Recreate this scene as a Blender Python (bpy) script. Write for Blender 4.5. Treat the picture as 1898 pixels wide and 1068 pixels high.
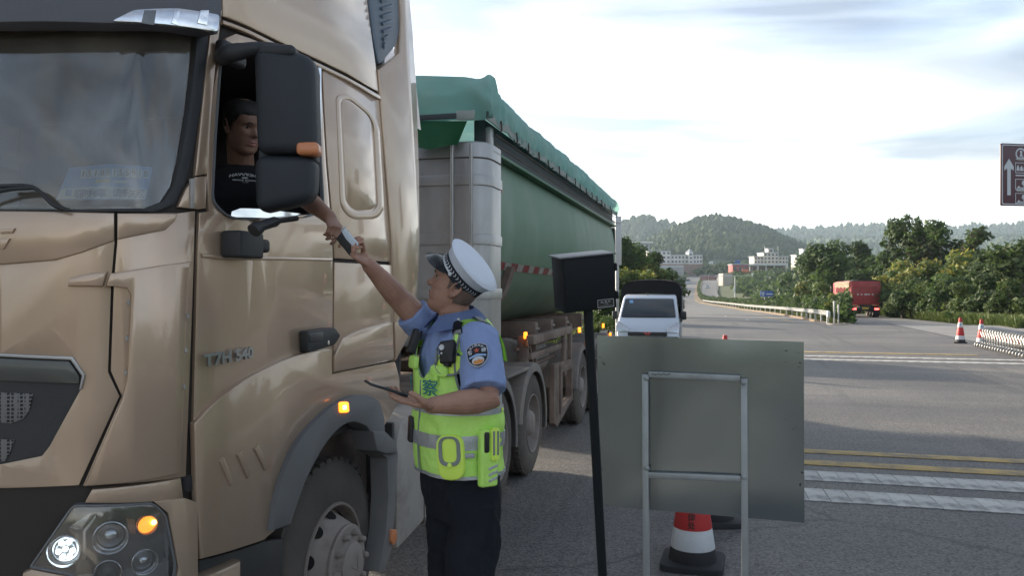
import bpy, bmesh, math, random
import numpy as np
from mathutils import Vector, Matrix, noise as mnoise

# ------------------------------------------------------------------ camera, sky, sun, exposure
scene = bpy.context.scene
for o in list(bpy.data.objects):
    bpy.data.objects.remove(o)
C = scene.collection
CAM_Z, FPX, YAW = 1.95, 1460.0, math.radians(14.6)
SN, CS = math.sin(YAW), math.cos(YAW)
cam_d = bpy.data.cameras.new('camera')
cam = bpy.data.objects.new('camera', cam_d)
C.objects.link(cam)
cam.location = (0, 0, CAM_Z)
cam.rotation_euler = (math.radians(90), 0, YAW)
cam_d.sensor_width = 36.0
cam_d.lens = 36.0 * FPX / 1898.0
cam_d.clip_start = 0.05
cam_d.clip_end = 9000
scene.camera = cam

SUN_AZ, SUN_EL = math.radians(-58), math.radians(15)      # azimuth from +Y towards +X
sun_dir = Vector((math.sin(SUN_AZ) * math.cos(SUN_EL), math.cos(SUN_AZ) * math.cos(SUN_EL), math.sin(SUN_EL)))
world = bpy.data.worlds.new('World')
scene.world = world
world.use_nodes = True
wn, wl = world.node_tree.nodes, world.node_tree.links
wn.clear()
w_out = wn.new('ShaderNodeOutputWorld')
w_bg = wn.new('ShaderNodeBackground')
w_bg.inputs['Strength'].default_value = 0.115
sky = wn.new('ShaderNodeTexSky')
sky.sky_type = 'NISHITA'
sky.sun_disc = False
sky.sun_elevation = SUN_EL
sky.sun_rotation = SUN_AZ
sky.air_density = 1.0
sky.dust_density = 1.7
sky.ozone_density = 1.0
# thin streaky cloud: whitens the blue where the noise is high, everywhere in the sky
tc = wn.new('ShaderNodeTexCoord')
mp = wn.new('ShaderNodeMapping')
mp.inputs['Scale'].default_value = (1.1, 1.1, 4.2)
mp.inputs['Rotation'].default_value = (0.10, 0.16, 0.5)
nz = wn.new('ShaderNodeTexNoise')
nz.inputs['Scale'].default_value = 1.7
nz.inputs['Detail'].default_value = 7
nz.inputs['Roughness'].default_value = 0.55
nz.inputs['Distortion'].default_value = 0.9
cr = wn.new('ShaderNodeValToRGB')
cr.color_ramp.elements[0].position = 0.43
cr.color_ramp.elements[0].color = (0, 0, 0, 1)
cr.color_ramp.elements[1].position = 0.66
cr.color_ramp.elements[1].color = (1, 1, 1, 1)
bw = wn.new('ShaderNodeRGBToBW')
gm = wn.new('ShaderNodeMath'); gm.operation = 'MULTIPLY_ADD'
gm.inputs[1].default_value = 1.0; gm.inputs[2].default_value = .5
tint = wn.new('ShaderNodeMix'); tint.data_type = 'RGBA'; tint.blend_type = 'MULTIPLY'
tint.inputs['Factor'].default_value = 1.0
tint.inputs[7].default_value = (1.0, 0.97, 0.93, 1)
mx = wn.new('ShaderNodeMix'); mx.data_type = 'RGBA'
wl.new(tc.outputs['Generated'], mp.inputs['Vector'])
wl.new(mp.outputs['Vector'], nz.inputs['Vector'])
wl.new(nz.outputs['Fac'], cr.inputs['Fac'])
wl.new(sky.outputs['Color'], bw.inputs['Color'])
wl.new(bw.outputs['Val'], gm.inputs[0])
wl.new(gm.outputs['Value'], tint.inputs[6])
cf = wn.new('ShaderNodeMath'); cf.operation = 'MULTIPLY'; cf.inputs[1].default_value = 0.8
wl.new(cr.outputs['Color'], cf.inputs[0])
wl.new(cf.outputs['Value'], mx.inputs['Factor'])
hsv = wn.new('ShaderNodeHueSaturation'); hsv.inputs['Saturation'].default_value = .62
wl.new(sky.outputs['Color'], hsv.inputs['Color'])
wl.new(hsv.outputs['Color'], mx.inputs[6])
wl.new(tint.outputs[2], mx.inputs[7])
# thicker, greyer streaks of high cloud
mp2 = wn.new('ShaderNodeMapping'); mp2.inputs['Scale'].default_value = (.9, .9, 5.5); mp2.inputs['Rotation'].default_value = (-.12, .22, 1.4)
n2 = wn.new('ShaderNodeTexNoise'); n2.inputs['Scale'].default_value = 2.1; n2.inputs['Detail'].default_value = 6; n2.inputs['Distortion'].default_value = 1.2
r2 = wn.new('ShaderNodeValToRGB'); r2.color_ramp.elements[0].position = .38; r2.color_ramp.elements[0].color = (.44, .48, .54, 1)
r2.color_ramp.elements[1].position = .66; r2.color_ramp.elements[1].color = (1, 1, 1, 1)
ml = wn.new('ShaderNodeMix'); ml.data_type = 'RGBA'; ml.blend_type = 'MULTIPLY'; ml.inputs['Factor'].default_value = 1
wl.new(tc.outputs['Generated'], mp2.inputs['Vector']); wl.new(mp2.outputs['Vector'], n2.inputs['Vector']); wl.new(n2.outputs['Fac'], r2.inputs['Fac'])
wl.new(mx.outputs[2], ml.inputs[6]); wl.new(r2.outputs['Color'], ml.inputs[7])
wl.new(ml.outputs[2], w_bg.inputs['Color'])
wl.new(w_bg.outputs['Background'], w_out.inputs['Surface'])

sun_d = bpy.data.lights.new('sun', 'SUN')
sun_d.energy = 2.6
sun_d.angle = math.radians(2.5)
sun_d.color = (1.0, 0.86, 0.68)
sun_o = bpy.data.objects.new('sun', sun_d)
C.objects.link(sun_o)
sun_o.rotation_euler = (-sun_dir).to_track_quat('-Z', 'Y').to_euler()
sun_o.location = (-30, 20, 40)

scene.view_settings.view_transform = 'Standard'
scene.view_settings.look = 'None'
scene.view_settings.gamma = 1.0
scene.view_settings.exposure = 1.92
cy = scene.cycles
cy.use_denoising = True
cy.max_bounces = 7
cy.diffuse_bounces = 3
cy.glossy_bounces = 3
cy.transmission_bounces = 4
cy.transparent_max_bounces = 24
cy.volume_bounces = 1
cy.caustics_reflective = False
cy.caustics_refractive = False
cy.sample_clamp_indirect = 6.0

# ------------------------------------------------------------------ measuring: picture point -> real place
FWD, RGT, UPV = Vector((-SN, CS, 0)), Vector((CS, SN, 0)), Vector((0, 0, 1))
CAM = Vector((0, 0, CAM_Z))

def ray(px, py):
    return FWD + RGT * ((px - 949.0) / FPX) + UPV * ((534.0 - py) / FPX)

def P(px, py, d):
    "point seen at px,py standing d metres in front of the camera"
    return CAM + ray(px, py) * d

def PX(px, py, X):
    "point seen at px,py on the vertical plane x = X"
    r = ray(px, py)
    return CAM + r * (X / r.x)

def PY(px, py, Y):
    r = ray(px, py)
    return CAM + r * (Y / r.y)

PROF = [(-400, 0), (40, 0), (70, -.6), (120, -1.3), (200, -1.9), (260, -1.6), (350, .5), (500, 6.7), (650, 15), (750, 21), (850, 24), (1000, 26), (9000, 40)]
_py = np.array([p[0] for p in PROF], float); _pz = np.array([p[1] for p in PROF], float)

def prof(y):
    # smoothed piecewise profile of the road along its length
    w = 12.0
    return float(np.mean(np.interp([y - w, y - w / 2, y, y + w / 2, y + w], _py, _pz))) if y > 25 else 0.0

def sst(a, b, x):
    t = min(1, max(0, (x - a) / (b - a)))
    return t * t * (3 - 2 * t)

def ter(x, y):
    "height of the land"
    z = prof(y)
    c = np.interp(y, [0, 120, 250, 500, 750, 1000], [4, 1, -8, -13, 2, 40])    # middle of the highway
    right = x - (c + 14 + 5 * sst(40, 0, y)); left = (c - (12 if y > 60 else 13)) - x
    if right > 0:
        z += (sst(0, 25, right) * 1.3 + sst(10, 150, right) * 9 * sst(150, 500, y) + .25 * math.sin(x * .13) * sst(3, 12, right))
    if left > 0:
        z += (sst(0, 25, left) * 1.0 + sst(10, 150, left) * 9 * sst(150, 500, y))
    return z

def PG(px, py, off=0.0):
    "point of the ground seen at px,py"
    r = ray(px, py)
    t = 3.0
    while t < 3000:
        p = CAM + r * t
        if p.z <= ter(p.x, p.y) + off:
            lo, hi = t / 1.01, t
            for _ in range(18):
                m = (lo + hi) / 2
                q = CAM + r * m
                if q.z <= ter(q.x, q.y) + off: hi = m
                else: lo = m
            return CAM + r * hi
        t *= 1.01
    return CAM + r * 3000

def PD(px, d, off=0.0):
    "ground point in the picture column px, d metres in front of the camera"
    p = P(px, 534, d)
    return Vector((p.x, p.y, ter(p.x, p.y) + off))

# ------------------------------------------------------------------ materials
MATS = {}

def inp(n, name, v):
    if name in n.inputs:
        n.inputs[name].default_value = v

def pm(name, col, rough=.5, metal=0.0, var=.12, scale=4.0, bump=0.0, bscale=60.0, coat=0.0, col2=None, c2=(.5, .65), spec=None,
       emit=None, estr=0.0, stretch=None, alpha=None, flat_wave=0.0, trans=0.0, objrand=0.0, dust=None, dust_amt=0.0, dust_h=(0.3, 1.6)):
    "procedural Principled material: noise-varied colour, optional second colour, bump, dust that settles low on the thing"
    if name in MATS: return MATS[name]
    m = bpy.data.materials.new(name)
    m.use_nodes = True
    nt = m.node_tree; N, L = nt.nodes, nt.links
    b = N['Principled BSDF']
    inp(b, 'Roughness', rough); inp(b, 'Metallic', metal)
    if coat: inp(b, 'Coat Weight', coat); inp(b, 'Coat Roughness', .045)
    if spec is not None: inp(b, 'Specular IOR Level', spec)
    t = N.new('ShaderNodeTexCoord')
    vec = t.outputs['Object']
    if stretch:
        mpn = N.new('ShaderNodeMapping'); mpn.inputs['Scale'].default_value = stretch
        L.new(vec, mpn.inputs['Vector']); vec = mpn.outputs['Vector']
    nz = N.new('ShaderNodeTexNoise'); nz.inputs['Scale'].default_value = scale; nz.inputs['Detail'].default_value = 6
    L.new(vec, nz.inputs['Vector'])
    rgb = N.new('ShaderNodeMix'); rgb.data_type = 'RGBA'
    a = [max(0, c * (1 - var)) for c in col] + [1]; c_ = [min(1, c * (1 + var)) for c in col] + [1]
    rgb.inputs[6].default_value = a; rgb.inputs[7].default_value = c_
    L.new(nz.outputs['Fac'], rgb.inputs['Factor'])
    out = rgb.outputs[2]
    if col2 is not None:
        n2 = N.new('ShaderNodeTexNoise'); n2.inputs['Scale'].default_value = scale * .45; n2.inputs['Detail'].default_value = 8
        n2.inputs['Roughness'].default_value = .65
        L.new(vec, n2.inputs['Vector'])
        rp = N.new('ShaderNodeValToRGB'); rp.color_ramp.elements[0].position = c2[0]; rp.color_ramp.elements[1].position = c2[1]
        L.new(n2.outputs['Fac'], rp.inputs['Fac'])
        mm = N.new('ShaderNodeMix'); mm.data_type = 'RGBA'; mm.inputs[7].default_value = list(col2) + [1]
        L.new(rp.outputs['Color'], mm.inputs['Factor']); L.new(out, mm.inputs[6]); out = mm.outputs[2]
    if objrand:
        oi = N.new('ShaderNodeObjectInfo')
        hs = N.new('ShaderNodeHueSaturation')
        r1 = N.new('ShaderNodeMapRange'); r1.inputs['To Min'].default_value = 1 - objrand; r1.inputs['To Max'].default_value = 1 + objrand
        L.new(oi.outputs['Random'], r1.inputs['Value']); L.new(r1.outputs['Result'], hs.inputs['Value'])
        L.new(out, hs.inputs['Color']); out = hs.outputs['Color']
    if dust is not None:
        ge = N.new('ShaderNodeNewGeometry'); sp = N.new('ShaderNodeSeparateXYZ'); L.new(ge.outputs['Position'], sp.inputs[0])
        mr = N.new('ShaderNodeMapRange'); mr.inputs['From Min'].default_value = dust_h[1]; mr.inputs['From Max'].default_value = dust_h[0]
        L.new(sp.outputs['Z'], mr.inputs['Value'])
        n3 = N.new('ShaderNodeTexNoise'); n3.inputs['Scale'].default_value = 3.5; n3.inputs['Detail'].default_value = 9; n3.inputs['Roughness'].default_value = .7
        L.new(t.outputs['Object'], n3.inputs['Vector'])
        mu = N.new('ShaderNodeMath'); mu.operation = 'MULTIPLY'; L.new(mr.outputs['Result'], mu.inputs[0]); L.new(n3.outputs['Fac'], mu.inputs[1])
        mu2 = N.new('ShaderNodeMath'); mu2.operation = 'MULTIPLY'; mu2.use_clamp = True; mu2.inputs[1].default_value = dust_amt * 2
        L.new(mu.outputs[0], mu2.inputs[0])
        dm = N.new('ShaderNodeMix'); dm.data_type = 'RGBA'; dm.inputs[7].default_value = list(dust) + [1]
        L.new(mu2.outputs[0], dm.inputs['Factor']); L.new(out, dm.inputs[6]); out = dm.outputs[2]
        rm = N.new('ShaderNodeMapRange'); rm.inputs['To Min'].default_value = rough; rm.inputs['To Max'].default_value = .85
        L.new(mu2.outputs[0], rm.inputs['Value']); L.new(rm.outputs['Result'], b.inputs['Roughness'])
    L.new(out, b.inputs['Base Color'])
    nrm = None
    if bump:
        nb = N.new('ShaderNodeTexNoise'); nb.inputs['Scale'].default_value = bscale; nb.inputs['Detail'].default_value = 5
        L.new(vec, nb.inputs['Vector'])
        bp = N.new('ShaderNodeBump'); bp.inputs['Strength'].default_value = min(1, bump); bp.inputs['Distance'].default_value = .01
        L.new(nb.outputs['Fac'], bp.inputs['Height']); nrm = bp
    if flat_wave:
        nw = N.new('ShaderNodeTexNoise'); nw.inputs['Scale'].default_value = 1.3; nw.inputs['Detail'].default_value = 1
        L.new(t.outputs['Object'], nw.inputs['Vector'])
        bq = N.new('ShaderNodeBump'); bq.inputs['Strength'].default_value = 1; bq.inputs['Distance'].default_value = flat_wave
        L.new(nw.outputs['Fac'], bq.inputs['Height'])
        if nrm: L.new(nrm.outputs['Normal'], bq.inputs['Normal'])
        nrm = bq
    if nrm: L.new(nrm.outputs['Normal'], b.inputs['Normal'])
    if emit:
        inp(b, 'Emission Color', list(emit) + [1]); inp(b, 'Emission Strength', estr)
    if trans:
        tr = N.new('ShaderNodeBsdfTranslucent'); L.new(out, tr.inputs['Color'])
        ms = N.new('ShaderNodeMixShader'); ms.inputs['Fac'].default_value = trans
        L.new(b.outputs['BSDF'], ms.inputs[1]); L.new(tr.outputs['BSDF'], ms.inputs[2])
        L.new(ms.outputs['Shader'], N['Material Output'].inputs['Surface'])
    MATS[name] = m
    return m

def glass(name, tint=(.75, .78, .76), refl=1.0, clear=.8, fmul=1.6, dust=(.02, .10)):
    "thin pane: clear tinted transmission plus a fresnel reflection"
    if name in MATS: return MATS[name]
    m = bpy.data.materials.new(name); m.use_nodes = True
    N, L = m.node_tree.nodes, m.node_tree.links
    N.remove(N['Principled BSDF'])
    tr = N.new('ShaderNodeBsdfTransparent'); tr.inputs['Color'].default_value = (tint[0] * clear, tint[1] * clear, tint[2] * clear, 1)
    gl = N.new('ShaderNodeBsdfGlossy'); gl.inputs['Roughness'].default_value = .03; gl.inputs['Color'].default_value = (refl, refl, refl, 1)
    fr = N.new('ShaderNodeFresnel'); fr.inputs['IOR'].default_value = 1.52
    ad = N.new('ShaderNodeMath'); ad.operation = 'MULTIPLY_ADD'; ad.inputs[1].default_value = fmul; ad.inputs[2].default_value = .02; ad.use_clamp = True
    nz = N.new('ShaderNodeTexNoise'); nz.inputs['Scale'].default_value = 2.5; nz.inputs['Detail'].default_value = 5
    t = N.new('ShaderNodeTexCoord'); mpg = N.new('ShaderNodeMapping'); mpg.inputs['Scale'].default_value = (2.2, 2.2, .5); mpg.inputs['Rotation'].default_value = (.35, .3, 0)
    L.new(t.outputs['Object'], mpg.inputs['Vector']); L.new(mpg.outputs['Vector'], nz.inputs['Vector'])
    df = N.new('ShaderNodeBsdfDiffuse'); df.inputs['Color'].default_value = (.70, .61, .51, 1)  # dust film, tinted warm; on the windscreen it doubles as a painted glare veil
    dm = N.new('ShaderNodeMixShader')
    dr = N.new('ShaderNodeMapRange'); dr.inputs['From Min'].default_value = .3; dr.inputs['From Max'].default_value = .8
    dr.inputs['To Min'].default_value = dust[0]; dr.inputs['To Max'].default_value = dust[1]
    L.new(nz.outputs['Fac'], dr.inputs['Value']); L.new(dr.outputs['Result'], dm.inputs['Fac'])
    ms = N.new('ShaderNodeMixShader')
    L.new(fr.outputs['Fac'], ad.inputs[0]); L.new(ad.outputs['Value'], ms.inputs['Fac'])
    L.new(tr.outputs[0], dm.inputs[1]); L.new(df.outputs[0], dm.inputs[2])
    L.new(dm.outputs[0], ms.inputs[1]); L.new(gl.outputs[0], ms.inputs[2])
    L.new(ms.outputs[0], N['Material Output'].inputs['Surface'])
    MATS[name] = m
    return m

# ------------------------------------------------------------------ objects
def tag(o, label=None, cat=None, group=None, kind=None):
    if label: o['label'] = label
    if cat: o['category'] = cat
    if group: o['group'] = group
    if kind: o['kind'] = kind
    return o

def empty(name, loc=(0, 0, 0), label=None, cat=None, group=None, rz=0.0):
    o = bpy.data.objects.new(name, None)
    o.empty_display_size = .1
    C.objects.link(o); o.location = loc; o.rotation_euler = (0, 0, rz)
    return tag(o, label, cat, group)

def world_of(o):
    "world matrix without waiting for the depsgraph (root or chain of parents)"
    m = o.matrix_basis.copy()
    p = o.parent
    mm = o.matrix_parent_inverse @ m
    while p:
        mm = p.matrix_parent_inverse @ p.matrix_basis @ mm
        p = p.parent
    return mm

def link(name, me, mat=None, parent=None, world_space=True, smooth=None):
    "one mesh object; world_space: its vertices are world coordinates and stay there under the parent"
    o = bpy.data.objects.new(name, me)
    C.objects.link(o)
    if mat is not None:
        if isinstance(mat, (list, tuple)):
            for q in mat: me.materials.append(q)
        else:
            me.materials.append(mat)
    if smooth is not None:
        me.shade_smooth()
        me.set_sharp_from_angle(angle=math.radians(smooth))
    if parent is not None:
        o.parent = parent
        if world_space:
            o.matrix_parent_inverse = world_of(parent).inverted()
    return o

def bm_obj(name, bm, mat=None, parent=None, world_space=True, smooth=None):
    bmesh.ops.recalc_face_normals(bm, faces=bm.faces[:])
    me = bpy.data.meshes.new(name)
    bm.to_mesh(me); bm.free()
    return link(name, me, mat, parent, world_space, smooth)

def mesh_obj(name, verts, faces, mat=None, parent=None, world_space=True, smooth=None):
    me = bpy.data.meshes.new(name)
    me.from_pydata([tuple(v) for v in verts], [], faces)
    me.update()
    return link(name, me, mat, parent, world_space, smooth)

def add_box(bm, c, size, bev=0.0, rot=None, seg=2):
    "box centred at c"
    M = Matrix.Translation(Vector(c)) @ (rot.to_4x4() if rot is not None else Matrix.Identity(4)) @ Matrix.Diagonal((size[0], size[1], size[2], 1))
    r = bmesh.ops.create_cube(bm, size=1.0, matrix=M)
    if bev > 0:
        vs = set(r['verts'])
        es = [e for e in bm.edges if e.verts[0] in vs and e.verts[1] in vs]
        bmesh.ops.bevel(bm, geom=es, offset=bev, segments=seg, profile=.5, affect='EDGES')

def box(name, c, size, mat, parent=None, bev=.004, rot=None, seg=2, smooth=40, world_space=True):
    bm = bmesh.new(); add_box(bm, c, size, bev, rot, seg)
    return bm_obj(name, bm, mat, parent, world_space, smooth)

def frame_of(t, up=Vector((0, 0, 1))):
    t = t.normalized()
    if abs(t.dot(up)) > .97: up = Vector((0, 1, 0)) if abs(t.y) < .9 else Vector((1, 0, 0))
    x = up.cross(t).normalized()
    y = t.cross(x).normalized()
    return x, y

def add_tube(bm, pts, rad, n=10, up=Vector((0, 0, 1)), caps=True, round_ends=False):
    "tube through pts; rad: number, list of numbers or list of (across, along-up) pairs"
    pts = [Vector(p) for p in pts]
    k = len(pts)
    if not isinstance(rad, (list, tuple)): rad = [rad] * k
    rad = [(r, r) if not isinstance(r, (list, tuple)) else r for r in rad]
    if round_ends:
        a, b = (pts[0] - pts[1]).normalized(), (pts[-1] - pts[-2]).normalized()
        ra, rb = rad[0], rad[-1]
        pre = [(pts[0] + a * max(ra) * .9, (ra[0] * .35, ra[1] * .35)), (pts[0] + a * max(ra) * .6, (ra[0] * .78, ra[1] * .78))]
        post = [(pts[-1] + b * max(rb) * .6, (rb[0] * .78, rb[1] * .78)), (pts[-1] + b * max(rb) * .9, (rb[0] * .35, rb[1] * .35))]
        pts = [q[0] for q in pre] + pts + [q[0] for q in post]
        rad = [q[1] for q in pre] + rad + [q[1] for q in post]
        k = len(pts)
    rings = []
    for i in range(k):
        t = (pts[min(i + 1, k - 1)] - pts[max(i - 1, 0)])
        x, y = frame_of(t, up)
        ring = []
        for j in range(n):
            a = 2 * math.pi * j / n
            ring.append(bm.verts.new(pts[i] + x * (rad[i][0] * math.cos(a)) + y * (rad[i][1] * math.sin(a))))
        rings.append(ring)
    for i in range(k - 1):
        for j in range(n):
            bm.faces.new((rings[i][j], rings[i][(j + 1) % n], rings[i + 1][(j + 1) % n], rings[i + 1][j]))
    if caps:
        bm.faces.new(rings[0][::-1]); bm.faces.new(rings[-1])
    return rings

def tube(name, pts, rad, mat, parent=None, n=10, up=Vector((0, 0, 1)), smooth=50, world_space=True, round_ends=False):
    bm = bmesh.new(); add_tube(bm, pts, rad, n, up, True, round_ends)
    return bm_obj(name, bm, mat, parent, world_space, smooth)

def add_lathe(bm, prof_, M, n=32, cap=True):
    "revolve (radius, height) about the local z axis of matrix M"
    rings = []
    for r, h in prof_:
        rings.append([bm.verts.new(M @ Vector((r * math.cos(2 * math.pi * j / n), r * math.sin(2 * math.pi * j / n), h))) for j in range(n)])
    for i in range(len(rings) - 1):
        for j in range(n):
            bm.faces.new((rings[i][j], rings[i][(j + 1) % n], rings[i + 1][(j + 1) % n], rings[i + 1][j]))
    if cap:
        bm.faces.new(rings[0][::-1]); bm.faces.new(rings[-1])
    return rings

def lathe(name, prof_, M, mat, parent=None, n=32, smooth=40, cap=True, world_space=True):
    bm = bmesh.new(); add_lathe(bm, prof_, M, n, cap)
    return bm_obj(name, bm, mat, parent, world_space, smooth)

def axis_matrix(loc, z, x=None):
    z = Vector(z).normalized()
    if x is None:
        x, y = frame_of(z)
    else:
        x = Vector(x); x = (x - z * x.dot(z)).normalized(); y = z.cross(x)
    M = Matrix((x, y, z)).transposed().to_4x4()
    M.translation = Vector(loc)
    return M

def round_poly(pts, r, n=3):
    "round the corners of a 2D polygon; r number or list per corner"
    out = []; k = len(pts)
    for i in range(k):
        p0, p1, p2 = Vector(pts[i - 1][:2]), Vector(pts[i][:2]), Vector(pts[(i + 1) % k][:2])
        rr = r[i] if isinstance(r, (list, tuple)) else r
        a, b = p0 - p1, p2 - p1
        rr = min(rr, a.length * .45, b.length * .45)
        if rr < 1e-6: out.append((p1.x, p1.y)); continue
        a = p1 + a.normalized() * rr; b = p1 + b.normalized() * rr
        for q in range(n + 1):
            t = q / n
            v = a * (1 - t) ** 2 + p1 * 2 * t * (1 - t) + b * t * t
            out.append((v.x, v.y))
    return out

def smooth_path(pts, n=6, closed=False):
    "Catmull-Rom through points of any dimension"
    P_ = [np.array(p, float) for p in pts]; out = []
    k = len(P_)
    for i in range(k if closed else k - 1):
        p0 = P_[(i - 1) % k] if closed or i > 0 else 2 * P_[0] - P_[1]
        p1 = P_[i]; p2 = P_[(i + 1) % k]
        p3 = P_[(i + 2) % k] if closed or i + 2 < k else 2 * P_[-1] - P_[-2]
        for q in range(n):
            t = q / n
            out.append(.5 * ((2 * p1) + (p2 - p0) * t + (2 * p0 - 5 * p1 + 4 * p2 - p3) * t * t + (3 * p1 - p0 - 3 * p2 + p3) * t ** 3))
    if not closed: out.append(P_[-1])
    return [tuple(float(c) for c in p) for p in out]

def plate_bm(outer, holes=(), d0=0.0, d1=.01, bev=.0, cuts_u=(), cuts_v=(), seg=2):
    "solid plate over a 2D outline (u,v) with holes, from height d0 to d1, edges of the top face bevelled"
    bm = bmesh.new()
    edges = []
    for loop in [outer] + list(holes):
        vs = [bm.verts.new((p[0], p[1], d0)) for p in loop]
        for i in range(len(vs)):
            edges.append(bm.edges.new((vs[i], vs[(i + 1) % len(vs)])))
    if holes:
        bmesh.ops.triangle_fill(bm, use_beauty=True, use_dissolve=False, edges=edges)
    else:
        bm.faces.new([e for e in bm.verts])
    for u in cuts_u:
        bmesh.ops.bisect_plane(bm, geom=bm.verts[:] + bm.edges[:] + bm.faces[:], plane_co=(u, 0, 0), plane_no=(1, 0, 0))
    for v in cuts_v:
        bmesh.ops.bisect_plane(bm, geom=bm.verts[:] + bm.edges[:] + bm.faces[:], plane_co=(0, v, 0), plane_no=(0, 1, 0))
    bmesh.ops.recalc_face_normals(bm, faces=bm.faces[:])
    for f in bm.faces:
        if f.normal.z > 0: f.normal_flip()
    r = bmesh.ops.extrude_face_region(bm, geom=bm.faces[:])
    top = [g for g in r['geom'] if isinstance(g, bmesh.types.BMVert)]
    for v in top: v.co.z = d1
    bmesh.ops.recalc_face_normals(bm, faces=bm.faces[:])
    if bev > 0:
        es = [e for e in bm.edges if len(e.link_faces) == 2 and e.verts[0].co.z > d1 - 1e-6 and e.verts[1].co.z > d1 - 1e-6
              and abs(e.link_faces[0].normal.dot(e.link_faces[1].normal)) < .5]
        bmesh.ops.bevel(bm, geom=es, offset=bev, segments=seg, profile=.5, affect='EDGES', clamp_overlap=True)
    return bm

def plate(name, outer, M, mat, parent=None, d0=0.0, d1=.01, bev=.002, holes=(), smooth=35, world_space=True):
    "flat solid plate in the local xy plane of matrix M"
    bm = plate_bm(outer, holes, d0, d1, bev)
    bmesh.ops.transform(bm, matrix=M, verts=bm.verts[:])
    return bm_obj(name, bm, mat, parent, world_space, smooth)

def text_mesh(name, txt, size, M, mat, parent=None, depth=.001, align='CENTER', shear=0.0, xs=1.0, offset=0.0, fn=None):
    "lettering as thin raised geometry in the xy plane of M"
    cu = bpy.data.curves.new(name, 'FONT')
    cu.body = txt; cu.size = size; cu.extrude = depth; cu.align_x = align; cu.align_y = 'CENTER'; cu.shear = shear; cu.offset = offset
    cu.resolution_u = 2
    t = bpy.data.objects.new(name + '_curve', cu)
    C.objects.link(t)
    dg = bpy.context.evaluated_depsgraph_get()
    me = bpy.data.meshes.new_from_object(t.evaluated_get(dg))
    bpy.data.objects.remove(t); bpy.data.curves.remove(cu)
    for v in me.vertices:
        v.co.x *= xs
        v.co = (fn(v.co) if fn else M @ v.co)
    me.materials.clear()
    return link(name, me, mat, parent)

def remeshed(name, bm, voxel, smooth_it, mat, parent=None, world_space=True, disp=None):
    "fuse overlapping closed volumes of bm into one continuous skin"
    bmesh.ops.recalc_face_normals(bm, faces=bm.faces[:])
    me = bpy.data.meshes.new(name + '_raw'); bm.to_mesh(me); bm.free()
    t = bpy.data.objects.new(name + '_raw', me); C.objects.link(t)
    r = t.modifiers.new('r', 'REMESH'); r.mode = 'VOXEL'; r.voxel_size = voxel
    if smooth_it:
        s = t.modifiers.new('s', 'SMOOTH'); s.iterations = smooth_it; s.factor = .5
    dg = bpy.context.evaluated_depsgraph_get()
    out = bpy.data.meshes.new_from_object(t.evaluated_get(dg))
    bpy.data.objects.remove(t); bpy.data.meshes.remove(me)
    if disp:
        k = len(out.vertices)
        nn = [v.normal.copy() for v in out.vertices]
        for v, q in zip(out.vertices, nn): v.co += q * disp(v.co)
    out.materials.clear()
    out.name = name
    o = link(name, out, mat, parent, world_space)
    out.shade_smooth()
    return o

def copy_tree(o, parent=None):
    c = o.copy(); C.objects.link(c); c.parent = parent
    for ch in list(o.children):
        copy_tree(ch, c)
    return c

RND = random.Random(7)
def fbm(p, s=1.0, o=4):
    return mnoise.fractal(Vector(p) * s, 1.0, 2.0, o)
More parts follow.
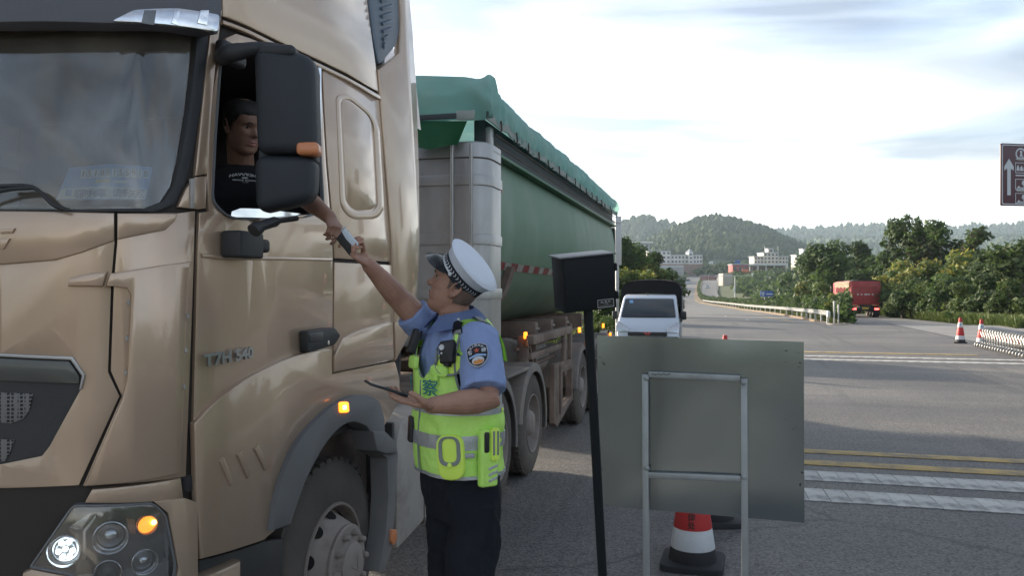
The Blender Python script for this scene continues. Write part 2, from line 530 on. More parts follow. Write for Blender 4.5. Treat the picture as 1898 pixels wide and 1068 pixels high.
# ================================================================== THE SETTING
def asphalt_mat():
    m = bpy.data.materials.new('asphalt'); m.use_nodes = True
    N, L = m.node_tree.nodes, m.node_tree.links
    b = N['Principled BSDF']
    t = N.new('ShaderNodeTexCoord')
    def noise(scale, det=6, st=None, rough=.6):
        n = N.new('ShaderNodeTexNoise'); n.inputs['Scale'].default_value = scale; n.inputs['Detail'].default_value = det; n.inputs['Roughness'].default_value = rough
        if st:
            mp = N.new('ShaderNodeMapping'); mp.inputs['Scale'].default_value = st[0]; mp.inputs['Rotation'].default_value = (0, 0, st[1])
            L.new(t.outputs['Object'], mp.inputs['Vector']); L.new(mp.outputs['Vector'], n.inputs['Vector'])
        else:
            L.new(t.outputs['Object'], n.inputs['Vector'])
        return n.outputs['Fac']
    def ramp(f, a, b_, c0, c1):
        r = N.new('ShaderNodeValToRGB'); r.color_ramp.elements[0].position = a; r.color_ramp.elements[1].position = b_
        r.color_ramp.elements[0].color = c0; r.color_ramp.elements[1].color = c1
        L.new(f, r.inputs['Fac']); return r.outputs['Color']
    def mix(f, a, b_, mode='MIX'):
        x = N.new('ShaderNodeMix'); x.data_type = 'RGBA'; x.blend_type = mode
        for s, v in ((x.inputs['Factor'], f), (x.inputs[6], a), (x.inputs[7], b_)):
            if isinstance(v, (int, float)): s.default_value = v
            elif isinstance(v, tuple): s.default_value = v
            else: L.new(v, s)
        return x.outputs[2]
    base = ramp(noise(.35, 4), .3, .75, (.078, .077, .079, 1), (.150, .144, .139, 1))
    # wheel-worn bands across the toll plaza, with tan sunlit streaks painted into the colour
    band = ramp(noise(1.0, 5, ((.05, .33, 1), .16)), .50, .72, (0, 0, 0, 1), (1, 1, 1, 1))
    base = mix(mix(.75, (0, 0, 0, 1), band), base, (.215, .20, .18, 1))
    dark = ramp(noise(.8, 6, ((.22, .5, 1), -.1)), .56, .70, (0, 0, 0, 1), (.75, .75, .75, 1))
    base = mix(dark, base, (.062, .062, .066, 1))
    # aggregate
    v = N.new('ShaderNodeTexVoronoi'); v.inputs['Scale'].default_value = 62; v.inputs['Randomness'].default_value = 1
    L.new(t.outputs['Object'], v.inputs['Vector'])
    bwn = N.new('ShaderNodeRGBToBW'); L.new(v.outputs['Color'], bwn.inputs['Color'])
    stone = ramp(bwn.outputs['Val'], .15, .9, (.55, .55, .55, 1), (1.75, 1.72, 1.66, 1))
    base = mix(.85, base, stone, 'MULTIPLY')
    crk = N.new('ShaderNodeTexVoronoi'); crk.feature = 'DISTANCE_TO_EDGE'; crk.inputs['Scale'].default_value = .16
    wob = N.new('ShaderNodeTexNoise'); wob.inputs['Scale'].default_value = 1.3; wob.inputs['Detail'].default_value = 6; L.new(t.outputs['Object'], wob.inputs['Vector'])
    wm = N.new('ShaderNodeMix'); wm.data_type = 'RGBA'; wm.inputs['Factor'].default_value = .38
    L.new(t.outputs['Object'], wm.inputs[6]); L.new(wob.outputs['Color'], wm.inputs[7]); L.new(wm.outputs[2], crk.inputs['Vector'])
    cc = ramp(crk.outputs['Distance'], .0012, .0035, (.45, .45, .46, 1), (1, 1, 1, 1))
    base = mix(.7, base, cc, 'MULTIPLY')
    # rubber laid down along the lanes
    tyre = ramp(noise(1.0, 4, ((1.6, .07, 1), .02)), .55, .70, (1, 1, 1, 1), (.58, .58, .60, 1))
    base = mix(.8, base, tyre, 'MULTIPLY')
    pit = ramp(noise(24, 3), .60, .66, (1, 1, 1, 1), (.42, .42, .44, 1))
    base = mix(1.0, base, pit, 'MULTIPLY')
    L.new(base, b.inputs['Base Color'])
    rr = N.new('ShaderNodeMapRange'); rr.inputs['To Min'].default_value = .52; rr.inputs['To Max'].default_value = .82
    L.new(noise(.7, 4), rr.inputs['Value']); L.new(rr.outputs['Result'], b.inputs['Roughness'])
    bp = N.new('ShaderNodeBump'); bp.inputs['Strength'].default_value = .55; bp.inputs['Distance'].default_value = .006
    L.new(v.outputs['Distance'], bp.inputs['Height']); L.new(bp.outputs['Normal'], b.inputs['Normal'])
    MATS['asphalt'] = m
    return m

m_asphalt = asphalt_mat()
m_concrete = pm('road_concrete', (.24, .235, .225), .8, var=.16, scale=.6, bump=.25, bscale=70, col2=(.17, .165, .16), c2=(.5, .75))
m_farroad = pm('far_asphalt', (.16, .158, .155), .8, var=.14, scale=.08, col2=(.12, .12, .12), c2=(.55, .75))
m_grass_ground = pm('grass_ground', (.07, .095, .035), .95, var=.35, scale=.12, bump=.4, bscale=8, col2=(.12, .10, .055), c2=(.56, .75))
m_soil = pm('dry_soil', (.23, .17, .11), .95, var=.3, scale=3, bump=.5, bscale=30, col2=(.13, .11, .07), c2=(.5, .7))
m_kerb = pm('kerb_stone', (.30, .27, .23), .85, var=.2, scale=4, bump=.25, bscale=50, col2=(.2, .15, .1), c2=(.5, .7))
m_island = pm('island_concrete', (.26, .255, .245), .85, var=.15, scale=3, bump=.25, bscale=80)
m_white_paint = pm('road_white', (.50, .49, .465), .75, var=.2, scale=9, bump=.3, bscale=120, col2=(.15, .148, .145), c2=(.47, .68), objrand=.09)
m_yellow_paint = pm('road_yellow', (.44, .31, .115), .75, var=.2, scale=7, bump=.3, bscale=120, col2=(.17, .15, .12), c2=(.46, .66))

# the land, one sheet to the horizon
def axis_steps(segs):
    out = []
    for a, b, s in segs:
        k = max(1, int(round((b - a) / s)))
        out += [a + (b - a) * i / k for i in range(k)]
    return out + [segs[-1][1]]
gx = axis_steps([(-4200, -600, 300), (-600, -120, 40), (-120, -30, 9), (-30, 40, 3.5), (40, 160, 8), (160, 700, 36), (700, 4200, 250)])
gy = axis_steps([(-400, -40, 60), (-40, 120, 5), (120, 420, 12), (420, 900, 24), (900, 1500, 60), (1500, 5200, 370)])
gv = []
for y in gy:
    for x in gx:
        d = math.hypot(x, y)
        gv.append((x, y, ter(x, y) - .04 - .0011 * max(0, d - 25)))
nx = len(gx)
gf = [(j * nx + i, j * nx + i + 1, (j + 1) * nx + i + 1, (j + 1) * nx + i) for j in range(len(gy) - 1) for i in range(nx - 1)]
tag(mesh_obj('ground', gv, gf, m_grass_ground, smooth=60), kind='structure')

def sheet(name, xs, ys, z, mat):
    v = [(x, y, z) for y in ys for x in xs]
    n = len(xs)
    f = [(j * n + i, j * n + i + 1, (j + 1) * n + i + 1, (j + 1) * n + i) for j in range(len(ys) - 1) for i in range(n - 1)]
    return mesh_obj(name, v, f, mat)

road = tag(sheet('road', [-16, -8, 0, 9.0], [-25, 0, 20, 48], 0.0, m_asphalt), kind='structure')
tag(sheet('concrete_lane', [9.0, 18], [-25, 0, 20, 46], 0.0, m_concrete), kind='structure')

def ribbon(name, rows, mat, off=.012, thick=0.0, sub=5):
    "road strip: rows (distance, left column, right column) laid on the land"
    rows = smooth_path(rows, sub)
    v, f = [], []
    for d, a, b in rows:
        L_, R_ = PD(a, d), PD(b, d)
        for q in range(5):
            p = L_.lerp(R_, q / 4)
            v.append((p.x, p.y, ter(p.x, p.y) + off))
    n = 5
    for j in range(len(rows) - 1):
        for i in range(n - 1):
            f.append((j * n + i, j * n + i + 1, (j + 1) * n + i + 1, (j + 1) * n + i))
    if thick:
        k = len(v)
        v += [(x, y, z - thick) for x, y, z in v]
        for j in range(len(rows) - 1):
            for i in (0, n - 1):
                f.append((j * n + i, (j + 1) * n + i, k + (j + 1) * n + i, k + j * n + i))
        f.append(tuple(range(n)) + tuple(k + i for i in reversed(range(n))))
    return mesh_obj(name, v, f, mat, smooth=30)

ROWA = [(43, 1100, 1530), (70, 1205, 1468), (120, 1235, 1372), (200, 1246, 1299), (260, 1256, 1290), (350, 1262, 1290), (500, 1268, 1297), (650, 1290, 1312), (750, 1318, 1332)]
ROWB = [(43, 1552, 1806), (70, 1482, 1655), (120, 1386, 1482), (200, 1313, 1356), (260, 1301, 1336), (350, 1297, 1329), (500, 1303, 1331), (650, 1317, 1339), (750, 1336, 1352)]
tag(ribbon('far_road_inbound', ROWA, m_farroad), kind='structure')
tag(ribbon('far_road_outbound', ROWB, m_farroad), kind='structure')
ROWM = [(42.4, 1540, 1562), (46, 1527, 1556), (70, 1466, 1486), (120, 1370, 1389), (200, 1297, 1315), (260, 1288, 1303), (350, 1288, 1299), (500, 1296, 1304), (650, 1311, 1318)]
tag(ribbon('median_strip', ROWM, m_soil, off=.15, thick=.5), kind='structure')
# low stone edging of the median nose
for a in (0,):
    bm = bmesh.new()
    pts = [PD(1530, 46, .06), PD(1537, 42.2, .06), PD(1551, 41.6, .06), PD(1566, 42.4, .06), PD(1560, 47, .06)]
    add_tube(bm, [Vector(p) for p in smooth_path(pts, 5)], [(.13, .12)] * 21, 8)
    tag(bm_obj('median_kerb', bm, m_kerb, smooth=50), kind='structure')

# the toll island the officer and the camera stand on (its nose lies below the picture)
ip = [(-1.12, -9), (1.0, -9), (1.0, 3.1), (.8, 3.6), (.35, 3.85), (-.35, 3.85), (-.9, 3.6), (-1.12, 3.1)]
tag(plate('toll_island', ip, Matrix.Identity(4), m_island, d0=-.05, d1=.30, bev=.02), kind='structure')
ISL = .30

# painted markings across the plaza (each bar a piece of the road)
def bar_mesh(w, l):
    bm = plate_bm([(-w / 2, -l / 2), (w / 2, -l / 2), (w / 2, l / 2), (-w / 2, l / 2)], (), 0, .006, .002)
    me = bpy.data.meshes.new('marking_bar'); bm.to_mesh(me); bm.free()
    me.materials.append(m_white_paint)
    return me
def line(name, x0, x1, y0, y1, mat, z=.004):
    o = plate(name, [(x0, y0), (x1, y0), (x1, y1), (x0, y1)], Matrix.Identity(4), mat, road, z, z + .004, .001)
    return o
line('yellow_line', .1, 8.6, 9.86, 10.09, m_yellow_paint)
line('yellow_line', .1, 8.6, 9.20, 9.45, m_yellow_paint)
rum = random.Random(3)
def rumble(y, l, x0, x1, pitch, skew):
    me = bar_mesh(pitch * .992, l)
    x = x0
    while x < x1:
        o = link('rumble_bar', me, None, road, False)
        o.location = (x, y + rum.uniform(-.006, .006), .003)
        o.scale = (rum.uniform(.97, 1.0), rum.uniform(.985, 1.01), 1)
        o.rotation_euler = (0, 0, skew)
        x += pitch
rumble(8.68, .44, -.55, 8.6, .185, .04)
rumble(7.88, .46, -.95, 8.6, .185, .04)
line('yellow_line', -4.6, 7.3, 25.2, 25.62, m_yellow_paint)
rumble(23.9, .38, -2.2, 8.9, .30, .2)
rumble(22.8, .42, -2.2, 8.9, .30, .2)
# lane dashes, arrow and edge lines farther off
for d, px, w, l in ((46, 1425, .15, 2.2), (57, 1386, .15, 2.2), (72, 1345, .15, 2.2)):
    p = PD(px, d, .02)
    plate('lane_dash', [(-w / 2, -l / 2), (w / 2, -l / 2), (w / 2, l / 2), (-w / 2, l / 2)], Matrix.Translation(p) @ Matrix.Rotation(.05, 4, 'Z'), m_white_paint, road, 0, .004, 0)
p = PD(1429, 50, .02)
plate('lane_arrow', [(-.1, -2.4), (.1, -2.4), (.1, .4), (.45, .4), (0, 1.6), (-.45, .4), (-.1, .4)], Matrix.Translation(p) @ Matrix.Rotation(.9, 4, 'Z'), m_white_paint, road, 0, .004, 0)
edge = [PD(1500, 43.5, .03), PD(1440, 62, .03), PD(1360, 118, .03), PD(1295, 200, .03)]
edge = [Vector(q) for q in smooth_path(edge, 8)]
ev, ef = [], []
for i, q in enumerate(edge):
    ev += [(q.x - .09, q.y, ter(q.x, q.y) + .022), (q.x + .09, q.y, ter(q.x, q.y) + .022)]
    if i: ef.append((2 * i - 2, 2 * i - 1, 2 * i + 1, 2 * i))
mesh_obj('edge_line', ev, ef, m_yellow_paint, road)
p0 = PD(1240, 150, .03)
plate('stop_line', [(-4.6, -.3), (5, -.3), (5, .3), (-4.6, .3)], Matrix.Translation(p0), m_white_paint, road, 0, .004, 0)
# a tar seam between the asphalt plaza and the concrete lane
m_tar = pm('tar_seam', (.03, .03, .032), .6, var=.2)
tag(mesh_obj('tar_seam', [(8.93, -20, .004), (9.05, -20, .004), (9.07, 48, .004), (8.95, 48, .004)], [(0, 1, 2, 3)], m_tar, road))

# ------------------------------------------------------------------ hills
def hill(name, prof_px, d, depth, base_py, mat, seed, rough=.05, fold=1.0):
    "ridge whose skyline passes through prof_px (picture column, row) d metres away; slopes down towards and away from the camera"
    r = random.Random(seed)
    xs = np.array([p[0] for p in prof_px], float); ys = np.array([p[1] for p in prof_px], float)
    n = 110
    cols = np.linspace(xs[0], xs[-1], n)
    tv = [-1, -.86, -.7, -.55, -.42, -.30, -.2, -.1, 0, .12, .3, .6, 1]
    v = []
    for t in tv:
        for px in cols:
            py = np.interp(px, xs, ys)
            top = P(px, py, d)
            base = P(px, base_py, d)
            hh = top.z - base.z
            s = max(0, 1 - abs(t)) ** (1.15 if t < 0 else .8)
            p = P(px, 534, d + t * depth)
            nz = fbm((p.x * .004 * fold, p.y * .004 * fold, seed), 1, 5)
            z = base.z + hh * s + nz * hh * .20 * (1 - s) * s * 3 + fbm((p.x * .02, p.y * .02, seed + 3), 1, 4) * hh * rough * (.3 + s * .4)
            v.append((p.x, p.y, z))
    f = [(j * n + i, j * n + i + 1, (j + 1) * n + i + 1, (j + 1) * n + i) for j in range(len(tv) - 1) for i in range(n - 1)]
    o = mesh_obj(name, v, f, mat, smooth=80)
    tag(o, kind='structure')
    return o, v, n, tv

m_hill = pm('wooded_hill', (.045, .075, .034), .95, var=.45, scale=.02, bump=.8, bscale=.15, col2=(.035, .055, .03), c2=(.45, .62))
m_hill_pale = pm('terraced_hill', (.13, .18, .07), .95, var=.3, scale=.012, bump=.5, bscale=.1, col2=(.07, .11, .045), c2=(.48, .62))
m_cliff = pm('cliff_rock', (.28, .25, .22), .9, var=.3, scale=.05, bump=.6, bscale=.1, stretch=(1, 1, .25))
H = {}
H['c'] = hill('far_ridge', [(1340, 436), (1400, 434), (1440, 428), (1500, 424), (1560, 421), (1640, 421), (1760, 425), (1820, 421), (1900, 418), (1990, 424), (2100, 440), (2300, 470)], 2300, 500, 505, m_hill, 11)
H['d'] = hill('terraced_slope', [(1400, 475), (1450, 452), (1520, 442), (1600, 441), (1700, 447), (1800, 440), (1900, 436), (2000, 440), (2150, 470)], 1700, 420, 505, m_hill_pale, 12)
H['a'] = hill('karst_hill', [(1000, 470), (1060, 440), (1120, 426), (1152, 420), (1166, 418), (1172, 411), (1192, 407), (1206, 411), (1214, 418), (1228, 420), (1250, 421), (1268, 426), (1300, 440), (1360, 470)], 1500, 330, 505, m_hill, 13, .09)
H['b'] = hill('round_hill', [(1120, 490), (1180, 470), (1230, 440), (1270, 426), (1290, 417), (1318, 411), (1330, 409), (1350, 415), (1390, 424), (1420, 433), (1460, 452), (1520, 480), (1570, 498)], 1050, 330, 505, m_hill, 14, .07)

# forest on the hills: many small tree tufts, one mass per hill
m_forest = pm('forest_leaf', (.042, .07, .027), .9, var=.5, scale=.03, col2=(.075, .10, .035), c2=(.5, .62))
def forest(name, hill_v, n, tv, count, size, seed, mat, tmin=-.95, tmax=.05):
    r = random.Random(seed)
    V, F = [], []
    rows = len(tv)
    for _ in range(count):
        j = r.randrange(rows - 1)
        if tv[j] > tmax or tv[j] < tmin: continue
        if r.random() > (abs(tv[j + 1] - tv[j]) / .16): continue
        i = r.randrange(n - 1)
        a, b, c_ = Vector(hill_v[j * n + i]), Vector(hill_v[j * n + i + 1]), Vector(hill_v[(j + 1) * n + i])
        p = a + (b - a) * r.random() + (c_ - a) * r.random()
        h = size * r.uniform(.55, 1.35); w = h * r.uniform(.28, .5)
        k0 = len(V); sides = 6
        tip = .15 if r.random() < .6 else .45
        for lev, (zz, ww) in enumerate(((-.15, .55), (.25, 1.0), (.62, .8), (1.0, tip))):
            for q in range(sides):
                an = 2 * math.pi * q / sides + lev * .5
                rr = w * ww * r.uniform(.65, 1.3)
                V.append((p.x + rr * math.cos(an), p.y + rr * math.sin(an), p.z + h * zz + r.uniform(-.06, .06) * h))
        for lev in range(3):
            for q in range(sides):
                a0 = k0 + lev * sides + q; a1 = k0 + lev * sides + (q + 1) % sides
                F.append((a0, a1, a1 + sides, a0 + sides))
        F.append(tuple(k0 + 3 * sides + q for q in range(sides)))
    o = mesh_obj(name, V, F, mat)
    tag(o, {'a': 'blue-green woods covering the craggy hill above the white building', 'b': 'dense woods covering the rounded hill in the middle',
            'c': 'hazy woods along the farthest ridge', 'd': 'scattered trees on the pale green slope behind the right trees'}[name_key], 'forest', None, 'stuff')
    return o
for name_key, cnt, sz, sd in (('b', 9000, 9.5, 21), ('a', 7000, 11, 22), ('c', 5000, 13, 23), ('d', 2600, 8, 24)):
    o_, v_, n_, t_ = H[name_key]
    forest('forest', v_, n_, t_, cnt, sz, sd, m_forest)

# pale cliff faces on the craggy hill
for k, (px, py, w, h) in enumerate(((1214, 428, 13, 24), (1227, 432, 11, 20), (1200, 426, 9, 14))):
    bm = bmesh.new()
    base = P(px, py, 1500 - 62)
    r = random.Random(50 + k)
    nu, nv = 9, 9
    gr = [[None] * nu for _ in range(nv)]
    for j in range(nv):
        for i in range(nu):
            u, vv = i / (nu - 1) - .5, j / (nv - 1) - .5
            edge_w = 1 - .5 * abs(vv) * 2 * r.uniform(.5, 1)
            off = RGT * (u * w * 1438 / FPX * edge_w) + UPV * (-vv * h * 1438 / FPX) + FWD * (18 + 14 * abs(u) * 2 - 7 * r.random() + (12 if abs(vv) > .45 else 0))
            gr[j][i] = bm.verts.new(base + off - FWD * 12)
    for j in range(nv - 1):
        for i in range(nu - 1):
            bm.faces.new((gr[j][i], gr[j][i + 1], gr[j + 1][i + 1], gr[j + 1][i]))
    bmesh.ops.solidify(bm, geom=bm.faces[:], thickness=6)
    o = bm_obj('cliff', bm, m_cliff, smooth=30)
    tag(o, ['pale vertical cliff on the craggy hill, the largest one', 'narrow pale cliff right of the largest on the craggy hill', 'small pale cliff left of the largest on the craggy hill'][k], 'cliff')
# ================================================================== THE TRACTOR
# plan line of the cab skin, from the middle of the front round the near corner and back along the near side
SX = -1.85
CX = -3.10                                   # middle of the truck
_front = [(CX, 2.07), (-2.85, 2.075), (-2.60, 2.10), (-2.40, 2.15), (-2.22, 2.22), (-2.07, 2.31), (-1.965, 2.42), (-1.905, 2.55), (-1.868, 2.70), (SX, 2.88)]
_pl = smooth_path(_front, 8)
_pl = [np.array(p) for p in _pl] + [np.array((SX, y)) for y in np.arange(2.95, 5.2, .07)]
_ln = [0.0]
for a, b in zip(_pl[:-1], _pl[1:]): _ln.append(_ln[-1] + float(np.linalg.norm(b - a)))
PL = np.array(_pl); SL = np.array(_ln)
_tg = np.gradient(PL, axis=0); _tg /= np.linalg.norm(_tg, axis=1)[:, None]
NL = np.stack([_tg[:, 1], -_tg[:, 0]], 1)     # outward normal
S_CORNER = float(SL[len(_front) * 8 - 8])     # arc length where the flat side begins

def lean(s, z):
    w = 1 - sst(S_CORNER - .75, S_CORNER - .05, s)
    return -(0.045 + 0.16 * w) * max(0.0, z - 2.24)

def S2W(s, z, d):
    "skin coordinates (arc length, height, distance out of the skin) -> world; s < 0 is the far half of the front"
    mirror = s < 0
    q = abs(s)
    x = float(np.interp(q, SL, PL[:, 0])); y = float(np.interp(q, SL, PL[:, 1]))
    nx_, ny_ = float(np.interp(q, SL, NL[:, 0])), float(np.interp(q, SL, NL[:, 1]))
    o = d + lean(q, z)
    x, y = x + nx_ * o, y + ny_ * o
    if mirror: x = 2 * CX - x
    return Vector((x, y, z))

def px2s(px, py, d=0.0):
    "picture point -> (s, z) on the cab skin"
    r = ray(px, py); z = CAM_Z
    dx, dy = r.x, r.y
    s = 1.0
    for _ in range(6):
        off = np.array([d + lean(q, z) for q in SL])
        Q = PL + NL * off[:, None]
        A, B = Q[:-1], Q[1:]
        # ray t*(dx,dy) against the segments
        ex, ey = B[:, 0] - A[:, 0], B[:, 1] - A[:, 1]
        den = dx * ey - dy * ex
        t = (A[:, 0] * ey - A[:, 1] * ex) / den
        u = (A[:, 0] * dy - A[:, 1] * dx) / den
        ok = (t > 0) & (u >= -1e-6) & (u <= 1 + 1e-6)
        if not ok.any(): return None
        i = int(np.argmin(np.where(ok, t, 1e9)))
        s = SL[i] + (SL[i + 1] - SL[i]) * u[i]
        z = CAM_Z + r.z * t[i]
    return (float(s), float(z))

def SPX(pts, d=0.0):
    return [px2s(x, y, d) for x, y in pts]

CUT_S = [S_CORNER - .06 * i for i in range(0, 21)] + [S_CORNER + .08]
CUT_S += [-q for q in CUT_S] + [0.0]

def skin(name, outer, d0, d1, mat, parent, holes=(), bev=.005, sz=False, smooth=35):
    "a body panel that follows the curved cab skin; outline given in picture points, or in (s, z) with sz=True"
    if not sz:
        outer = SPX(outer, d1); holes = [SPX(h, d1) for h in holes]
    lo = min(p[0] for p in outer); hi = max(p[0] for p in outer)
    zs = [p[1] for p in outer]
    cu = [c for c in CUT_S if lo + .01 < c < hi - .01]
    cv = [c for c in (2.24,) if min(zs) + .02 < c < max(zs) - .02]
    bm = plate_bm(outer, holes, d0, d1, bev, cu, cv)
    for v in bm.verts: v.co = S2W(v.co.x, v.co.y, v.co.z)
    return bm_obj(name, bm, mat, parent, True, smooth)

m_paint = pm('champagne_paint', (.49, .35, .25), .28, .45, var=.07, scale=2.0, col2=(.40, .29, .21), c2=(.52, .82), coat=.9, flat_wave=.006, bump=.015, bscale=300,
             dust=(.33, .27, .21), dust_amt=.5, dust_h=(.3, 2.1))
m_seam = pm('dark_seam', (.035, .028, .024), .8, var=.1)
m_black = pm('black_plastic', (.022, .023, .026), .55, var=.2, scale=8, bump=.15, bscale=260, dust=(.2, .18, .15), dust_amt=.12, dust_h=(.3, 2.6))
m_grey_pl = pm('grey_plastic', (.115, .120, .130), .6, var=.12, scale=5, bump=.1, bscale=200, dust=(.27, .24, .20), dust_amt=.4, dust_h=(.3, 1.7))
m_rubber = pm('tyre_rubber', (.028, .027, .026), .85, var=.2, scale=12, bump=.3, bscale=120, dust=(.20, .165, .135), dust_amt=.62, dust_h=(-.2, 1.9))
m_rim = pm('dusty_rim', (.27, .235, .21), .7, .15, var=.15, scale=9, bump=.15, bscale=120, col2=(.16, .115, .09), c2=(.52, .72))
m_chrome = pm('chrome', (.75, .75, .76), .12, 1.0, var=.05)
m_silver = pm('silver_letter', (.42, .42, .43), .35, .8, var=.1)
m_dustmetal = pm('dusty_metal', (.40, .37, .34), .65, .25, var=.15, scale=5, bump=.15, bscale=90, col2=(.2, .16, .13), c2=(.5, .72))
m_chassis = pm('chassis', (.085, .065, .055), .8, .1, var=.3, scale=6, bump=.3, bscale=60, col2=(.17, .12, .09), c2=(.48, .68))
m_interior = pm('cab_interior', (.035, .032, .033), .85, var=.2)
m_int_red = pm('dash_red_cloth', (.30, .075, .07), .9, var=.3, scale=14, col2=(.32, .28, .22), c2=(.5, .6))
m_glass = glass('windscreen_glass', (.84, .86, .86), 1.0, .95, .95, (.05, .17))  # film range raised to paint the sun's glare veil into the windscreen
m_sideglass = glass('side_glass', (.8, .82, .8), 1.0, .8)
m_lens = glass('lamp_lens', (.92, .94, .95), 1.0, .95)
m_reflector = pm('lamp_reflector', (.62, .63, .66), .18, 1.0, var=.15, scale=30)
m_lampdark = pm('lamp_bezel', (.17, .175, .185), .35, .25, var=.5, scale=16)
m_led = pm('lit_led', (.9, .92, .92), .2, emit=(.80, .95, 1.0), estr=2.2)
m_amber_on = pm('lit_amber', (.9, .3, .03), .3, emit=(1.0, .22, .015), estr=1.0)
m_amber_hot = pm('lit_amber_core', (1, .6, .1), .3, emit=(1.0, .55, .10), estr=3.0)
m_amber_off = pm('amber_lens', (.62, .22, .09), .3, var=.1, coat=.3)
m_visor = pm('visor_grey', (.10, .10, .115), .5, var=.1, scale=4)
m_vent = pm('vent_bluegrey', (.10, .135, .18), .45, var=.12, scale=5)
m_honey = pm('honeycomb', (.10, .095, .09), .7, var=.2)

tractor = empty('truck_tractor', (CX, 4.5, 0), 'champagne gold tractor unit with its cab filling the left of the picture', 'truck')

# ---- seams show the dark shell underneath the panels
WIN = round_poly([(396, 372), (402, 250), (412, 108), (424, 84), (478, 84), (560, 106), (586, 132), (600, 385), (575, 399), (480, 406), (425, 402)], [14, 4, 10, 14, 20, 10, 20, 12, 12, 20, 20])
SCREEN_R = SPX([(20, 388), (150, 388), (268, 386), (302, 374), (322, 345), (334, 300), (350, 205), (360, 120), (366, 40), (368, -6)])
scr = [p for p in SCREEN_R]
SCREEN = [(s, z) for s, z in scr] + [(-s, z) for s, z in reversed(scr)]
s_e = px2s(372, 480)[0]; s_u = px2s(392, 60)[0]
shell_out = [(-s_e, .95), (s_e, .95), (s_e, 2.2), (s_u, 3.0), (-s_u, 3.0), (-s_e, 2.2)]
skin('front_shell', shell_out, -.035, -.012, m_seam, tractor, [SCREEN], 0, True)
side_out = SPX([(374, 1020), (505, 985), (530, 890), (575, 800), (640, 745), (700, 740), (735, 690), (728, 480), (700, 150), (640, 60), (520, -10), (392, 0), (388, 200), (366, 390)])
skin('side_shell', side_out, -.035, -.012, m_seam, tractor, [SPX(WIN)], 0, True)

# ---- windscreen, its black border, sun visor with lamps
glass_o = [(s * .999, z) for s, z in SCREEN]
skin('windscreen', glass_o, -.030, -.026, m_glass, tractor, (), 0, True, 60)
bo = SPX([(20, 393), (150, 393), (288, 393), (322, 378), (342, 340), (356, 280), (372, 190), (382, 100), (388, 30), (390, -8)])
BORD = bo + [(-s, z) for s, z in reversed(bo)]
skin('windscreen_border', BORD, -.02, .004, m_black, tractor, [SCREEN], .003, True)
vo = [(0, 2.86)] + SPX([(0, 40), (200, 42), (340, 50), (404, 62), (411, 30), (411, -60), (380, -130)], .10)
vo = [(vo[1][0], vo[1][1])] + vo[2:]
VIS = vo + [(-s, z) for s, z in reversed(vo)]
skin('sun_visor', VIS, .0, .10, m_visor, tractor, (), .015, True)
vl = round_poly([(206, 38), (248, 17), (330, 14), (408, 26), (405, 59), (350, 50), (300, 44)], 8)
skin('visor_lamp', vl, .095, .118, m_reflector, tractor, (), .006)
for a, b in ((262, 286), (318, 330), (366, 384)):
    skin('lamp_segment', [(a, 42), (a + 6, 18), (b + 4, 18), (b, 46)], .1175, .122, m_lampdark if a == 262 else m_chrome, tractor, (), .001)

# A-pillar and hinge
skin('a_pillar', [(396, -8), (412, 20), (404, 78), (394, 180), (388, 260), (384, 322), (362, 326), (376, 190), (388, 80)], -.01, .006, m_paint, tractor, (), .005)
skin('hinge_block', [(362, 328), (384, 326), (382, 386), (368, 388), (330, 384), (345, 350)], -.01, .006, m_paint, tractor, (), .004)
skin('door_hinge', [(354, 331), (361, 331), (361, 386), (354, 386)], .004, .016, m_dustmetal, tractor, (), .002)

# ---- front: hood panel (two steps), corner panel, raised deflector
hood_r = SPX([(212, 395), (212, 452), (206, 520), (200, 690), (221, 735), (146, 900)])
HOOD = hood_r + [(-s, z) for s, z in reversed(hood_r)]
gr = SPX([(0, 862), (78, 846), (92, 828), (150, 722), (156, 697), (134, 664), (0, 657)])
GRILL = gr + [(-s, z) for s, z in reversed(gr)]
skin('hood_panel', HOOD, -.01, .0, m_paint, tractor, [GRILL], .004, True)
hu = SPX([(212, 395), (212, 446), (150, 468), (100, 482), (0, 490)], .014)
hs = [hu[0], hu[1], hu[2], hu[3], hu[4]]
HU = hs + [(-s, z) for s, z in reversed(hs)]
skin('hood_upper_step', HU, -.002, .014, m_paint, tractor, (), .006, True)
skin('corner_panel', [(217, 395), (330, 395), (362, 391), (360, 480), (352, 700), (345, 884), (226, 898), (153, 902), (226, 735), (205, 688), (211, 520), (217, 450)], -.01, .0, m_paint, tractor, (), .004)
skin('corner_upper_step', smooth_path([(217, 395), (330, 396)], 1) + [(325, 410), (308, 426), (260, 435), (217, 444)], -.002, .010, m_paint, tractor, (), .006)
skin('corner_deflector', [(196, 530), (204, 507), (300, 492), (357, 485), (350, 506), (345, 640), (340, 800), (335, 878), (250, 895), (156, 903), (226, 742), (236, 700), (243, 548), (236, 534)], -.002, .030, m_paint, tractor, (), .012)
skin('deflector_wing', [(124, 531), (128, 516), (160, 507), (200, 503), (191, 531)], -.002, .028, m_paint, tractor, (), .010)
for x, y in ((238, 561), (235, 628), (233, 693)):
    skin('panel_clip', round_poly([(x - 4, y), (x, y - 6), (x + 5, y - 4), (x + 5, y + 5), (x, y + 5)], 2), .0, .012, m_dustmetal, tractor, (), .002)
for x, y in ((350, 587), (347, 650), (344, 718)):
    skin('panel_clip', round_poly([(x - 4, y - 6), (x + 1, y - 4), (x + 2, y + 4), (x - 4, y + 5)], 2), .0, .034, m_dustmetal, tractor, (), .002)

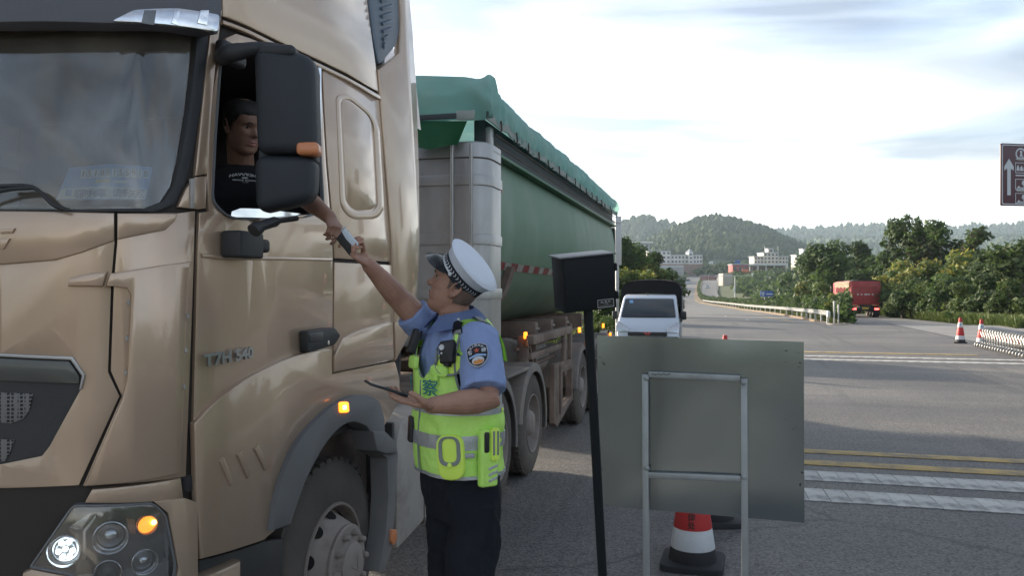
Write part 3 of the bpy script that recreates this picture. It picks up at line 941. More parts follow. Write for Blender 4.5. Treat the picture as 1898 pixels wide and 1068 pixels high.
# grille: black recess, chrome lip, two honeycomb insets
gin = [(s, z) for s, z in GRILL]
skin('grille', gin, -.011, -.009, m_black, tractor, (), 0, True)
lip_o = SPX([(0, 656), (134, 662), (157, 696), (151, 722)], .012); lip_i = SPX([(146, 724), (151, 697), (130, 668), (0, 662)], .012)
skin('grille_chrome_lip', [(-s, z) for s, z in reversed(lip_o)] + lip_o + lip_i + [(-s, z) for s, z in reversed(lip_i)], -.03, .010, m_silver, tractor, (), .002, True)
def sym(pts, d):
    q = SPX(pts, d); return q + [(-s, z) for s, z in reversed(q)]
skin('grille_bar', sym([(0, 664), (128, 670), (147, 698), (146, 712), (0, 706)], .002), -.009, .002, pm('smoked_bar', (.07, .072, .065), .3, var=.3, scale=6, coat=.4), tractor, (), .003, True)
def honey_mat():
    m = m_honey; N, L = m.node_tree.nodes, m.node_tree.links
    b = N['Principled BSDF']; t = N.new('ShaderNodeTexCoord')
    v = N.new('ShaderNodeTexVoronoi'); v.feature = 'DISTANCE_TO_EDGE'; v.inputs['Scale'].default_value = 75; v.inputs['Randomness'].default_value = .12
    L.new(t.outputs['Object'], v.inputs['Vector'])
    r = N.new('ShaderNodeValToRGB'); r.color_ramp.elements[0].position = .13; r.color_ramp.elements[0].color = (.17, .16, .155, 1)
    r.color_ramp.elements[1].position = .20; r.color_ramp.elements[1].color = (.012, .012, .012, 1)
    L.new(v.outputs['Distance'], r.inputs['Fac']); L.new(r.outputs['Color'], b.inputs['Base Color'])
honey_mat()
skin('honeycomb_mesh', smooth_path([(0, 728), (61, 730), (55, 760), (42, 778), (20, 786), (0, 784)], 1), -.009, -.004, m_honey, tractor, (), .002)
skin('honeycomb_mesh', [(0, 815), (27, 816), (18, 840), (8, 856), (0, 857)], -.009, -.004, m_honey, tractor, (), .002)
# raised maker's lettering at the left edge of the hood
for pts in ([(0, 424), (27, 423), (22, 432), (0, 433)], [(0, 442), (18, 442), (6, 462), (0, 462)]):
    skin('hood_letter', pts, .010, .022, m_paint, tractor, (), .003)

# ---- bumper, headlamp
skin('bumper_top', [(156, 934), (170, 908), (336, 887), (341, 925), (285, 932)], -.03, .010, m_paint, tractor, (), .006)
skin('lower_grille', sym([(0, 905), (150, 907), (172, 908), (140, 938), (60, 1050), (0, 1060)], -.03), -.06, -.03, m_black, tractor, (), 0, True)
for y in (912, 924, 936):
    skin('grille_slat', sym([(0, y), (108, y - 1), (108, y + 4), (0, y + 5)], -.02), -.045, -.02, m_chassis, tractor, (), .002, True)
HL = round_poly([(136, 940), (284, 936), (306, 958), (324, 1052), (318, 1080), (300, 1100), (150, 1100), (134, 1066), (58, 1052)], [10, 10, 8, 8, 8, 8, 8, 10, 6])
skin('bumper_side', [(286, 931), (342, 924), (366, 932), (368, 1130), (150, 1130), (140, 1108), (302, 1108), (326, 1084), (332, 1052), (312, 952)], -.03, .028, m_paint, tractor, (), .014)
skin('headlight_rim', [(204 + (x - 204) * 1.035, 1010 + (y - 1010) * 1.04) for x, y in HL], -.03, .020, m_lampdark, tractor, [HL], .004)
m_bowl = pm('lamp_bowl', (.34, .35, .37), .28, .55, var=.55, scale=11)
skin('bumper_corner', [(40, 1064), (58, 1056), (134, 1070), (150, 1104), (140, 1128), (30, 1128)], -.03, .02, m_paint, tractor, (), .012)
hl = skin('headlight', HL, -.06, -.035, m_bowl, tractor, (), 0)
skin('headlight_lens', HL, .012, .018, m_lens, tractor, (), .004).parent = tractor
def lamp(px, py, r, d, mat_ring, mat_core, name, depth=.05, core=.72):
    s, z = px2s(px, py, d)
    c = S2W(s, z, d); n_ = (S2W(s, z, d + .1) - c).normalized()
    M = axis_matrix(c - n_ * depth * .6, n_)
    o = lathe(name, [(r, depth), (r * 1.0, depth * .95), (r * .93, depth * 1.0), (r * .85, depth * .8), (r * core, depth * .35)], M, mat_ring, hl, 28, 60, False)
    lathe('bulb', [(r * core * 1.02, depth * .3), (r * core * .9, depth * .55), (r * core * .6, depth * .78), (r * core * .25, depth * .88), (.001, depth * .9)], M, mat_core, hl, 24, 60)
    return M
lamp(205, 995, .058, -.005, m_chrome, m_reflector, 'projector_lamp', .05, .74)
lamp(120, 1021, .056, -.005, m_chrome, m_reflector, 'daytime_lamp', .035, .8)
lamp(272, 973, .036, -.004, m_lampdark, m_amber_on, 'turn_lamp', .035, .9)
lamp(266, 1040, .046, -.006, m_chrome, m_reflector, 'high_beam', .05, .74)
lamp(200, 1060, .046, -.006, m_chrome, m_lampdark, 'high_beam', .05, .74)
for dx, dy in ((0, 0), (14, 3), (-13, 5), (7, -13), (-7, -11), (8, 15), (-6, 16)):
    s, z = px2s(120 + dx, 1020 + dy, .012)
    c = S2W(s, z, .004)
    M = axis_matrix(c, S2W(s, z, .1) - S2W(s, z, 0))
    lathe('led_dot', [(.009, 0), (.009, .004), (.005, .008), (.001, .009)], M, m_led, hl, 10, 60)
s, z = px2s(285, 969, .01)
lathe('amber_core', [(.010, 0), (.009, .006), (.001, .008)], axis_matrix(S2W(s, z, .010), S2W(s, z, .1) - S2W(s, z, 0)), m_amber_hot, hl, 10, 60)
skin('lamp_divider', [(152, 985), (178, 955), (178, 962), (160, 988), (160, 1038), (152, 1040)], -.035, .004, m_chrome, tractor, (), .002)
skin('lamp_divider', [(128, 978), (170, 950), (152, 984), (136, 980)], -.035, -.002, m_reflector, tractor, (), .002)
skin('lamp_trim', [(234, 962), (250, 965), (252, 992), (240, 990)], -.03, .002, m_amber_off, tractor, (), .002)
low_o = [(-S_CORNER + .02, .34), (S_CORNER - .10, .34), (S_CORNER - .10, .86), (-S_CORNER + .02, .86)]
skin('bumper_lower', low_o, -.05, .02, m_paint, tractor, (), .02, True)
skin('bumper_valance', [(-S_CORNER + .1, .22), (S_CORNER - .2, .22), (S_CORNER - .2, .345), (-S_CORNER + .1, .345)], -.05, .0, m_black, tractor, (), .01, True)

# ---- side: door, crease steps, rear panels, fairing
door = [(388, 392), (384, 330), (390, 200), (410, 92), (420, 70), (438, 62), (520, 92), (594, 123), (604, 300), (617, 480), (616, 700), (560, 735), (505, 800), (470, 880), (362, 920), (358, 800), (366, 480), (370, 394)]
skin('door', door, -.01, .006, m_paint, tractor, [WIN], .005)
lowb = [(360, 786)] + smooth_path([(366, 780), (400, 745), (452, 706), (505, 678), (545, 661), (575, 652)], 3) + [(616, 648), (616, 694), (733, 671), (741, 700), (742, 744), (712, 792), (700, 800), (690, 745), (650, 738), (600, 765), (552, 826), (528, 895), (510, 985), (490, 1002), (372, 1038), (364, 925)]
skin('fender_panel', lowb, .0, .028, m_paint, tractor, (), .016)
skin('door_belt_step', [(374, 470), (430, 474), (617, 479), (617, 484), (430, 482), (376, 478)], .002, .014, m_paint, tractor, (), .005)
skin('sleeper_panel', [(598, 124), (640, 146), (703, 180), (712, 300), (725, 486), (621, 479), (607, 290)], -.01, .004, m_paint, tractor, (), .005)
fr_o = round_poly([(624, 176), (648, 172), (690, 206), (704, 232), (713, 388), (700, 406), (652, 407), (632, 384)], [8, 14, 20, 14, 20, 14, 18, 18], 4)
fr_i = round_poly([(631, 186), (648, 183), (684, 212), (694, 234), (701, 380), (692, 391), (656, 392), (640, 374)], [8, 12, 18, 14, 16, 10, 14, 14], 4)
skin('blank_window_frame', fr_o, .0, .009, m_paint, tractor, [fr_i], .005)
skin('blank_window', round_poly([(633, 188), (649, 185), (683, 213), (692, 235), (699, 379), (691, 389), (657, 390), (642, 373)], [6, 10, 14, 10, 12, 8, 10, 10]), .0, .0065, m_paint, tractor, (), .004)
skin('sleeper_lower_panel', [(621, 486), (727, 491), (730, 594), (731, 668), (619, 691)], -.01, .006, m_paint, tractor, (), .006)
skin('sleeper_low_step', [(632, 636)] + smooth_path([(636, 627), (670, 612), (729, 598)], 3) + [(731, 666), (621, 689), (621, 660)], .0, .020, m_paint, tractor, (), .010)
skin('fairing_panel', [(728, 487), (716, 300), (707, 180), (703, 128), (742, 96), (745, 30), (736, -120), (722, -224), (736, -224), (752, -90), (766, 60), (773, 160), (778, 330), (778, 470), (772, 598), (734, 670), (732, 590)], -.03, .012, m_paint, tractor, (), .012)
skin('fairing_low_step', [(733, 598), (772, 590), (768, 605), (735, 668)], .0, .022, m_paint, tractor, (), .008)
skin('fairing_vent', round_poly([(660, -222), (718, -222), (733, -110), (741, 55), (734, 84), (702, 122), (692, 70)], 10), -.02, .0, m_vent, tractor, (), .006)
for i in range(9):
    y = -30 + i * 14
    skin('vent_louvre', [(706 + i * .8, y + 1), (728 - max(0, i - 6) * 7, y - 5), (728 - max(0, i - 6) * 7, y + 1), (707 + i * .8, y + 7)], -.001, .012, m_vent, tractor, (), .003)
roof = [(413, 30), (520, 78), (597, 114), (642, 136), (703, 171), (697, 118), (686, 40), (674, -60), (660, -230), (400, -230), (412, -60)]
skin('roof_side', roof, -.02, .004, m_paint, tractor, (), .008)
skin('roof_gutter', [(414, 36), (520, 83), (597, 119), (642, 141), (706, 177), (706, 184), (642, 148), (597, 126), (520, 91), (414, 44)], -.002, .018, m_paint, tractor, (), .006)
for i in range(3):
    x = 408 + i * 32; y = 856 - i * 12
    skin('fender_slot', [(x, y), (x + 8, y - 8), (x + 26, y + 38 - i * 2), (x + 20, y + 46 - i * 2)], .02, .036, m_paint, tractor, (), .004)
skin('paint_drip_panel', [(368, 1040), (490, 1005), (524, 1000), (524, 1090), (372, 1120)], -.06, -.03, m_black, tractor, (), .004)

# wheel arch trim and lamp
arch = [(505, 985)] + smooth_path([(512, 935), (528, 878), (553, 822), (595, 772), (635, 742), (672, 732), (700, 742), (712, 772)], 3) + [(714, 800), (734, 820), (738, 842), (733, 950), (726, 1020), (712, 1062), (703, 1060), (716, 985), (720, 920), (718, 850), (700, 835), (690, 805)] + smooth_path([(680, 790), (655, 782), (628, 795), (598, 832), (568, 890), (548, 945), (540, 972)], 3)
skin('wheel_arch_trim', arch, -.05, .055, m_grey_pl, tractor, (), .022)
skin('arch_rear_step', [(692, 800), (714, 800), (735, 820), (738, 842), (716, 842), (700, 836)], -.05, .085, m_grey_pl, tractor, (), .012)
ml = skin('side_marker_lamp', round_poly([(631, 746), (647, 745), (648, 765), (632, 766)], 4), .05, .066, m_amber_on, tractor, (), .004)
skin('marker_core', round_poly([(636, 752), (643, 751), (643, 760), (636, 760)], 2), .065, .069, m_amber_hot, ml, (), .002)
skin('arch_reflector', round_poly([(727, 982), (736, 982), (737, 1000), (731, 1012), (726, 1005)], 3), .05, .07, m_amber_off, tractor, (), .003)

# door handle, badge, window surround
hd = skin('door_handle', round_poly([(570, 614), (622, 607), (633, 622), (622, 640), (572, 655)], 5), .01, .05, m_black, tractor, (), .010)
skin('handle_grip', round_poly([(574, 619), (600, 615), (600, 632), (575, 636)], 3), .048, .054, pm('handle_grip', (.035, .037, .042), .35, var=.1), hd, (), .003)
s, z = px2s(608, 636, .05)
lathe('lock', [(.011, 0), (.011, .006), (.006, .007)], axis_matrix(S2W(s, z, .048), (1, 0, 0)), m_chrome, hd, 14, 50)
bs, bz = px2s(426, 662, .03)
def on_skin(co): return S2W(bs + co.x, bz + co.y + co.x * .055, .034 + co.z)
text_mesh('badge_lettering', 'T7H 540', .062, None, m_silver, tractor, .006, xs=1.12, offset=.0022, fn=on_skin)
skin('window_seal', [(p[0] + (497 - p[0]) * -.022, p[1] + (245 - p[1]) * -.022) for p in WIN], -.002, .014, m_grey_pl, tractor, [WIN], .004)
skin('window_sill_trim', [(478, 407), (575, 397), (560, 404), (482, 411)], .004, .03, m_paint, tractor, (), .006)
wg = SPX([(430, 402), (432, 392), (448, 386), (484, 387), (560, 396), (576, 398), (500, 404)], -.02)
skin('door_glass', wg, -.030, -.026, m_sideglass, tractor, (), 0, True)

# ---- cab box: far side, back wall, roof, floor, interior
def cabloop(z, o=-.04, y_back=4.72):
    q = []
    for s in np.linspace(0, SL[-1], 60):
        w = S2W(float(s), z, o)
        if w.y <= y_back: q.append((w.x, w.y))
    return q
def quad_sheet(name, loops, mat, par, smooth=60):
    v, f = [], []
    n = min(len(l) for l in loops)
    for l in loops:
        v += l[:n]
    for j in range(len(loops) - 1):
        for i in range(n - 1):
            f.append((j * n + i, j * n + i + 1, (j + 1) * n + i + 1, (j + 1) * n + i))
    return mesh_obj(name, v, f, mat, par, smooth=smooth)
far = []
for z in (.95, 1.4, 2.24, 2.8, 3.3, 3.62):
    far.append([(2 * CX - S2W(float(s), z, 0).x, S2W(float(s), z, 0).y, z) for s in np.linspace(S_CORNER - .15, SL[-1], 20)])
quad_sheet('far_side_wall', far, m_paint, tractor)
box('back_wall', (CX, 4.30, 2.3), (2.40, .04, 2.3), m_grey_pl, tractor, .01)
box('cab_floor', (CX, 3.4, 1.22), (2.40, 1.75, .06), m_interior, tractor, .005)
box('ceiling_lining', (CX, 3.45, 2.98), (2.30, 1.6, .05), m_interior, tractor, .01)
rf = []
for z, inset in ((3.0, .0), (3.3, .02), (3.5, .10), (3.62, .24), (3.70, .45)):
    lo_ = []
    for s in np.linspace(-SL[-1] * .93, SL[-1] * .93, 81):
        w = S2W(float(s), z, -.02 - inset)
        lo_.append((w.x, max(w.y, 2.2 + (z - 3.0) * .9), z))
    rf.append(lo_)
quad_sheet('roof_shell', rf, m_paint, tractor)
mesh_obj('roof_top', [(x, y, z) for x, y, z in rf[-1]], [tuple(range(len(rf[-1])))], m_paint, tractor)
box('dashboard', (CX, 2.66, 1.93), (1.75, .62, .34), m_interior, tractor, .06, seg=4)
skin('dash_cloth', [(-.62, 2.17), (.92, 2.17), (.92, 2.19), (-.62, 2.19)], -.42, -.06, m_int_red, tractor, (), .004, True)
# the driver's seat, steering wheel, bunk curtain behind
bm = bmesh.new()
add_box(bm, (-2.42, 3.42, 1.66), (.52, .52, .16), .05, None, 3)
add_box(bm, (-2.42, 3.72, 2.10), (.50, .14, .78), .05, Matrix.Rotation(-.14, 3, 'X'), 3)
add_box(bm, (-2.42, 3.42, 1.42), (.34, .36, .36), .02)
bm_obj('driver_seat', bm, pm('seat_cloth', (.06, .055, .06), .9, var=.2, scale=20, bump=.2, bscale=200), tractor, True, 40)
bm = bmesh.new()
cst = Vector((-2.45, 2.98, 2.16)); ax_ = Vector((0, -.55, .83)).normalized(); fx, fy = frame_of(ax_)
ring = [cst + fx * .23 * math.cos(a) + fy * .23 * math.sin(a) for a in np.linspace(0, 2 * math.pi, 29)]
add_tube(bm, ring, .016, 8)
for a in (0.2, 2.9, 4.6):
    add_tube(bm, [cst, cst + fx * .22 * math.cos(a) + fy * .22 * math.sin(a)], .014, 6)
add_tube(bm, [cst, cst - ax_ * .35], .035, 8)
bm_obj('steering_wheel', bm, m_black, tractor, True, 50)
box('bunk_curtain', (CX, 3.98, 2.45), (2.2, .03, 1.0), pm('curtain', (.05, .045, .05), .95, var=.3, stretch=(14, 1, 1), scale=2), tractor, .005)
# pale far-side mirror glimpsed through the screen
box('far_side_mirror', (2 * CX + 1.62, 2.62, 2.52), (.24, .10, .42), m_black, tractor, .04, seg=3)

# wipers
for pts in ([(0, 345), (60, 347), (100, 380), (128, 390)], [(-60, 372), (10, 352), (62, 348)]):
    w = [S2W(*px2s(max(x, -40), y, .035), .035) for x, y in smooth_path(pts, 5)]
    tube('wiper', w, .0075, m_black, tractor, 8)

# ---- mirror: upper arm, big housing, lower housing, arm, door mount
def rounded_block(name, c, size, bev, rot, mat, par, taper=None):
    bm = bmesh.new(); add_box(bm, (0, 0, 0), size, bev, None, 4)
    if taper:
        for v in bm.verts: v.co = taper(v.co)
    bmesh.ops.transform(bm, matrix=Matrix.Translation(c) @ rot.to_4x4(), verts=bm.verts[:])
    return bm_obj(name, bm, mat, par, True, 45)
Rm = Matrix.Rotation(math.radians(16), 3, 'Z')
m_mirror = pm('mirror_shell', (.020, .024, .031), .5, var=.15, scale=12, bump=.35, bscale=700)
def tp_up(co):
    k = co.z / .39
    return Vector((co.x * (1 + .02 * k) + .012 * k * -1, co.y - .035 * (1 - (co.x / .14) ** 2), co.z - co.x * .16 * (1 if co.z > 0 else .0)))
dM = 3.05
mc = P(537, 197, dM)
mirror = rounded_block('mirror_housing', mc, (.232, .14, .395), .045, Rm, m_mirror, tractor, tp_up)
def tp_lo(co):
    k = co.z / .2
    return Vector((co.x * (1.0 + .10 * (k if k < 0 else 0)), co.y - .03 * (1 - (co.x / .14) ** 2), co.z + (0.0 if co.z > 0 else (.05 * max(0, co.x / .12)))))
mc2 = P(535, 344, dM)
rounded_block('wide_angle_mirror', mc2, (.232, .13, .215), .042, Rm, m_mirror, tractor, tp_lo)
rounded_block('mirror_joint', P(537, 291, dM), (.22, .08, .05), .01, Rm, m_black, tractor)
rounded_block('mirror_indicator', P(570, 278, dM - .055) + Vector((.008, 0, 0)), (.085, .09, .050), .018, Rm, m_amber_off, tractor)
mg = rounded_block('mirror_glass', mc + Rm @ Vector((0, .066, 0)), (.215, .01, .34), .004, Rm, m_chrome, tractor)
up = [S2W(*px2s(418, 104, .05), .03), P(428, 98, 2.98), P(470, 92, 3.0), P(515, 95, 3.03), P(555, 112, 3.05)]
tube('mirror_upper_arm', [Vector(q) for q in smooth_path(up, 5)], [(.03, .034)] * 8 + [(.036, .030)] * 8 + [(.04, .028)] * 5, m_black, tractor, 12)
rounded_block('mirror_arm_root', S2W(*px2s(432, 100, .03), .02), (.05, .16, .085), .02, Matrix.Identity(3), m_black, tractor)
rounded_block('mirror_arm_cap', P(517, 98, 3.0), (.14, .09, .05), .022, Rm, m_black, tractor)
lo = [P(470, 428, 2.92), P(482, 420, 2.94), P(510, 411, 2.98), P(550, 405, 3.02)]
tube('mirror_lower_arm', [Vector(q) for q in smooth_path(lo, 5)], [(.034, .026)] * 5 + [(.04, .020)] * 6 + [(.035, .010)] * 5, m_black, tractor, 12)
rounded_block('mirror_mount', S2W(*px2s(452, 454, .05), .045), (.09, .165, .105), .012, Matrix.Identity(3), m_black, tractor)
rounded_block('mirror_mount_cap', S2W(*px2s(484, 456, .03), .03), (.05, .07, .055), .015, Matrix.Identity(3), m_black, tractor)

# ---- wheels
def wheel(x_out, y, r, width, par, kind, zc=None):
    "truck wheel facing +x: tyre with sidewall ribs and tread blocks, rim with hand holes, hub, nuts"
    zc = r if zc is None else zc
    M = axis_matrix((x_out, y, zc), (1, 0, 0), (0, 1, 0))
    w = width
    prof_ = [(.292, -.03), (.30, -.012), (.335, -.002), (.39, .0), (.43, -.004), (.455, -.012), (r - .035, -.022), (r - .012, -.040), (r, -.065),
             (r, -.10), (r - .010, -.105), (r - .010, -.117), (r, -.122), (r, -w + .122), (r - .010, -w + .117), (r - .010, -w + .105), (r, -w + .10), (r, -w + .065), (r - .03, -w + .03), (.43, -w), (.30, -w + .01)]
    wh = lathe('wheel', prof_, M, m_rubber, par, 56, 50, False)
    if kind != 'far':
        # tread shoulder blocks
        bm = bmesh.new()
        for k in range(44):
            a = 2 * math.pi * k / 44
            R_ = Matrix.Rotation(a, 3, 'Z')
            add_box(bm, R_ @ Vector((r - .006, 0, -.062)), (.022, .042, .05), 0, R_)
        bmesh.ops.transform(bm, matrix=M, verts=bm.verts[:])
        o = bm_obj('tread', bm, m_rubber, wh); o['kind'] = 'stuff'
    if kind == 'steer':
        rim = lathe('rim', [(.300, -.06), (.307, -.008), (.303, .002), (.292, .0), (.284, -.018), (.275, -.085), (.262, -.075), (.205, .045), (.195, .055), (.150, .058)], M, m_rim, wh, 48, 40, False)
        for k in range(10):
            a = 2 * math.pi * (k + .5) / 10
            c = M @ Vector((.242 * math.cos(a), .242 * math.sin(a), -.033))
            n_ = (M.to_3x3() @ Vector((math.cos(a) * .83, math.sin(a) * .83, .55))).normalized()
            bm = bmesh.new()
            add_lathe(bm, [(.036, .006), (.033, .008), (.027, -.002)], axis_matrix(c, n_), 18, True)
            bm_obj('hand_hole', bm, pm('hole_black', (.008, .007, .007), .9), rim.parent, True, 40)
        hub = lathe('hub', [(.200, .030), (.200, .066), (.192, .074), (.125, .076), (.118, .084), (.114, .100), (.100, .108), (.05, .110), (.001, .110)], M, m_rim, wh, 40, 35)
        for k in range(10):
            a = 2 * math.pi * k / 10
            bm = bmesh.new(); add_lathe(bm, [(.020, .068), (.020, .086), (.015, .104), (.010, .110)], M @ Matrix.Translation((.158 * math.cos(a), .158 * math.sin(a), 0)), 8, True)
            bm_obj('wheel_nut', bm, m_rim, wh, True, 30)
        # hub cap emblem: bar over a chevron
        plate('hub_emblem', [(-.035, .03), (.035, .03), (.035, .042), (-.035, .042)], M @ Matrix.Translation((0, 0, .109)) @ Matrix.Rotation(math.radians(-90), 4, 'Z'), m_rim, wh, 0, .005, .001)
        plate('hub_emblem', [(-.035, .022), (0, -.04), (.035, .022), (.022, .022), (0, -.018), (-.022, .022)], M @ Matrix.Translation((0, 0, .109)) @ Matrix.Rotation(math.radians(-90), 4, 'Z'), m_rim, wh, 0, .005, .001)
    else:
        lathe('rim', [(.300, -.10), (.306, -.012), (.302, .0), (.292, -.004), (.282, -.03), (.268, -.17), (.255, -.185), (.19, -.17), (.175, -.155), (.165, -.10), (.12, -.02), (.10, -.005), (.001, .0)], M, m_rim, wh, 40, 40)
        for k in range(10):
            a = 2 * math.pi * k / 10
            bm = bmesh.new(); add_lathe(bm, [(.017, -.18), (.017, -.150), (.012, -.135)], M @ Matrix.Translation((.212 * math.cos(a), .212 * math.sin(a), 0)), 8, True)
            bm_obj('wheel_nut', bm, m_rim, wh, True, 30)
    return wh
R_T = .53
YF = 3.70
wheel(-1.905, YF, R_T, .31, tractor, 'steer')
wheel(2 * CX + 1.905 + .31, YF, R_T, .31, tractor, 'far')
for y in (6.72, 8.06):
    wheel(-1.865, y, R_T, .29, tractor, 'drive')
    wheel(-2.17, y, R_T, .29, tractor, 'far')
    wheel(2 * CX + 1.865 + .60, y, R_T, .58, tractor, 'far')
# inner wheel house, mudguards, side tank, chassis
bm = bmesh.new()
add_tube(bm, [Vector((-2.06, YF + .66 * math.cos(a), .58 + .60 * math.sin(a))) for a in np.linspace(-.35, math.pi + .2, 18)], [(.18, .012)] * 18, 10, Vector((1, 0, 0)))
bm_obj('wheel_house', bm, m_chassis, tractor, True, 50)
bm = bmesh.new()
add_box(bm, (-2.06, 4.40, .78), (.36, .04, .72), .01)
bm_obj('mud_flap', bm, m_black, tractor, True, 40)
def mudguard(y, par, x0, x1, zc, r, a0, a1, mat, name='mudguard'):
    bm = bmesh.new()
    n = 22; sec = [(x0, 0), (x0, .0), (x1 - .05, .02), (x1 - .012, .012), (x1, -.02), (x1, -.075), (x1 - .012, -.075), (x1 - .02, -.02), (x0, -.012)]
    rings = []
    for k in range(n):
        a = a0 + (a1 - a0) * k / (n - 1)
        rings.append([bm.verts.new((x, y + (r + h) * math.cos(a), zc + (r + h) * math.sin(a))) for x, h in sec[1:]])
    m_ = len(rings[0])
    for k in range(n - 1):
        for j in range(m_):
            bm.faces.new((rings[k][j], rings[k][(j + 1) % m_], rings[k + 1][(j + 1) % m_], rings[k + 1][j]))
    bm.faces.new(rings[0]); bm.faces.new(rings[-1][::-1])
    return bm_obj(name, bm, mat, par, True, 45)
m_guard = pm('dusty_guard', (.17, .155, .145), .75, var=.15, scale=6, bump=.15, bscale=80, col2=(.27, .22, .18), c2=(.45, .7))
mudguard(6.72, tractor, -2.45, -1.85, .53, .62, math.radians(-10), math.radians(172), m_guard)
mudguard(8.06, tractor, -2.45, -1.85, .53, .62, math.radians(-14), math.radians(172), m_guard)
# flat guard roof joining the two rear guards
box('guard_bridge', (-2.15, 7.39, 1.13), (.60, .9, .035), m_guard, tractor, .012)
# side tank behind the front wheel
tk = round_poly([(4.42, .36), (4.98, .42), (5.35, .40), (5.35, 1.14), (4.95, 1.16), (4.50, 1.14), (4.42, 1.02)], [.05, .06, .05, .10, .08, .12, .08], 5)
Mt = Matrix(((0, 0, 1, -2.45), (1, 0, 0, 0), (0, 1, 0, 0), (0, 0, 0, 1)))
tank = plate('side_tank', tk, Mt, m_dustmetal, tractor, 0, .585, .07, smooth=40)
Mt2 = Mt.copy()
plate('tank_seam', [(4.86, .40), (4.875, .40), (4.875, 1.14), (4.86, 1.14)], Mt2, m_chassis, tractor, .56, .588, .001)
box('tank_strap', (-2.12, 5.28, .8), (.56, .05, .80), m_chassis, tractor, .01)
bm = bmesh.new()
for x in (CX - .42, CX + .42):
    add_box(bm, (x, 5.9, .98), (.09, 6.6, .28), .01)
for y in (3.0, 4.6, 5.7, 7.4, 8.9):
    add_box(bm, (CX, y, .98), (.8, .12, .2), .01)
add_box(bm, (CX, 7.4, 1.22), (.95, 1.0, .10), .03)
for y in (3.7, 6.72, 8.06):
    add_tube(bm, [(-4.2, y, .53), (-2.2, y, .53)], .09, 10)
bm_obj('chassis_frame', bm, m_chassis, tractor, True, 40)
# air tanks, brackets and hoses between cab and trailer
for y, z, r_ in ((5.75, .74, .15), (5.75, 1.10, .12)):
    tube('air_tank', [(-2.35, y - .32, z), (-2.35, y + .32, z)], r_, m_chassis, tractor, 18, round_ends=True)
bm = bmesh.new()
for k in range(5):
    add_tube(bm, [Vector(q) for q in smooth_path([(-2.5 + k * .05, 4.55, 1.6), (-2.5 + k * .05, 4.9, 1.1 + .04 * k), (-2.5 + .05 * k, 5.4, 1.15), (-2.6, 6.2, 1.5)], 6)], .018, 6)
bm_obj('air_hose', bm, m_black, tractor, True, 50)
box('catwalk', (-2.55, 5.6, 1.20), (.9, 1.5, .05), m_chassis, tractor, .01)
box('battery_box', (-2.1, 5.75, 1.02), (.42, .55, .3), m_chassis, tractor, .02)
# ================================================================== THE TRAILER AND ITS TARPAULIN
m_green = pm('trailer_green', (.068, .165, .10), .55, .1, var=.18, scale=1.4, bump=.06, bscale=40, col2=(.19, .26, .20), c2=(.42, .72), stretch=(1, .8, .28), flat_wave=.02,
             dust=(.22, .19, .15), dust_amt=.45, dust_h=(1.2, 2.4))
m_steel = pm('stainless', (.47, .47, .475), .34, .5, var=.15, scale=2.0, bump=.08, bscale=30, col2=(.28, .27, .26), c2=(.44, .72), stretch=(1, 1, .4), flat_wave=.02)
m_tframe = pm('trailer_frame', (.15, .105, .085), .8, .1, var=.25, scale=5, bump=.25, bscale=70, col2=(.26, .205, .165), c2=(.42, .66))
m_tarp = pm('tarp_green', (.46, .72, .69), .5, var=.12, scale=2.5, bump=.2, bscale=22, col2=(.56, .72, .68), c2=(.42, .72), trans=.25)
m_tarp_dk = pm('tarp_deep_green', (.035, .19, .085), .5, var=.15, scale=3, bump=.1, bscale=30, trans=.2)
m_hem = pm('tarp_hem', (.30, .33, .31), .7, var=.2, scale=8)
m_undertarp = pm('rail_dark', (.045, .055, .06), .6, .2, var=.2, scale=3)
m_tape_r = pm('tape_red', (.42, .07, .07), .5, var=.25, scale=20, col2=(.3, .22, .18), c2=(.5, .75))
m_tape_w = pm('tape_white', (.55, .53, .48), .5, var=.2, scale=20, col2=(.32, .28, .23), c2=(.48, .75))

trailer = empty('dump_trailer', (CX, 11, 0), 'green round-bottomed dump trailer with silver front coupled behind the gold cab', 'trailer')
TY0, TY1 = 6.36, 14.72
SEC = smooth_path([(1.19, 3.09), (1.235, 2.82), (1.26, 2.52), (1.235, 2.24), (1.14, 1.99), (.96, 1.79), (.72, 1.63), (.40, 1.53), (0, 1.50)], 3)
full = [(CX + x, z) for x, z in SEC] + [(CX - x, z) for x, z in reversed(SEC[:-1])]
def loft(name, secs, mat, par, smooth=40, cap=True):
    bm = bmesh.new(); rings = []
    for y, pts in secs: rings.append([bm.verts.new((x, y, z)) for x, z in pts])
    n = len(rings[0])
    for a, b in zip(rings[:-1], rings[1:]):
        for j in range(n - 1): bm.faces.new((a[j], a[j + 1], b[j + 1], b[j]))
    if cap:
        bm.faces.new(rings[0]); bm.faces.new(rings[-1][::-1])
    return bm_obj(name, bm, mat, par, True, smooth)
secs = []
for y in np.linspace(TY0, TY1, 19):
    k = sst(TY1 - .5, TY1, y)
    secs.append((float(y), [(CX + (x - CX) * (1 - .0 * k), z + (3.09 - z) * .10 * k) for x, z in full]))
loft('barrel', secs, m_green, trailer)
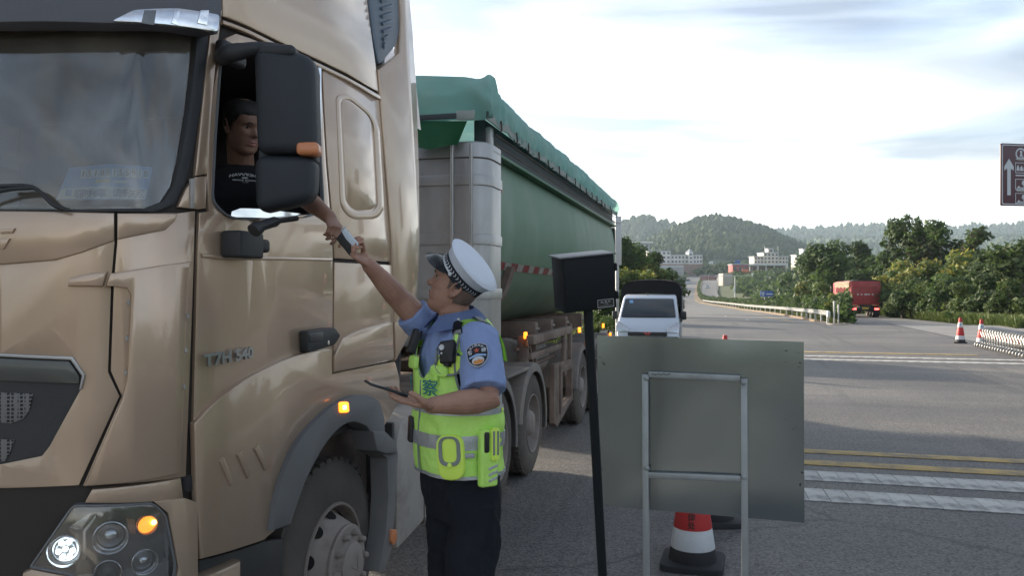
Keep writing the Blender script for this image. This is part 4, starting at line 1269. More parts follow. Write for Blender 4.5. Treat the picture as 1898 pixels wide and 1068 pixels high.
# silver front bulkhead with rounded corners, bands and ribs
pl_ = round_poly([(-1.28, 6.62), (-1.28, 6.16), (1.28, 6.16), (1.28, 6.62)], [.02, .28, .28, .02], 6)
bm = plate_bm([(x, y) for x, y in pl_], (), 1.46, 3.16, .06, (), (), 3)
bmesh.ops.transform(bm, matrix=Matrix.Translation((CX, 0, 0)), verts=bm.verts[:])
bm_obj('front_bulkhead', bm, m_steel, trailer, True, 40)
def band(z0, z1, t, mat, name):
    o = [(x * (1 + t), y - t * (1 if y < 6.5 else 0)) for x, y in round_poly([(-1.28, 6.62), (-1.28, 6.16), (1.28, 6.16), (1.28, 6.62)], [.02, .28, .28, .02], 6)]
    bm = plate_bm(o, (), z0, z1, .006)
    bmesh.ops.transform(bm, matrix=Matrix.Translation((CX, 0, 0)), verts=bm.verts[:])
    return bm_obj(name, bm, mat, trailer, True, 40)
for z in (2.80, 2.31, 1.86):
    band(z, z + .085, .009, m_steel, 'bulkhead_band')
band(3.02, 3.03, .006, m_chassis, 'bulkhead_joint')
for px in (838, 873):
    y = 6.145
    p = PY(px, 400, y)
    tube('bulkhead_rib', [(p.x, y, 1.5), (p.x, y, 3.13)], .016, m_steel, trailer, 8)
# top rail, coloured dark to carry the shadow of the overhanging tarp
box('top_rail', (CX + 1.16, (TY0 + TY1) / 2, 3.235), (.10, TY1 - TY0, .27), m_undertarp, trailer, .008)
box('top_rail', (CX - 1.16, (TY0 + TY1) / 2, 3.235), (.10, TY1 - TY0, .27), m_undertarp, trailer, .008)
box('rail_flange', (CX + 1.235, (TY0 + TY1) / 2, 3.105), (.09, TY1 - TY0, .03), m_green, trailer, .006)
box('rail_end_block', (CX + 1.22, 6.42, 3.20), (.07, .09, .22), m_steel, trailer, .01)
for z in (3.17, 3.26):
    tube('tension_wire', [(CX + 1.275, 6.45, z), (CX + 1.275, TY1 - .1, z)], .006, m_chassis, trailer, 6)
box('rear_frame', (CX, TY1 + .05, 2.35), (2.50, .10, 1.45), m_undertarp, trailer, .02)
box('rear_door', (CX, TY1 + .13, 2.3), (2.2, .06, 1.3), m_green, trailer, .02)
# reflective tape: alternate white and red pieces
y = 6.46
k = 0
while y < 14.2:
    l = .24 if k % 2 else .22
    sec = [(1.222, 2.185), (1.196, 2.115)]
    bm = bmesh.new()
    vs = [bm.verts.new((CX + x + .014, yy, z - (y - 6.4) * .006)) for x, z in sec for yy in (y, y + l)]
    bm.faces.new((vs[0], vs[1], vs[3], vs[2]))
    bmesh.ops.solidify(bm, geom=bm.faces[:], thickness=.003)
    bm_obj('tape_piece', bm, m_tape_w if k % 2 == 0 else m_tape_r, trailer)
    y += l + .01; k += 1
for (z0, z1, yy, w, mt) in ((2.72, 2.90, 6.56, .035, m_tape_w), (2.84, 2.92, 6.62, .14, m_tape_w), (2.80, 2.88, 6.74, .09, m_tape_r), (2.50, 2.70, 6.58, .03, m_tape_r), (2.20, 2.38, 6.60, .03, m_tape_w)):
    box('tape_mark', (CX + 1.254 + (.012 if z0 < 2.7 else -.012), yy, (z0 + z1) / 2), (.006, w, z1 - z0), mt, trailer, .001)
# curved cradle rib under the barrel
bm = bmesh.new()
arc = [q for q in SEC if q[1] < 2.2]
rings = []
for i, (x, z) in enumerate(arc):
    o_in, o_out = 1.004, 1.05 + .06 * sst(0, 6, i)
    cz = 2.4
    pts = []
    for yy in (7.02, 7.16):
        for sc in (o_in, o_out):
            pts.append(bm.verts.new((CX + x * sc, yy, cz + (z - cz) * sc)))
    rings.append([pts[0], pts[1], pts[3], pts[2]])
for a, b in zip(rings[:-1], rings[1:]):
    for j in range(4): bm.faces.new((a[j], a[(j + 1) % 4], b[(j + 1) % 4], b[j]))
bm.faces.new(rings[0]); bm.faces.new(rings[-1][::-1])
bm_obj('cradle_rib', bm, m_tframe, trailer, True, 40)
# running gear
bm = bmesh.new()
for x in (CX - .5, CX + .5):
    add_box(bm, (x, 10.9, 1.32), (.12, 7.2, .30), .01)
for yy in (8.0, 9.2, 10.4, 11.25, 12.55, 13.85, 14.4):
    add_box(bm, (CX, yy, 1.36), (1.3, .14, .26), .01)
for yy in (11.25, 12.55, 13.85):
    add_tube(bm, [(-4.2, yy, .53), (-2.2, yy, .53)], .08, 10)
bm_obj('trailer_chassis', bm, m_tframe, trailer, True, 40)
for yy in (9.0, 9.9, 10.9, 12.2):
    box('outrigger_bracket', (CX + .78, yy, 1.45), (.55, .14, .20), m_tframe, trailer, .01)
    for q in (-.03, .05):
        lathe('bolt', [(.018, 0), (.016, .02), (.006, .022)], axis_matrix((CX + 1.055, yy + q, 1.47), (1, 0, 0)), m_dustmetal, trailer, 8)
box('side_beam', (CX + 1.14, 9.45, 1.385), (.10, 2.35, .10), m_tframe, trailer, .012)
box('side_beam', (CX + 1.12, 9.3, 1.20), (.06, 1.9, .07), m_tframe, trailer, .01)
box('beam_plate', (CX + 1.16, 10.15, 1.10), (.05, .16, .60), m_tframe, trailer, .012)
box('beam_plate', (CX + 1.16, 10.58, 1.16), (.05, .10, .62), m_tframe, trailer, .012)
for yy in (8.35, 8.75):
    box('step_post', (CX + 1.05, yy, 1.12), (.12, .05, .62), m_tframe, trailer, .008)
tube('brace_rod', [(CX + 1.10, 8.35, 1.42), (CX + 1.10, 8.72, .95)], .018, m_tframe, trailer, 8)
tube('pipe', [(CX + 1.0, 8.2, 1.28), (CX + 1.0, 10.4, 1.28)], .022, m_tframe, trailer, 8)
tube('pipe', [(CX + 1.02, 8.6, 1.06), (CX + 1.02, 10.2, 1.06)], .03, m_tframe, trailer, 8)
# ribbed hydraulic tank behind the beams
prof_ = []
for i in range(9):
    prof_ += [(.27, i * .13), (.27, i * .13 + .07), (.29, i * .13 + .08), (.29, i * .13 + .12)]
lathe('ribbed_tank', prof_, axis_matrix((CX + .72, 8.75, 1.08), (0, 1, 0)), m_dustmetal, trailer, 24, 50)
# guard frame with an opening
Mg = Matrix(((0, 0, 1, CX + 1.12), (1, 0, 0, 0), (0, 1, 0, 0), (0, 0, 0, 1)))
gb = plate('side_guard', [(9.42, .30), (9.62, .22), (10.62, .40), (10.62, .98), (9.42, 1.02)], Mg, m_tframe, trailer, 0, .06, .01, holes=[[(9.82, .44), (10.48, .50), (10.48, .86), (9.82, .88)]])
plate('guard_rim', round_poly([(9.72, .36), (10.56, .43), (10.56, .93), (9.72, .97)], .02), Mg, m_tframe, trailer, .06, .085, .008, holes=[round_poly([(9.82, .44), (10.48, .50), (10.48, .86), (9.82, .88)], .02)])
for yy in (11.25, 12.55, 13.85):
    wheel(-1.87, yy, R_T, .29, trailer, 'drive')
    wheel(-2.18, yy, R_T, .29, trailer, 'far')
    wheel(2 * CX + 1.87 + .6, yy, R_T, .58, trailer, 'far')
    mudguard(yy, trailer, -2.45, -1.85, .53, .61, math.radians(8), math.radians(176), m_guard)
# amber side markers on little stalks
for (px, py, yy) in ((974, 622, 8.3), (977, 636, 8.3), (1074, 612, 11.0), (1086, 636, 11.25), (1118, 604, 13.2), (1131, 621, 13.85)):
    p = PY(px, py, yy)
    lm = box('marker_lamp', (p.x, yy, p.z), (.035, .055, .075), m_amber_off if py > 630 else m_amber_on, trailer, .01)
box('rear_underrun', (CX, 14.7, .6), (2.4, .1, .14), m_tframe, trailer, .02)

# ---- the tarpaulin lies over the load: a thing of its own
tarp = empty('tarpaulin', (CX, 10.5, 3.1), 'faded green tarpaulin tied over the load of the dump trailer', 'tarpaulin')
sec_t = smooth_path([(1.285, 3.33), (1.315, 3.43), (1.315, 3.52), (1.26, 3.605), (1.10, 3.665), (.6, 3.71), (0, 3.73)], 4)
sec_t = [(CX + x, z, 1) for x, z in sec_t] + [(CX - x, z, -1) for x, z in reversed(sec_t[:-1])]
bm = bmesh.new()
ny = 260
rings = []
for j in range(ny):
    y = 6.10 + (TY1 + .12 - 6.10) * j / (ny - 1)
    hoop = .5 + .5 * math.cos(2 * math.pi * (y - 6.2) / 1.05)          # sag between the bows
    ring = []
    for i, (x, z, sd) in enumerate(sec_t):
        t = min(i, len(sec_t) - 1 - i) / (len(sec_t) / 2)              # 0 at the hem, 1 on the ridge
        fold = fbm((y * 6.5, z * 1.3 + y * .6, sd * 3.0), 1, 4) * .034 * (1 - t) + fbm((y * .8, x * .8, 5), 1, 2) * .03 + fbm((y * 13 + z * 10, z * 4, x * 1.5), 1, 3) * .020
        sag = -.022 * (1 - hoop) * t
        up = -.02 * (y - 6.1) / 8.6
        peak = .13 * math.exp(-((y - 6.22) / .16) ** 2) * math.exp(-((t - .42) / .10) ** 2) * (1 if sd > 0 else .4)
        ring.append(bm.verts.new((x + sd * fold, y + .02 * fbm((y, z * 3, x), 1, 2), z + sag + up + fold * .7 * t + peak)))
    rings.append(ring)
hem_pts = [tuple(r_[0].co) for r_ in rings]
for a, b in zip(rings[:-1], rings[1:]):
    for i in range(len(a) - 1): bm.faces.new((a[i], a[i + 1], b[i + 1], b[i]))
# front drop
fr = [rings[0]]
for q in range(1, 9):
    row = []
    for i, v in enumerate(rings[0]):
        z0 = 3.33
        zz = v.co.z + (z0 - v.co.z) * q / 8
        row.append(bm.verts.new((v.co.x, 6.10 - .03 * math.sin(q / 8 * 3.1) + .11 * fbm((v.co.x * 3.0 + zz * 2.2, zz * 1.4, 9), 1, 4) * min(1, q / 2), zz)))
    fr.append(row)
for a, b in zip(fr[:-1], fr[1:]):
    for i in range(len(a) - 1): bm.faces.new((a[i], a[i + 1], b[i + 1], b[i]))
bmesh.ops.solidify(bm, geom=bm.faces[:], thickness=.006)
bm_obj('tarp_sheet', bm, m_tarp, tarp, True, 60)
# hanging flap under the front drop, band and strap, hem with hooks
bm = bmesh.new()
gr_ = []
for j in range(9):
    row = []
    for i in range(15):
        u, v_ = i / 14, j / 8
        px = 770 + (866 - 770) * u - v_ * 18 * u
        p = PY(px, 224 + v_ * (48 + 4 * math.sin(u * 5)), 6.05 - .05 * math.sin(u * 4.2) * v_)
        row.append(bm.verts.new(p))
    gr_.append(row)
for a, b in zip(gr_[:-1], gr_[1:]):
    for i in range(14): bm.faces.new((a[i], a[i + 1], b[i + 1], b[i]))
bmesh.ops.solidify(bm, geom=bm.faces[:], thickness=.005)
bm_obj('hanging_flap', bm, m_tarp_dk, tarp, True, 60)
a, b = PY(770, 219, 6.04), PY(846, 214, 6.04)
box('strap_band', (a + b) / 2, ((b - a).length, .014, .045), m_undertarp, tarp, .004)
a, b = PY(846, 214, 6.045), PY(880, 212, 6.045)
box('strap_band', (a + b) / 2, ((b - a).length, .014, .075), m_hem, tarp, .004)
bm = bmesh.new()
hp = [(x + .008, y, z + .02) for x, y, z in hem_pts[::3]]
rr = []
for x, y, z in hp:
    rr.append([bm.verts.new((x, y, z - .035)), bm.verts.new((x + .006, y, z + .03)), bm.verts.new((x - .008, y, z + .03)), bm.verts.new((x - .012, y, z - .035))])
for a, b in zip(rr[:-1], rr[1:]):
    for i in range(4): bm.faces.new((a[i], a[(i + 1) % 4], b[(i + 1) % 4], b[i]))
bm_obj('hem_band', bm, m_hem, tarp, True, 40)
for j in range(4, len(hp), 5):
    x, y, z = hp[j]
    tube('tie_hook', [(x + .012, y, z + .03), (x + .016, y + .01, z - .045), (x, y + .02, z - .065)], .007, m_chassis, tarp, 6)
# ================================================================== STREET THINGS NEAR THE CAMERA
m_boxblack = pm('box_black', (.010, .012, .014), .55, var=.2, scale=9, bump=.08, bscale=300, spec=.2)
m_galv = pm('galvanised_sheet', (.245, .27, .275), .17, .9, var=.06, scale=2, bump=.02, bscale=200, col2=(.20, .228, .235), c2=(.36, .66))
m_tubegalv = pm('galvanised_tube', (.33, .345, .35), .5, .6, var=.15, scale=14, bump=.1, bscale=120, col2=(.2, .2, .2), c2=(.58, .75))
m_scuff = pm('dark_scuff', (.03, .03, .03), .8)
m_cone_red = pm('cone_red', (.50, .035, .035), .55, var=.12, scale=10, bump=.1, bscale=80, col2=(.33, .05, .04), c2=(.55, .8))
m_cone_white = pm('cone_white', (.62, .64, .66), .45, var=.1, scale=30, bump=.35, bscale=400)
m_cone_black = pm('cone_black', (.02, .02, .022), .75, var=.2, scale=10, bump=.2, bscale=90)
m_ink = pm('black_ink', (.02, .015, .015), .6)
m_label_w = pm('label_white', (.45, .47, .46), .5)
m_bluepaint = pm('teal_mark', (.12, .32, .42), .5)

# ---- black box on a leaning pole
base = P(1137, 1497, 2.66); base.z = ISL
topp = P(1090, 577, 2.50)
ax = (topp - base).normalized()
pb = empty('card_box_post', base, 'black metal box on a slim black post, leaning, left of the metal board', 'post box')
tube('post', [base + ax * .004, topp + ax * .03], .0152, m_boxblack, pb, 16)
lathe('foot_plate', [(.09, 0), (.09, .008), (.03, .014), (.022, .03)], axis_matrix(base + Vector((0, 0, .001)), (0, 0, 1)), m_boxblack, pb, 24)
upb = (UPV + RGT * -.075 - FWD * .135).normalized()
fr_n = (-FWD + RGT * .22 + UPV * -.03); fr_n = (fr_n - upb * fr_n.dot(upb)).normalized()
rt = upb.cross(fr_n).normalized()
Rb = Matrix((rt, fr_n * -1, upb)).transposed()
bw_, bd_, bh_ = .172, .115, .170
bc = P(1091, 526, 2.47) + fr_n * -.05
body = box('box_body', bc, (bw_, bd_, bh_), m_boxblack, pb, .003, Rb)
box('box_lid', bc + upb * (bh_ / 2 + .003) - fr_n * .004, (bw_ + .012, bd_ + .016, .005), pm('box_lid', (.10, .105, .11), .4, .3, var=.15), pb, .001, Rb)
box('box_door', bc + fr_n * (bd_ / 2 + .002), (bw_ - .012, .003, bh_ - .012), m_boxblack, pb, .001, Rb)
for q in (.045, -.045):
    box('hinge', bc + rt * (bw_ / 2 + .004) + fr_n * (bd_ / 2 - .01) + upb * q, (.009, .024, .024), m_boxblack, pb, .002, Rb)
Ml = Matrix((rt, upb, fr_n)).transposed().to_4x4()
lc = bc + fr_n * (bd_ / 2 + .0042) + rt * .048 - upb * .066
Ml.translation = lc
lab = plate('maker_label', [(-.027, -.013), (.027, -.013), (.027, .013), (-.027, .013)], Ml, m_ink, pb, 0, .001, 0)
plate('label_border', round_poly([(-.027, -.013), (.027, -.013), (.027, .013), (-.027, .013)], .003), Ml, m_label_w, pb, .001, .0014, 0, holes=[round_poly([(-.0255, -.0115), (.0255, -.0115), (.0255, .0115), (-.0255, .0115)], .002)])
text_mesh('label_text', 'Blu 塔 月', .0085, Ml @ Matrix.Translation((0, .0045, .0012)), m_label_w, pb, .0001)
text_mesh('label_text', '-- 27 30', .005, Ml @ Matrix.Translation((0, -.002, .0012)), m_label_w, pb, .0001)
plate('label_rule', [(-.02, -.0078), (.02, -.0078), (.02, -.0072), (-.02, -.0072)], Ml, m_label_w, pb, .001, .0013, 0)

# ---- back of a metal sign board on a tube frame
TL, TR = P(1106, 622, 3.30), P(1490, 634, 3.06)
BL, BR = P(1113, 938, 3.28), P(1491, 970, 3.05)
sb = empty('metal_sign_board', (TL + TR) / 2 * 1.0, 'bare galvanised back of a sign board on a square tube frame', 'sign board')
sb.location = ((TL.x + TR.x) / 2, (TL.y + TR.y) / 2, ISL)
xdir = (TR - TL).normalized(); vdir = ((TL + TR) - (BL + BR)).normalized()
ndir = xdir.cross(vdir).normalized()                                   # towards the camera
if ndir.dot(-FWD) < 0: ndir = -ndir
bm = bmesh.new()
qs = [bm.verts.new(p) for p in (BL, BR, TR, TL)]
bm.faces.new(qs)
bmesh.ops.subdivide_edges(bm, edges=bm.edges[:], cuts=14, use_grid_fill=True)
for v in bm.verts:
    v.co += ndir * (.006 * fbm((v.co.x * 3, v.co.y * 3, v.co.z * 3), 1, 2))
bmesh.ops.solidify(bm, geom=bm.faces[:], thickness=.003)
bm_obj('panel', bm, m_galv, sb, True, 50)
def onb(px, py, off):
    "point on the board plane, off metres towards the camera"
    r = ray(px, py); c0 = TL + ndir * off
    t = (c0 - CAM).dot(ndir) / r.dot(ndir)
    return CAM + r * t
def sq_tube(name, a, b, w, par, mat=m_tubegalv):
    d = (b - a); L_ = d.length; z = d.normalized()
    x = (ndir - z * ndir.dot(z)).normalized(); y = z.cross(x)
    return box(name, (a + b) / 2, (w, w, L_), mat, par, .0025, Matrix((x, y, z)).transposed())
o_ = .018
lt, rtp = onb(1196, 694, o_), onb(1379, 702, o_)
def down(p, q):
    d = (q - p).normalized(); return p + d * ((ISL + .002 - p.z) / d.z)
lm_, rm_ = onb(1198, 1066, o_), onb(1381, 1066, o_)
sq_tube('leg', lt, down(lt, lm_), .026, sb); sq_tube('leg', rtp, down(rtp, rm_), .026, sb)
sq_tube('top_bar', lt + xdir * .014 + vdir * 0, rtp - xdir * .014, .0245, sb)
sq_tube('middle_bar', onb(1196, 880, o_) + xdir * .014, onb(1380, 888, o_) - xdir * .014, .0245, sb)
for (px, py) in ((1199, 869), (1379, 886), (1198, 702), (1378, 710)):
    c = onb(px, py, .036)
    lathe('weld_bead', [(.012, -.004), (.010, .002), (.004, .005), (.001, .005)], axis_matrix(c - ndir * .004, ndir), m_tubegalv, sb, 10)
sc = random.Random(5)
for (px, py, n_) in ((1484, 665, 3), (1477, 790, 2), (1488, 745, 2), (1486, 890, 3), (1118, 660, 2), (1116, 862, 1), (1460, 790, 1), (1120, 690, 1), (1455, 655, 2)):
    for k in range(n_):
        a = onb(px + sc.uniform(-6, 2), py + sc.uniform(-18, 18), .006)
        s_ = sc.uniform(.0015, .0045)
        pts = [(s_ * sc.uniform(.6, 1.5) * math.cos(t), s_ * sc.uniform(.3, .9) * math.sin(t)) for t in np.linspace(0, 2 * math.pi, 7)[:-1]]
        plate('scuff', pts, axis_matrix(a, ndir, (xdir + vdir * sc.uniform(-1, 1))), m_scuff, sb, 0, .0006, 0)
for k in range(7):
    a = onb(1210 + k * 5, 694 + (k % 2), o_ + .0135)
    plate('scuff', [(-.004, -.002), (.005, -.001), (.004, .003), (-.003, .002)], axis_matrix(a, ndir, xdir), m_scuff, sb, 0, .0004, 0)

# ---- traffic cones
def cone(loc, rz, label, text=None, logo=False):
    t = empty('traffic_cone', loc, label, 'cone', 'red and white traffic cones', rz)
    I = Matrix.Identity(4)
    def r_at(z): return .165 - (.165 - .042) * (z - .05) / (.90 - .05)
    base_o = round_poly([(-.215, -.215), (.215, -.215), (.215, .215), (-.215, .215)], .07, 4)
    plate('base', base_o, I, m_cone_black, t, .002, .045, .012, world_space=False)
    def seg(name, z0, z1, mat):
        lathe(name, [(r_at(z0), z0), (r_at(z0) * 1.0 + .0005, z0 + .003), (r_at(z1), z1 - .002), (r_at(z1) - .001, z1)], I, mat, t, 40, 40, True, False)
    seg('foot_collar', .03, .13, m_cone_black)
    seg('white_band', .13, .27, m_cone_white)
    seg('red_band', .27, .56, m_cone_red)
    seg('white_band', .56, .74, m_cone_white)
    seg('red_tip', .74, .895, m_cone_red)
    lathe('top_ring', [(.05, .86), (.052, .868), (.05, .876)], I, m_cone_red, t, 24, 40, True, False)
    if text:
        for k, ch in enumerate(text):
            z = .405 - k * .050
            def fn(co, z=z):
                zz = z + co.y; a = -math.pi / 2 + co.x / r_at(zz)
                return Vector((math.cos(a) * (r_at(zz) + .001 + co.z), math.sin(a) * (r_at(zz) + .001 + co.z), zz))
            o = text_mesh('cone_lettering', ch, .054, None, m_ink, None, .0008, offset=.0010, fn=fn)
            o.parent = t
    if logo:
        for z, w, h in ((.66, .030, .045),):
            def fn(co, z=z):
                zz = z + co.y; a = -math.pi / 2 + co.x / r_at(zz)
                return Vector((math.cos(a) * (r_at(zz) + .001 + co.z), math.sin(a) * (r_at(zz) + .001 + co.z), zz))
            bm = plate_bm([(w * math.cos(q), h * math.sin(q)) for q in np.linspace(0, 2 * math.pi, 15)[:-1]], (), 0, .001, 0)
            for v in bm.verts: v.co = fn(v.co)
            bm_obj('band_emblem', bm, m_bluepaint, t, False)
    return t
c1 = PG(1284, 1047); cone((c1.x, c1.y, 0), math.radians(-4) + math.atan2(-c1.x, c1.y) * 1.0, 'red and white cone with black lettering right behind the metal board', '管理处')
c2 = PG(1322, 968); cone((c2.x, c2.y, 0), .3, 'cone mostly hidden behind the metal board, only its black foot showing')
c3 = P(1344, 534, 17.6); cone((c3.x, c3.y, 0), .1, 'cone whose small red tip peeks over the top edge of the metal board')
c4 = PG(1780, 637); cone((c4.x, c4.y, 0), math.atan2(-c4.x, c4.y), 'cone standing free to the left of the folding gate', None, True)
c5 = PG(1816, 642); cone((c5.x + .05, c5.y, 0), math.atan2(-c5.x, c5.y), 'cone standing against the end of the folding gate', None, True)

# ---- folding gate of steel hoops
m_steelpipe = pm('gate_steel', (.42, .41, .39), .28, .9, var=.12, scale=12)
m_gatered = pm('gate_red', (.45, .05, .04), .5, var=.1)
gate = empty('folding_gate', (8.55, 26.5, 0), 'retractable steel hoop gate folded across the lane at the right edge', 'gate')
hoop = [(-.13, .0, .19), (-.13, 0, .52), (-.10, 0, .60), (-.04, 0, .64), (.05, 0, .645), (.22, 0, .64), (.30, 0, .59), (.32, 0, .50), (.32, 0, .10)]
hoop = [Vector(q) for q in smooth_path(hoop, 4)]
foot = [Vector(q) for q in smooth_path([(-.36, 0, .02), (-.36, 0, .10), (-.33, 0, .15), (-.28, 0, .165), (-.20, 0, .14), (-.14, 0, .10), (-.13, 0, .19)], 4)]
hm = bmesh.new(); add_tube(hm, hoop, .022, 8); me_h = bpy.data.meshes.new('hoop'); hm.to_mesh(me_h); hm.free(); me_h.materials.append(m_steelpipe); me_h.shade_smooth()
hm = bmesh.new(); add_tube(hm, foot, .020, 8); me_f = bpy.data.meshes.new('foot_hoop'); hm.to_mesh(me_f); hm.free(); me_f.materials.append(m_steelpipe); me_f.shade_smooth()
hm = bmesh.new(); add_lathe(hm, [(.055, -.015), (.06, -.008), (.06, .008), (.055, .015)], axis_matrix((-.30, .03, .06), (1, 0, 0)), 16); me_w = bpy.data.meshes.new('caster'); hm.to_mesh(me_w); hm.free(); me_w.materials.append(m_cone_black)
hm = bmesh.new(); add_box(hm, (-.13, -.018, .42), (.05, .012, .15), .003); me_r = bpy.data.meshes.new('red_reflector'); hm.to_mesh(me_r); hm.free(); me_r.materials.append(m_gatered)
hm = bmesh.new()
for s_ in (-1, 1):
    add_tube(hm, [(-.13, -.01, .28 if s_ > 0 else .50), (-.13, .24, .50 if s_ > 0 else .28)], .009, 6)
    add_tube(hm, [(.32, -.01, .16 if s_ > 0 else .45), (.32, .24, .45 if s_ > 0 else .16)], .009, 6)
me_x = bpy.data.meshes.new('lattice_link'); hm.to_mesh(me_x); hm.free(); me_x.materials.append(m_steelpipe)
for k in range(22):
    yy = 2.35 - k * .26 
    lx = -.02 * k * .26
    for nm, me in (('hoop', me_h), ('foot_hoop', me_f), ('lattice_link', me_x)) + ((('caster', me_w),) if k % 2 == 0 else ()) + ((('red_reflector', me_r),) if k % 2 else ()):
        o = link(nm, me, None, gate, False); o.location = (lx - .0, yy, 0)

# ---- brown tourist sign at the right edge
m_brown = pm('sign_brown', (.095, .042, .055), .45, var=.06)
m_signwhite = pm('sign_white', (.50, .54, .58), .45, var=.05)
m_polegrey = pm('pole_grey', (.42, .43, .44), .5, .5, var=.1)
s0 = P(1855, 265, 20.0)
Ms = Matrix((RGT * .985 + FWD * .17, UPV, (-FWD) * .985 + RGT * .17)).transposed().to_4x4(); Ms.translation = s0 + UPV * -1.59
sg = empty('brown_tourist_sign', (s0 + RGT * 2.9).xy.to_3d(), 'brown road sign with a white up arrow and picture panels at right edge', 'road sign')
W_, H_ = 2.7, 1.59
plate('sign_panel', round_poly([(0, 0), (W_, 0), (W_, H_), (0, H_)], .05), Ms, m_brown, sg, -.03, 0, .003)
plate('sign_border', round_poly([(.03, .03), (W_ - .03, .03), (W_ - .03, H_ - .03), (.03, H_ - .03)], .05), Ms, m_signwhite, sg, 0, .004, 0, holes=[round_poly([(.055, .055), (W_ - .055, .055), (W_ - .055, H_ - .055), (.055, H_ - .055)], .04)])
plate('arrow', [(.185, .27), (.285, .27), (.285, .95), (.37, .90), (.37, 1.0), (.237, 1.20), (.10, 1.0), (.10, .90), (.185, .95)], Ms, m_signwhite, sg, 0, .004, 0)
cx_, cy_ = .575, 1.33
ringo = [(cx_ + .15 * math.cos(a), cy_ + .15 * math.sin(a)) for a in np.linspace(0, 2 * math.pi, 25)[:-1]]
ringi = [(cx_ + .115 * math.cos(a), cy_ + .115 * math.sin(a)) for a in np.linspace(0, 2 * math.pi, 25)[:-1]]
plate('round_pictogram', ringo, Ms, m_signwhite, sg, 0, .004, 0, holes=[ringi])
plate('pictogram_figure', [(.54, 1.25), (.57, 1.34), (.55, 1.40), (.58, 1.42), (.62, 1.39), (.61, 1.33), (.64, 1.25), (.60, 1.26), (.59, 1.30), (.57, 1.25)], Ms, m_signwhite, sg, 0, .004, 0)
for k, y0 in enumerate((.84, .42, .06)):
    plate('pictogram_frame', [(.42, y0), (.98, y0), (.98, y0 + .27), (.42, y0 + .27)], Ms, m_signwhite, sg, 0, .004, 0, holes=[[(.434, y0 + .014), (.966, y0 + .014), (.966, y0 + .256), (.434, y0 + .256)]])
    if k == 0:
        for q in range(4):
            x = .50 + q * .10
            plate('pictogram_peak', [(x - .045, y0 + .06), (x + .045, y0 + .06), (x + .03, y0 + .14), (x, y0 + .21 - .02 * (q % 2)), (x - .035, y0 + .14)], Ms, m_signwhite, sg, 0, .004, 0)
    else:
        plate('pictogram_ground', [(.45, y0 + .03), (.94, y0 + .03), (.94, y0 + .05), (.56, y0 + .055), (.52, y0 + .10), (.49, y0 + .06)], Ms, m_signwhite, sg, 0, .004, 0)
        plate('pictogram_tree', [(.66, y0 + .05), (.68, y0 + .05), (.685, y0 + .11), (.74, y0 + .14), (.72, y0 + .22), (.66, y0 + .24), (.61, y0 + .20), (.61, y0 + .13), (.655, y0 + .11)], Ms, m_signwhite, sg, 0, .0045, 0)
plate('sign_rule', [(.43, .765), (W_ - .15, .765), (W_ - .15, .795), (.43, .795)], Ms, m_signwhite, sg, 0, .004, 0)
for k, w in enumerate((1.2, 1.0, .9)):
    plate('sign_line', [(1.12, .92 - k * .38), (1.12 + w, .92 - k * .38), (1.12 + w, 1.02 - k * .38), (1.12, 1.02 - k * .38)], Ms, m_signwhite, sg, 0, .004, 0)
pp = s0 + RGT * 2.9 - (-FWD) * .12
tube('sign_post', [(pp.x, pp.y, 0), (pp.x, pp.y, 6.0)], .11, m_polegrey, sg, 16)
for z in (.4, 1.2):
    a = Ms @ Vector((.2, z, -.09)); tube('sign_arm', [a, Vector((pp.x, pp.y, a.z))], .05, m_polegrey, sg, 10)
# ================================================================== OTHER VEHICLES
m_vanwhite = pm('van_white', (.55, .60, .68), .32, .25, var=.05, scale=3, coat=.4, dust=(.3, .26, .2), dust_amt=.25, dust_h=(.2, 1.2))
m_darkglass = pm('dark_glass', (.025, .032, .038), .06, 0, var=.3, scale=3, coat=.6)
m_carblack = pm('car_black', (.02, .021, .023), .5, var=.15)
m_headlamp = pm('headlamp', (.55, .57, .6), .15, .6, var=.2, scale=20)
m_canopy = pm('canopy_cloth', (.035, .033, .036), .9, var=.25, scale=6, bump=.2, bscale=40)
m_bed = pm('truck_bed', (.42, .43, .44), .6, .2, var=.15, scale=4, col2=(.28, .24, .2), c2=(.5, .75))
m_badge_red = pm('badge_red', (.5, .08, .07), .4)
m_red = pm('truck_red', (.36, .045, .045), .5, .1, var=.2, scale=2, bump=.1, bscale=20, col2=(.24, .06, .05), c2=(.5, .75))
m_tan = pm('tan_tarp', (.52, .43, .31), .8, var=.15, scale=3, bump=.2, bscale=12)
m_greytarp = pm('grey_tarp', (.16, .19, .17), .8, var=.2, scale=3, bump=.2, bscale=12)
m_tail = pm('tail_lit', (.6, .03, .03), .3, emit=(1, .06, .05), estr=2.5)
m_plate_y = pm('plate_yellow', (.55, .38, .05), .5)

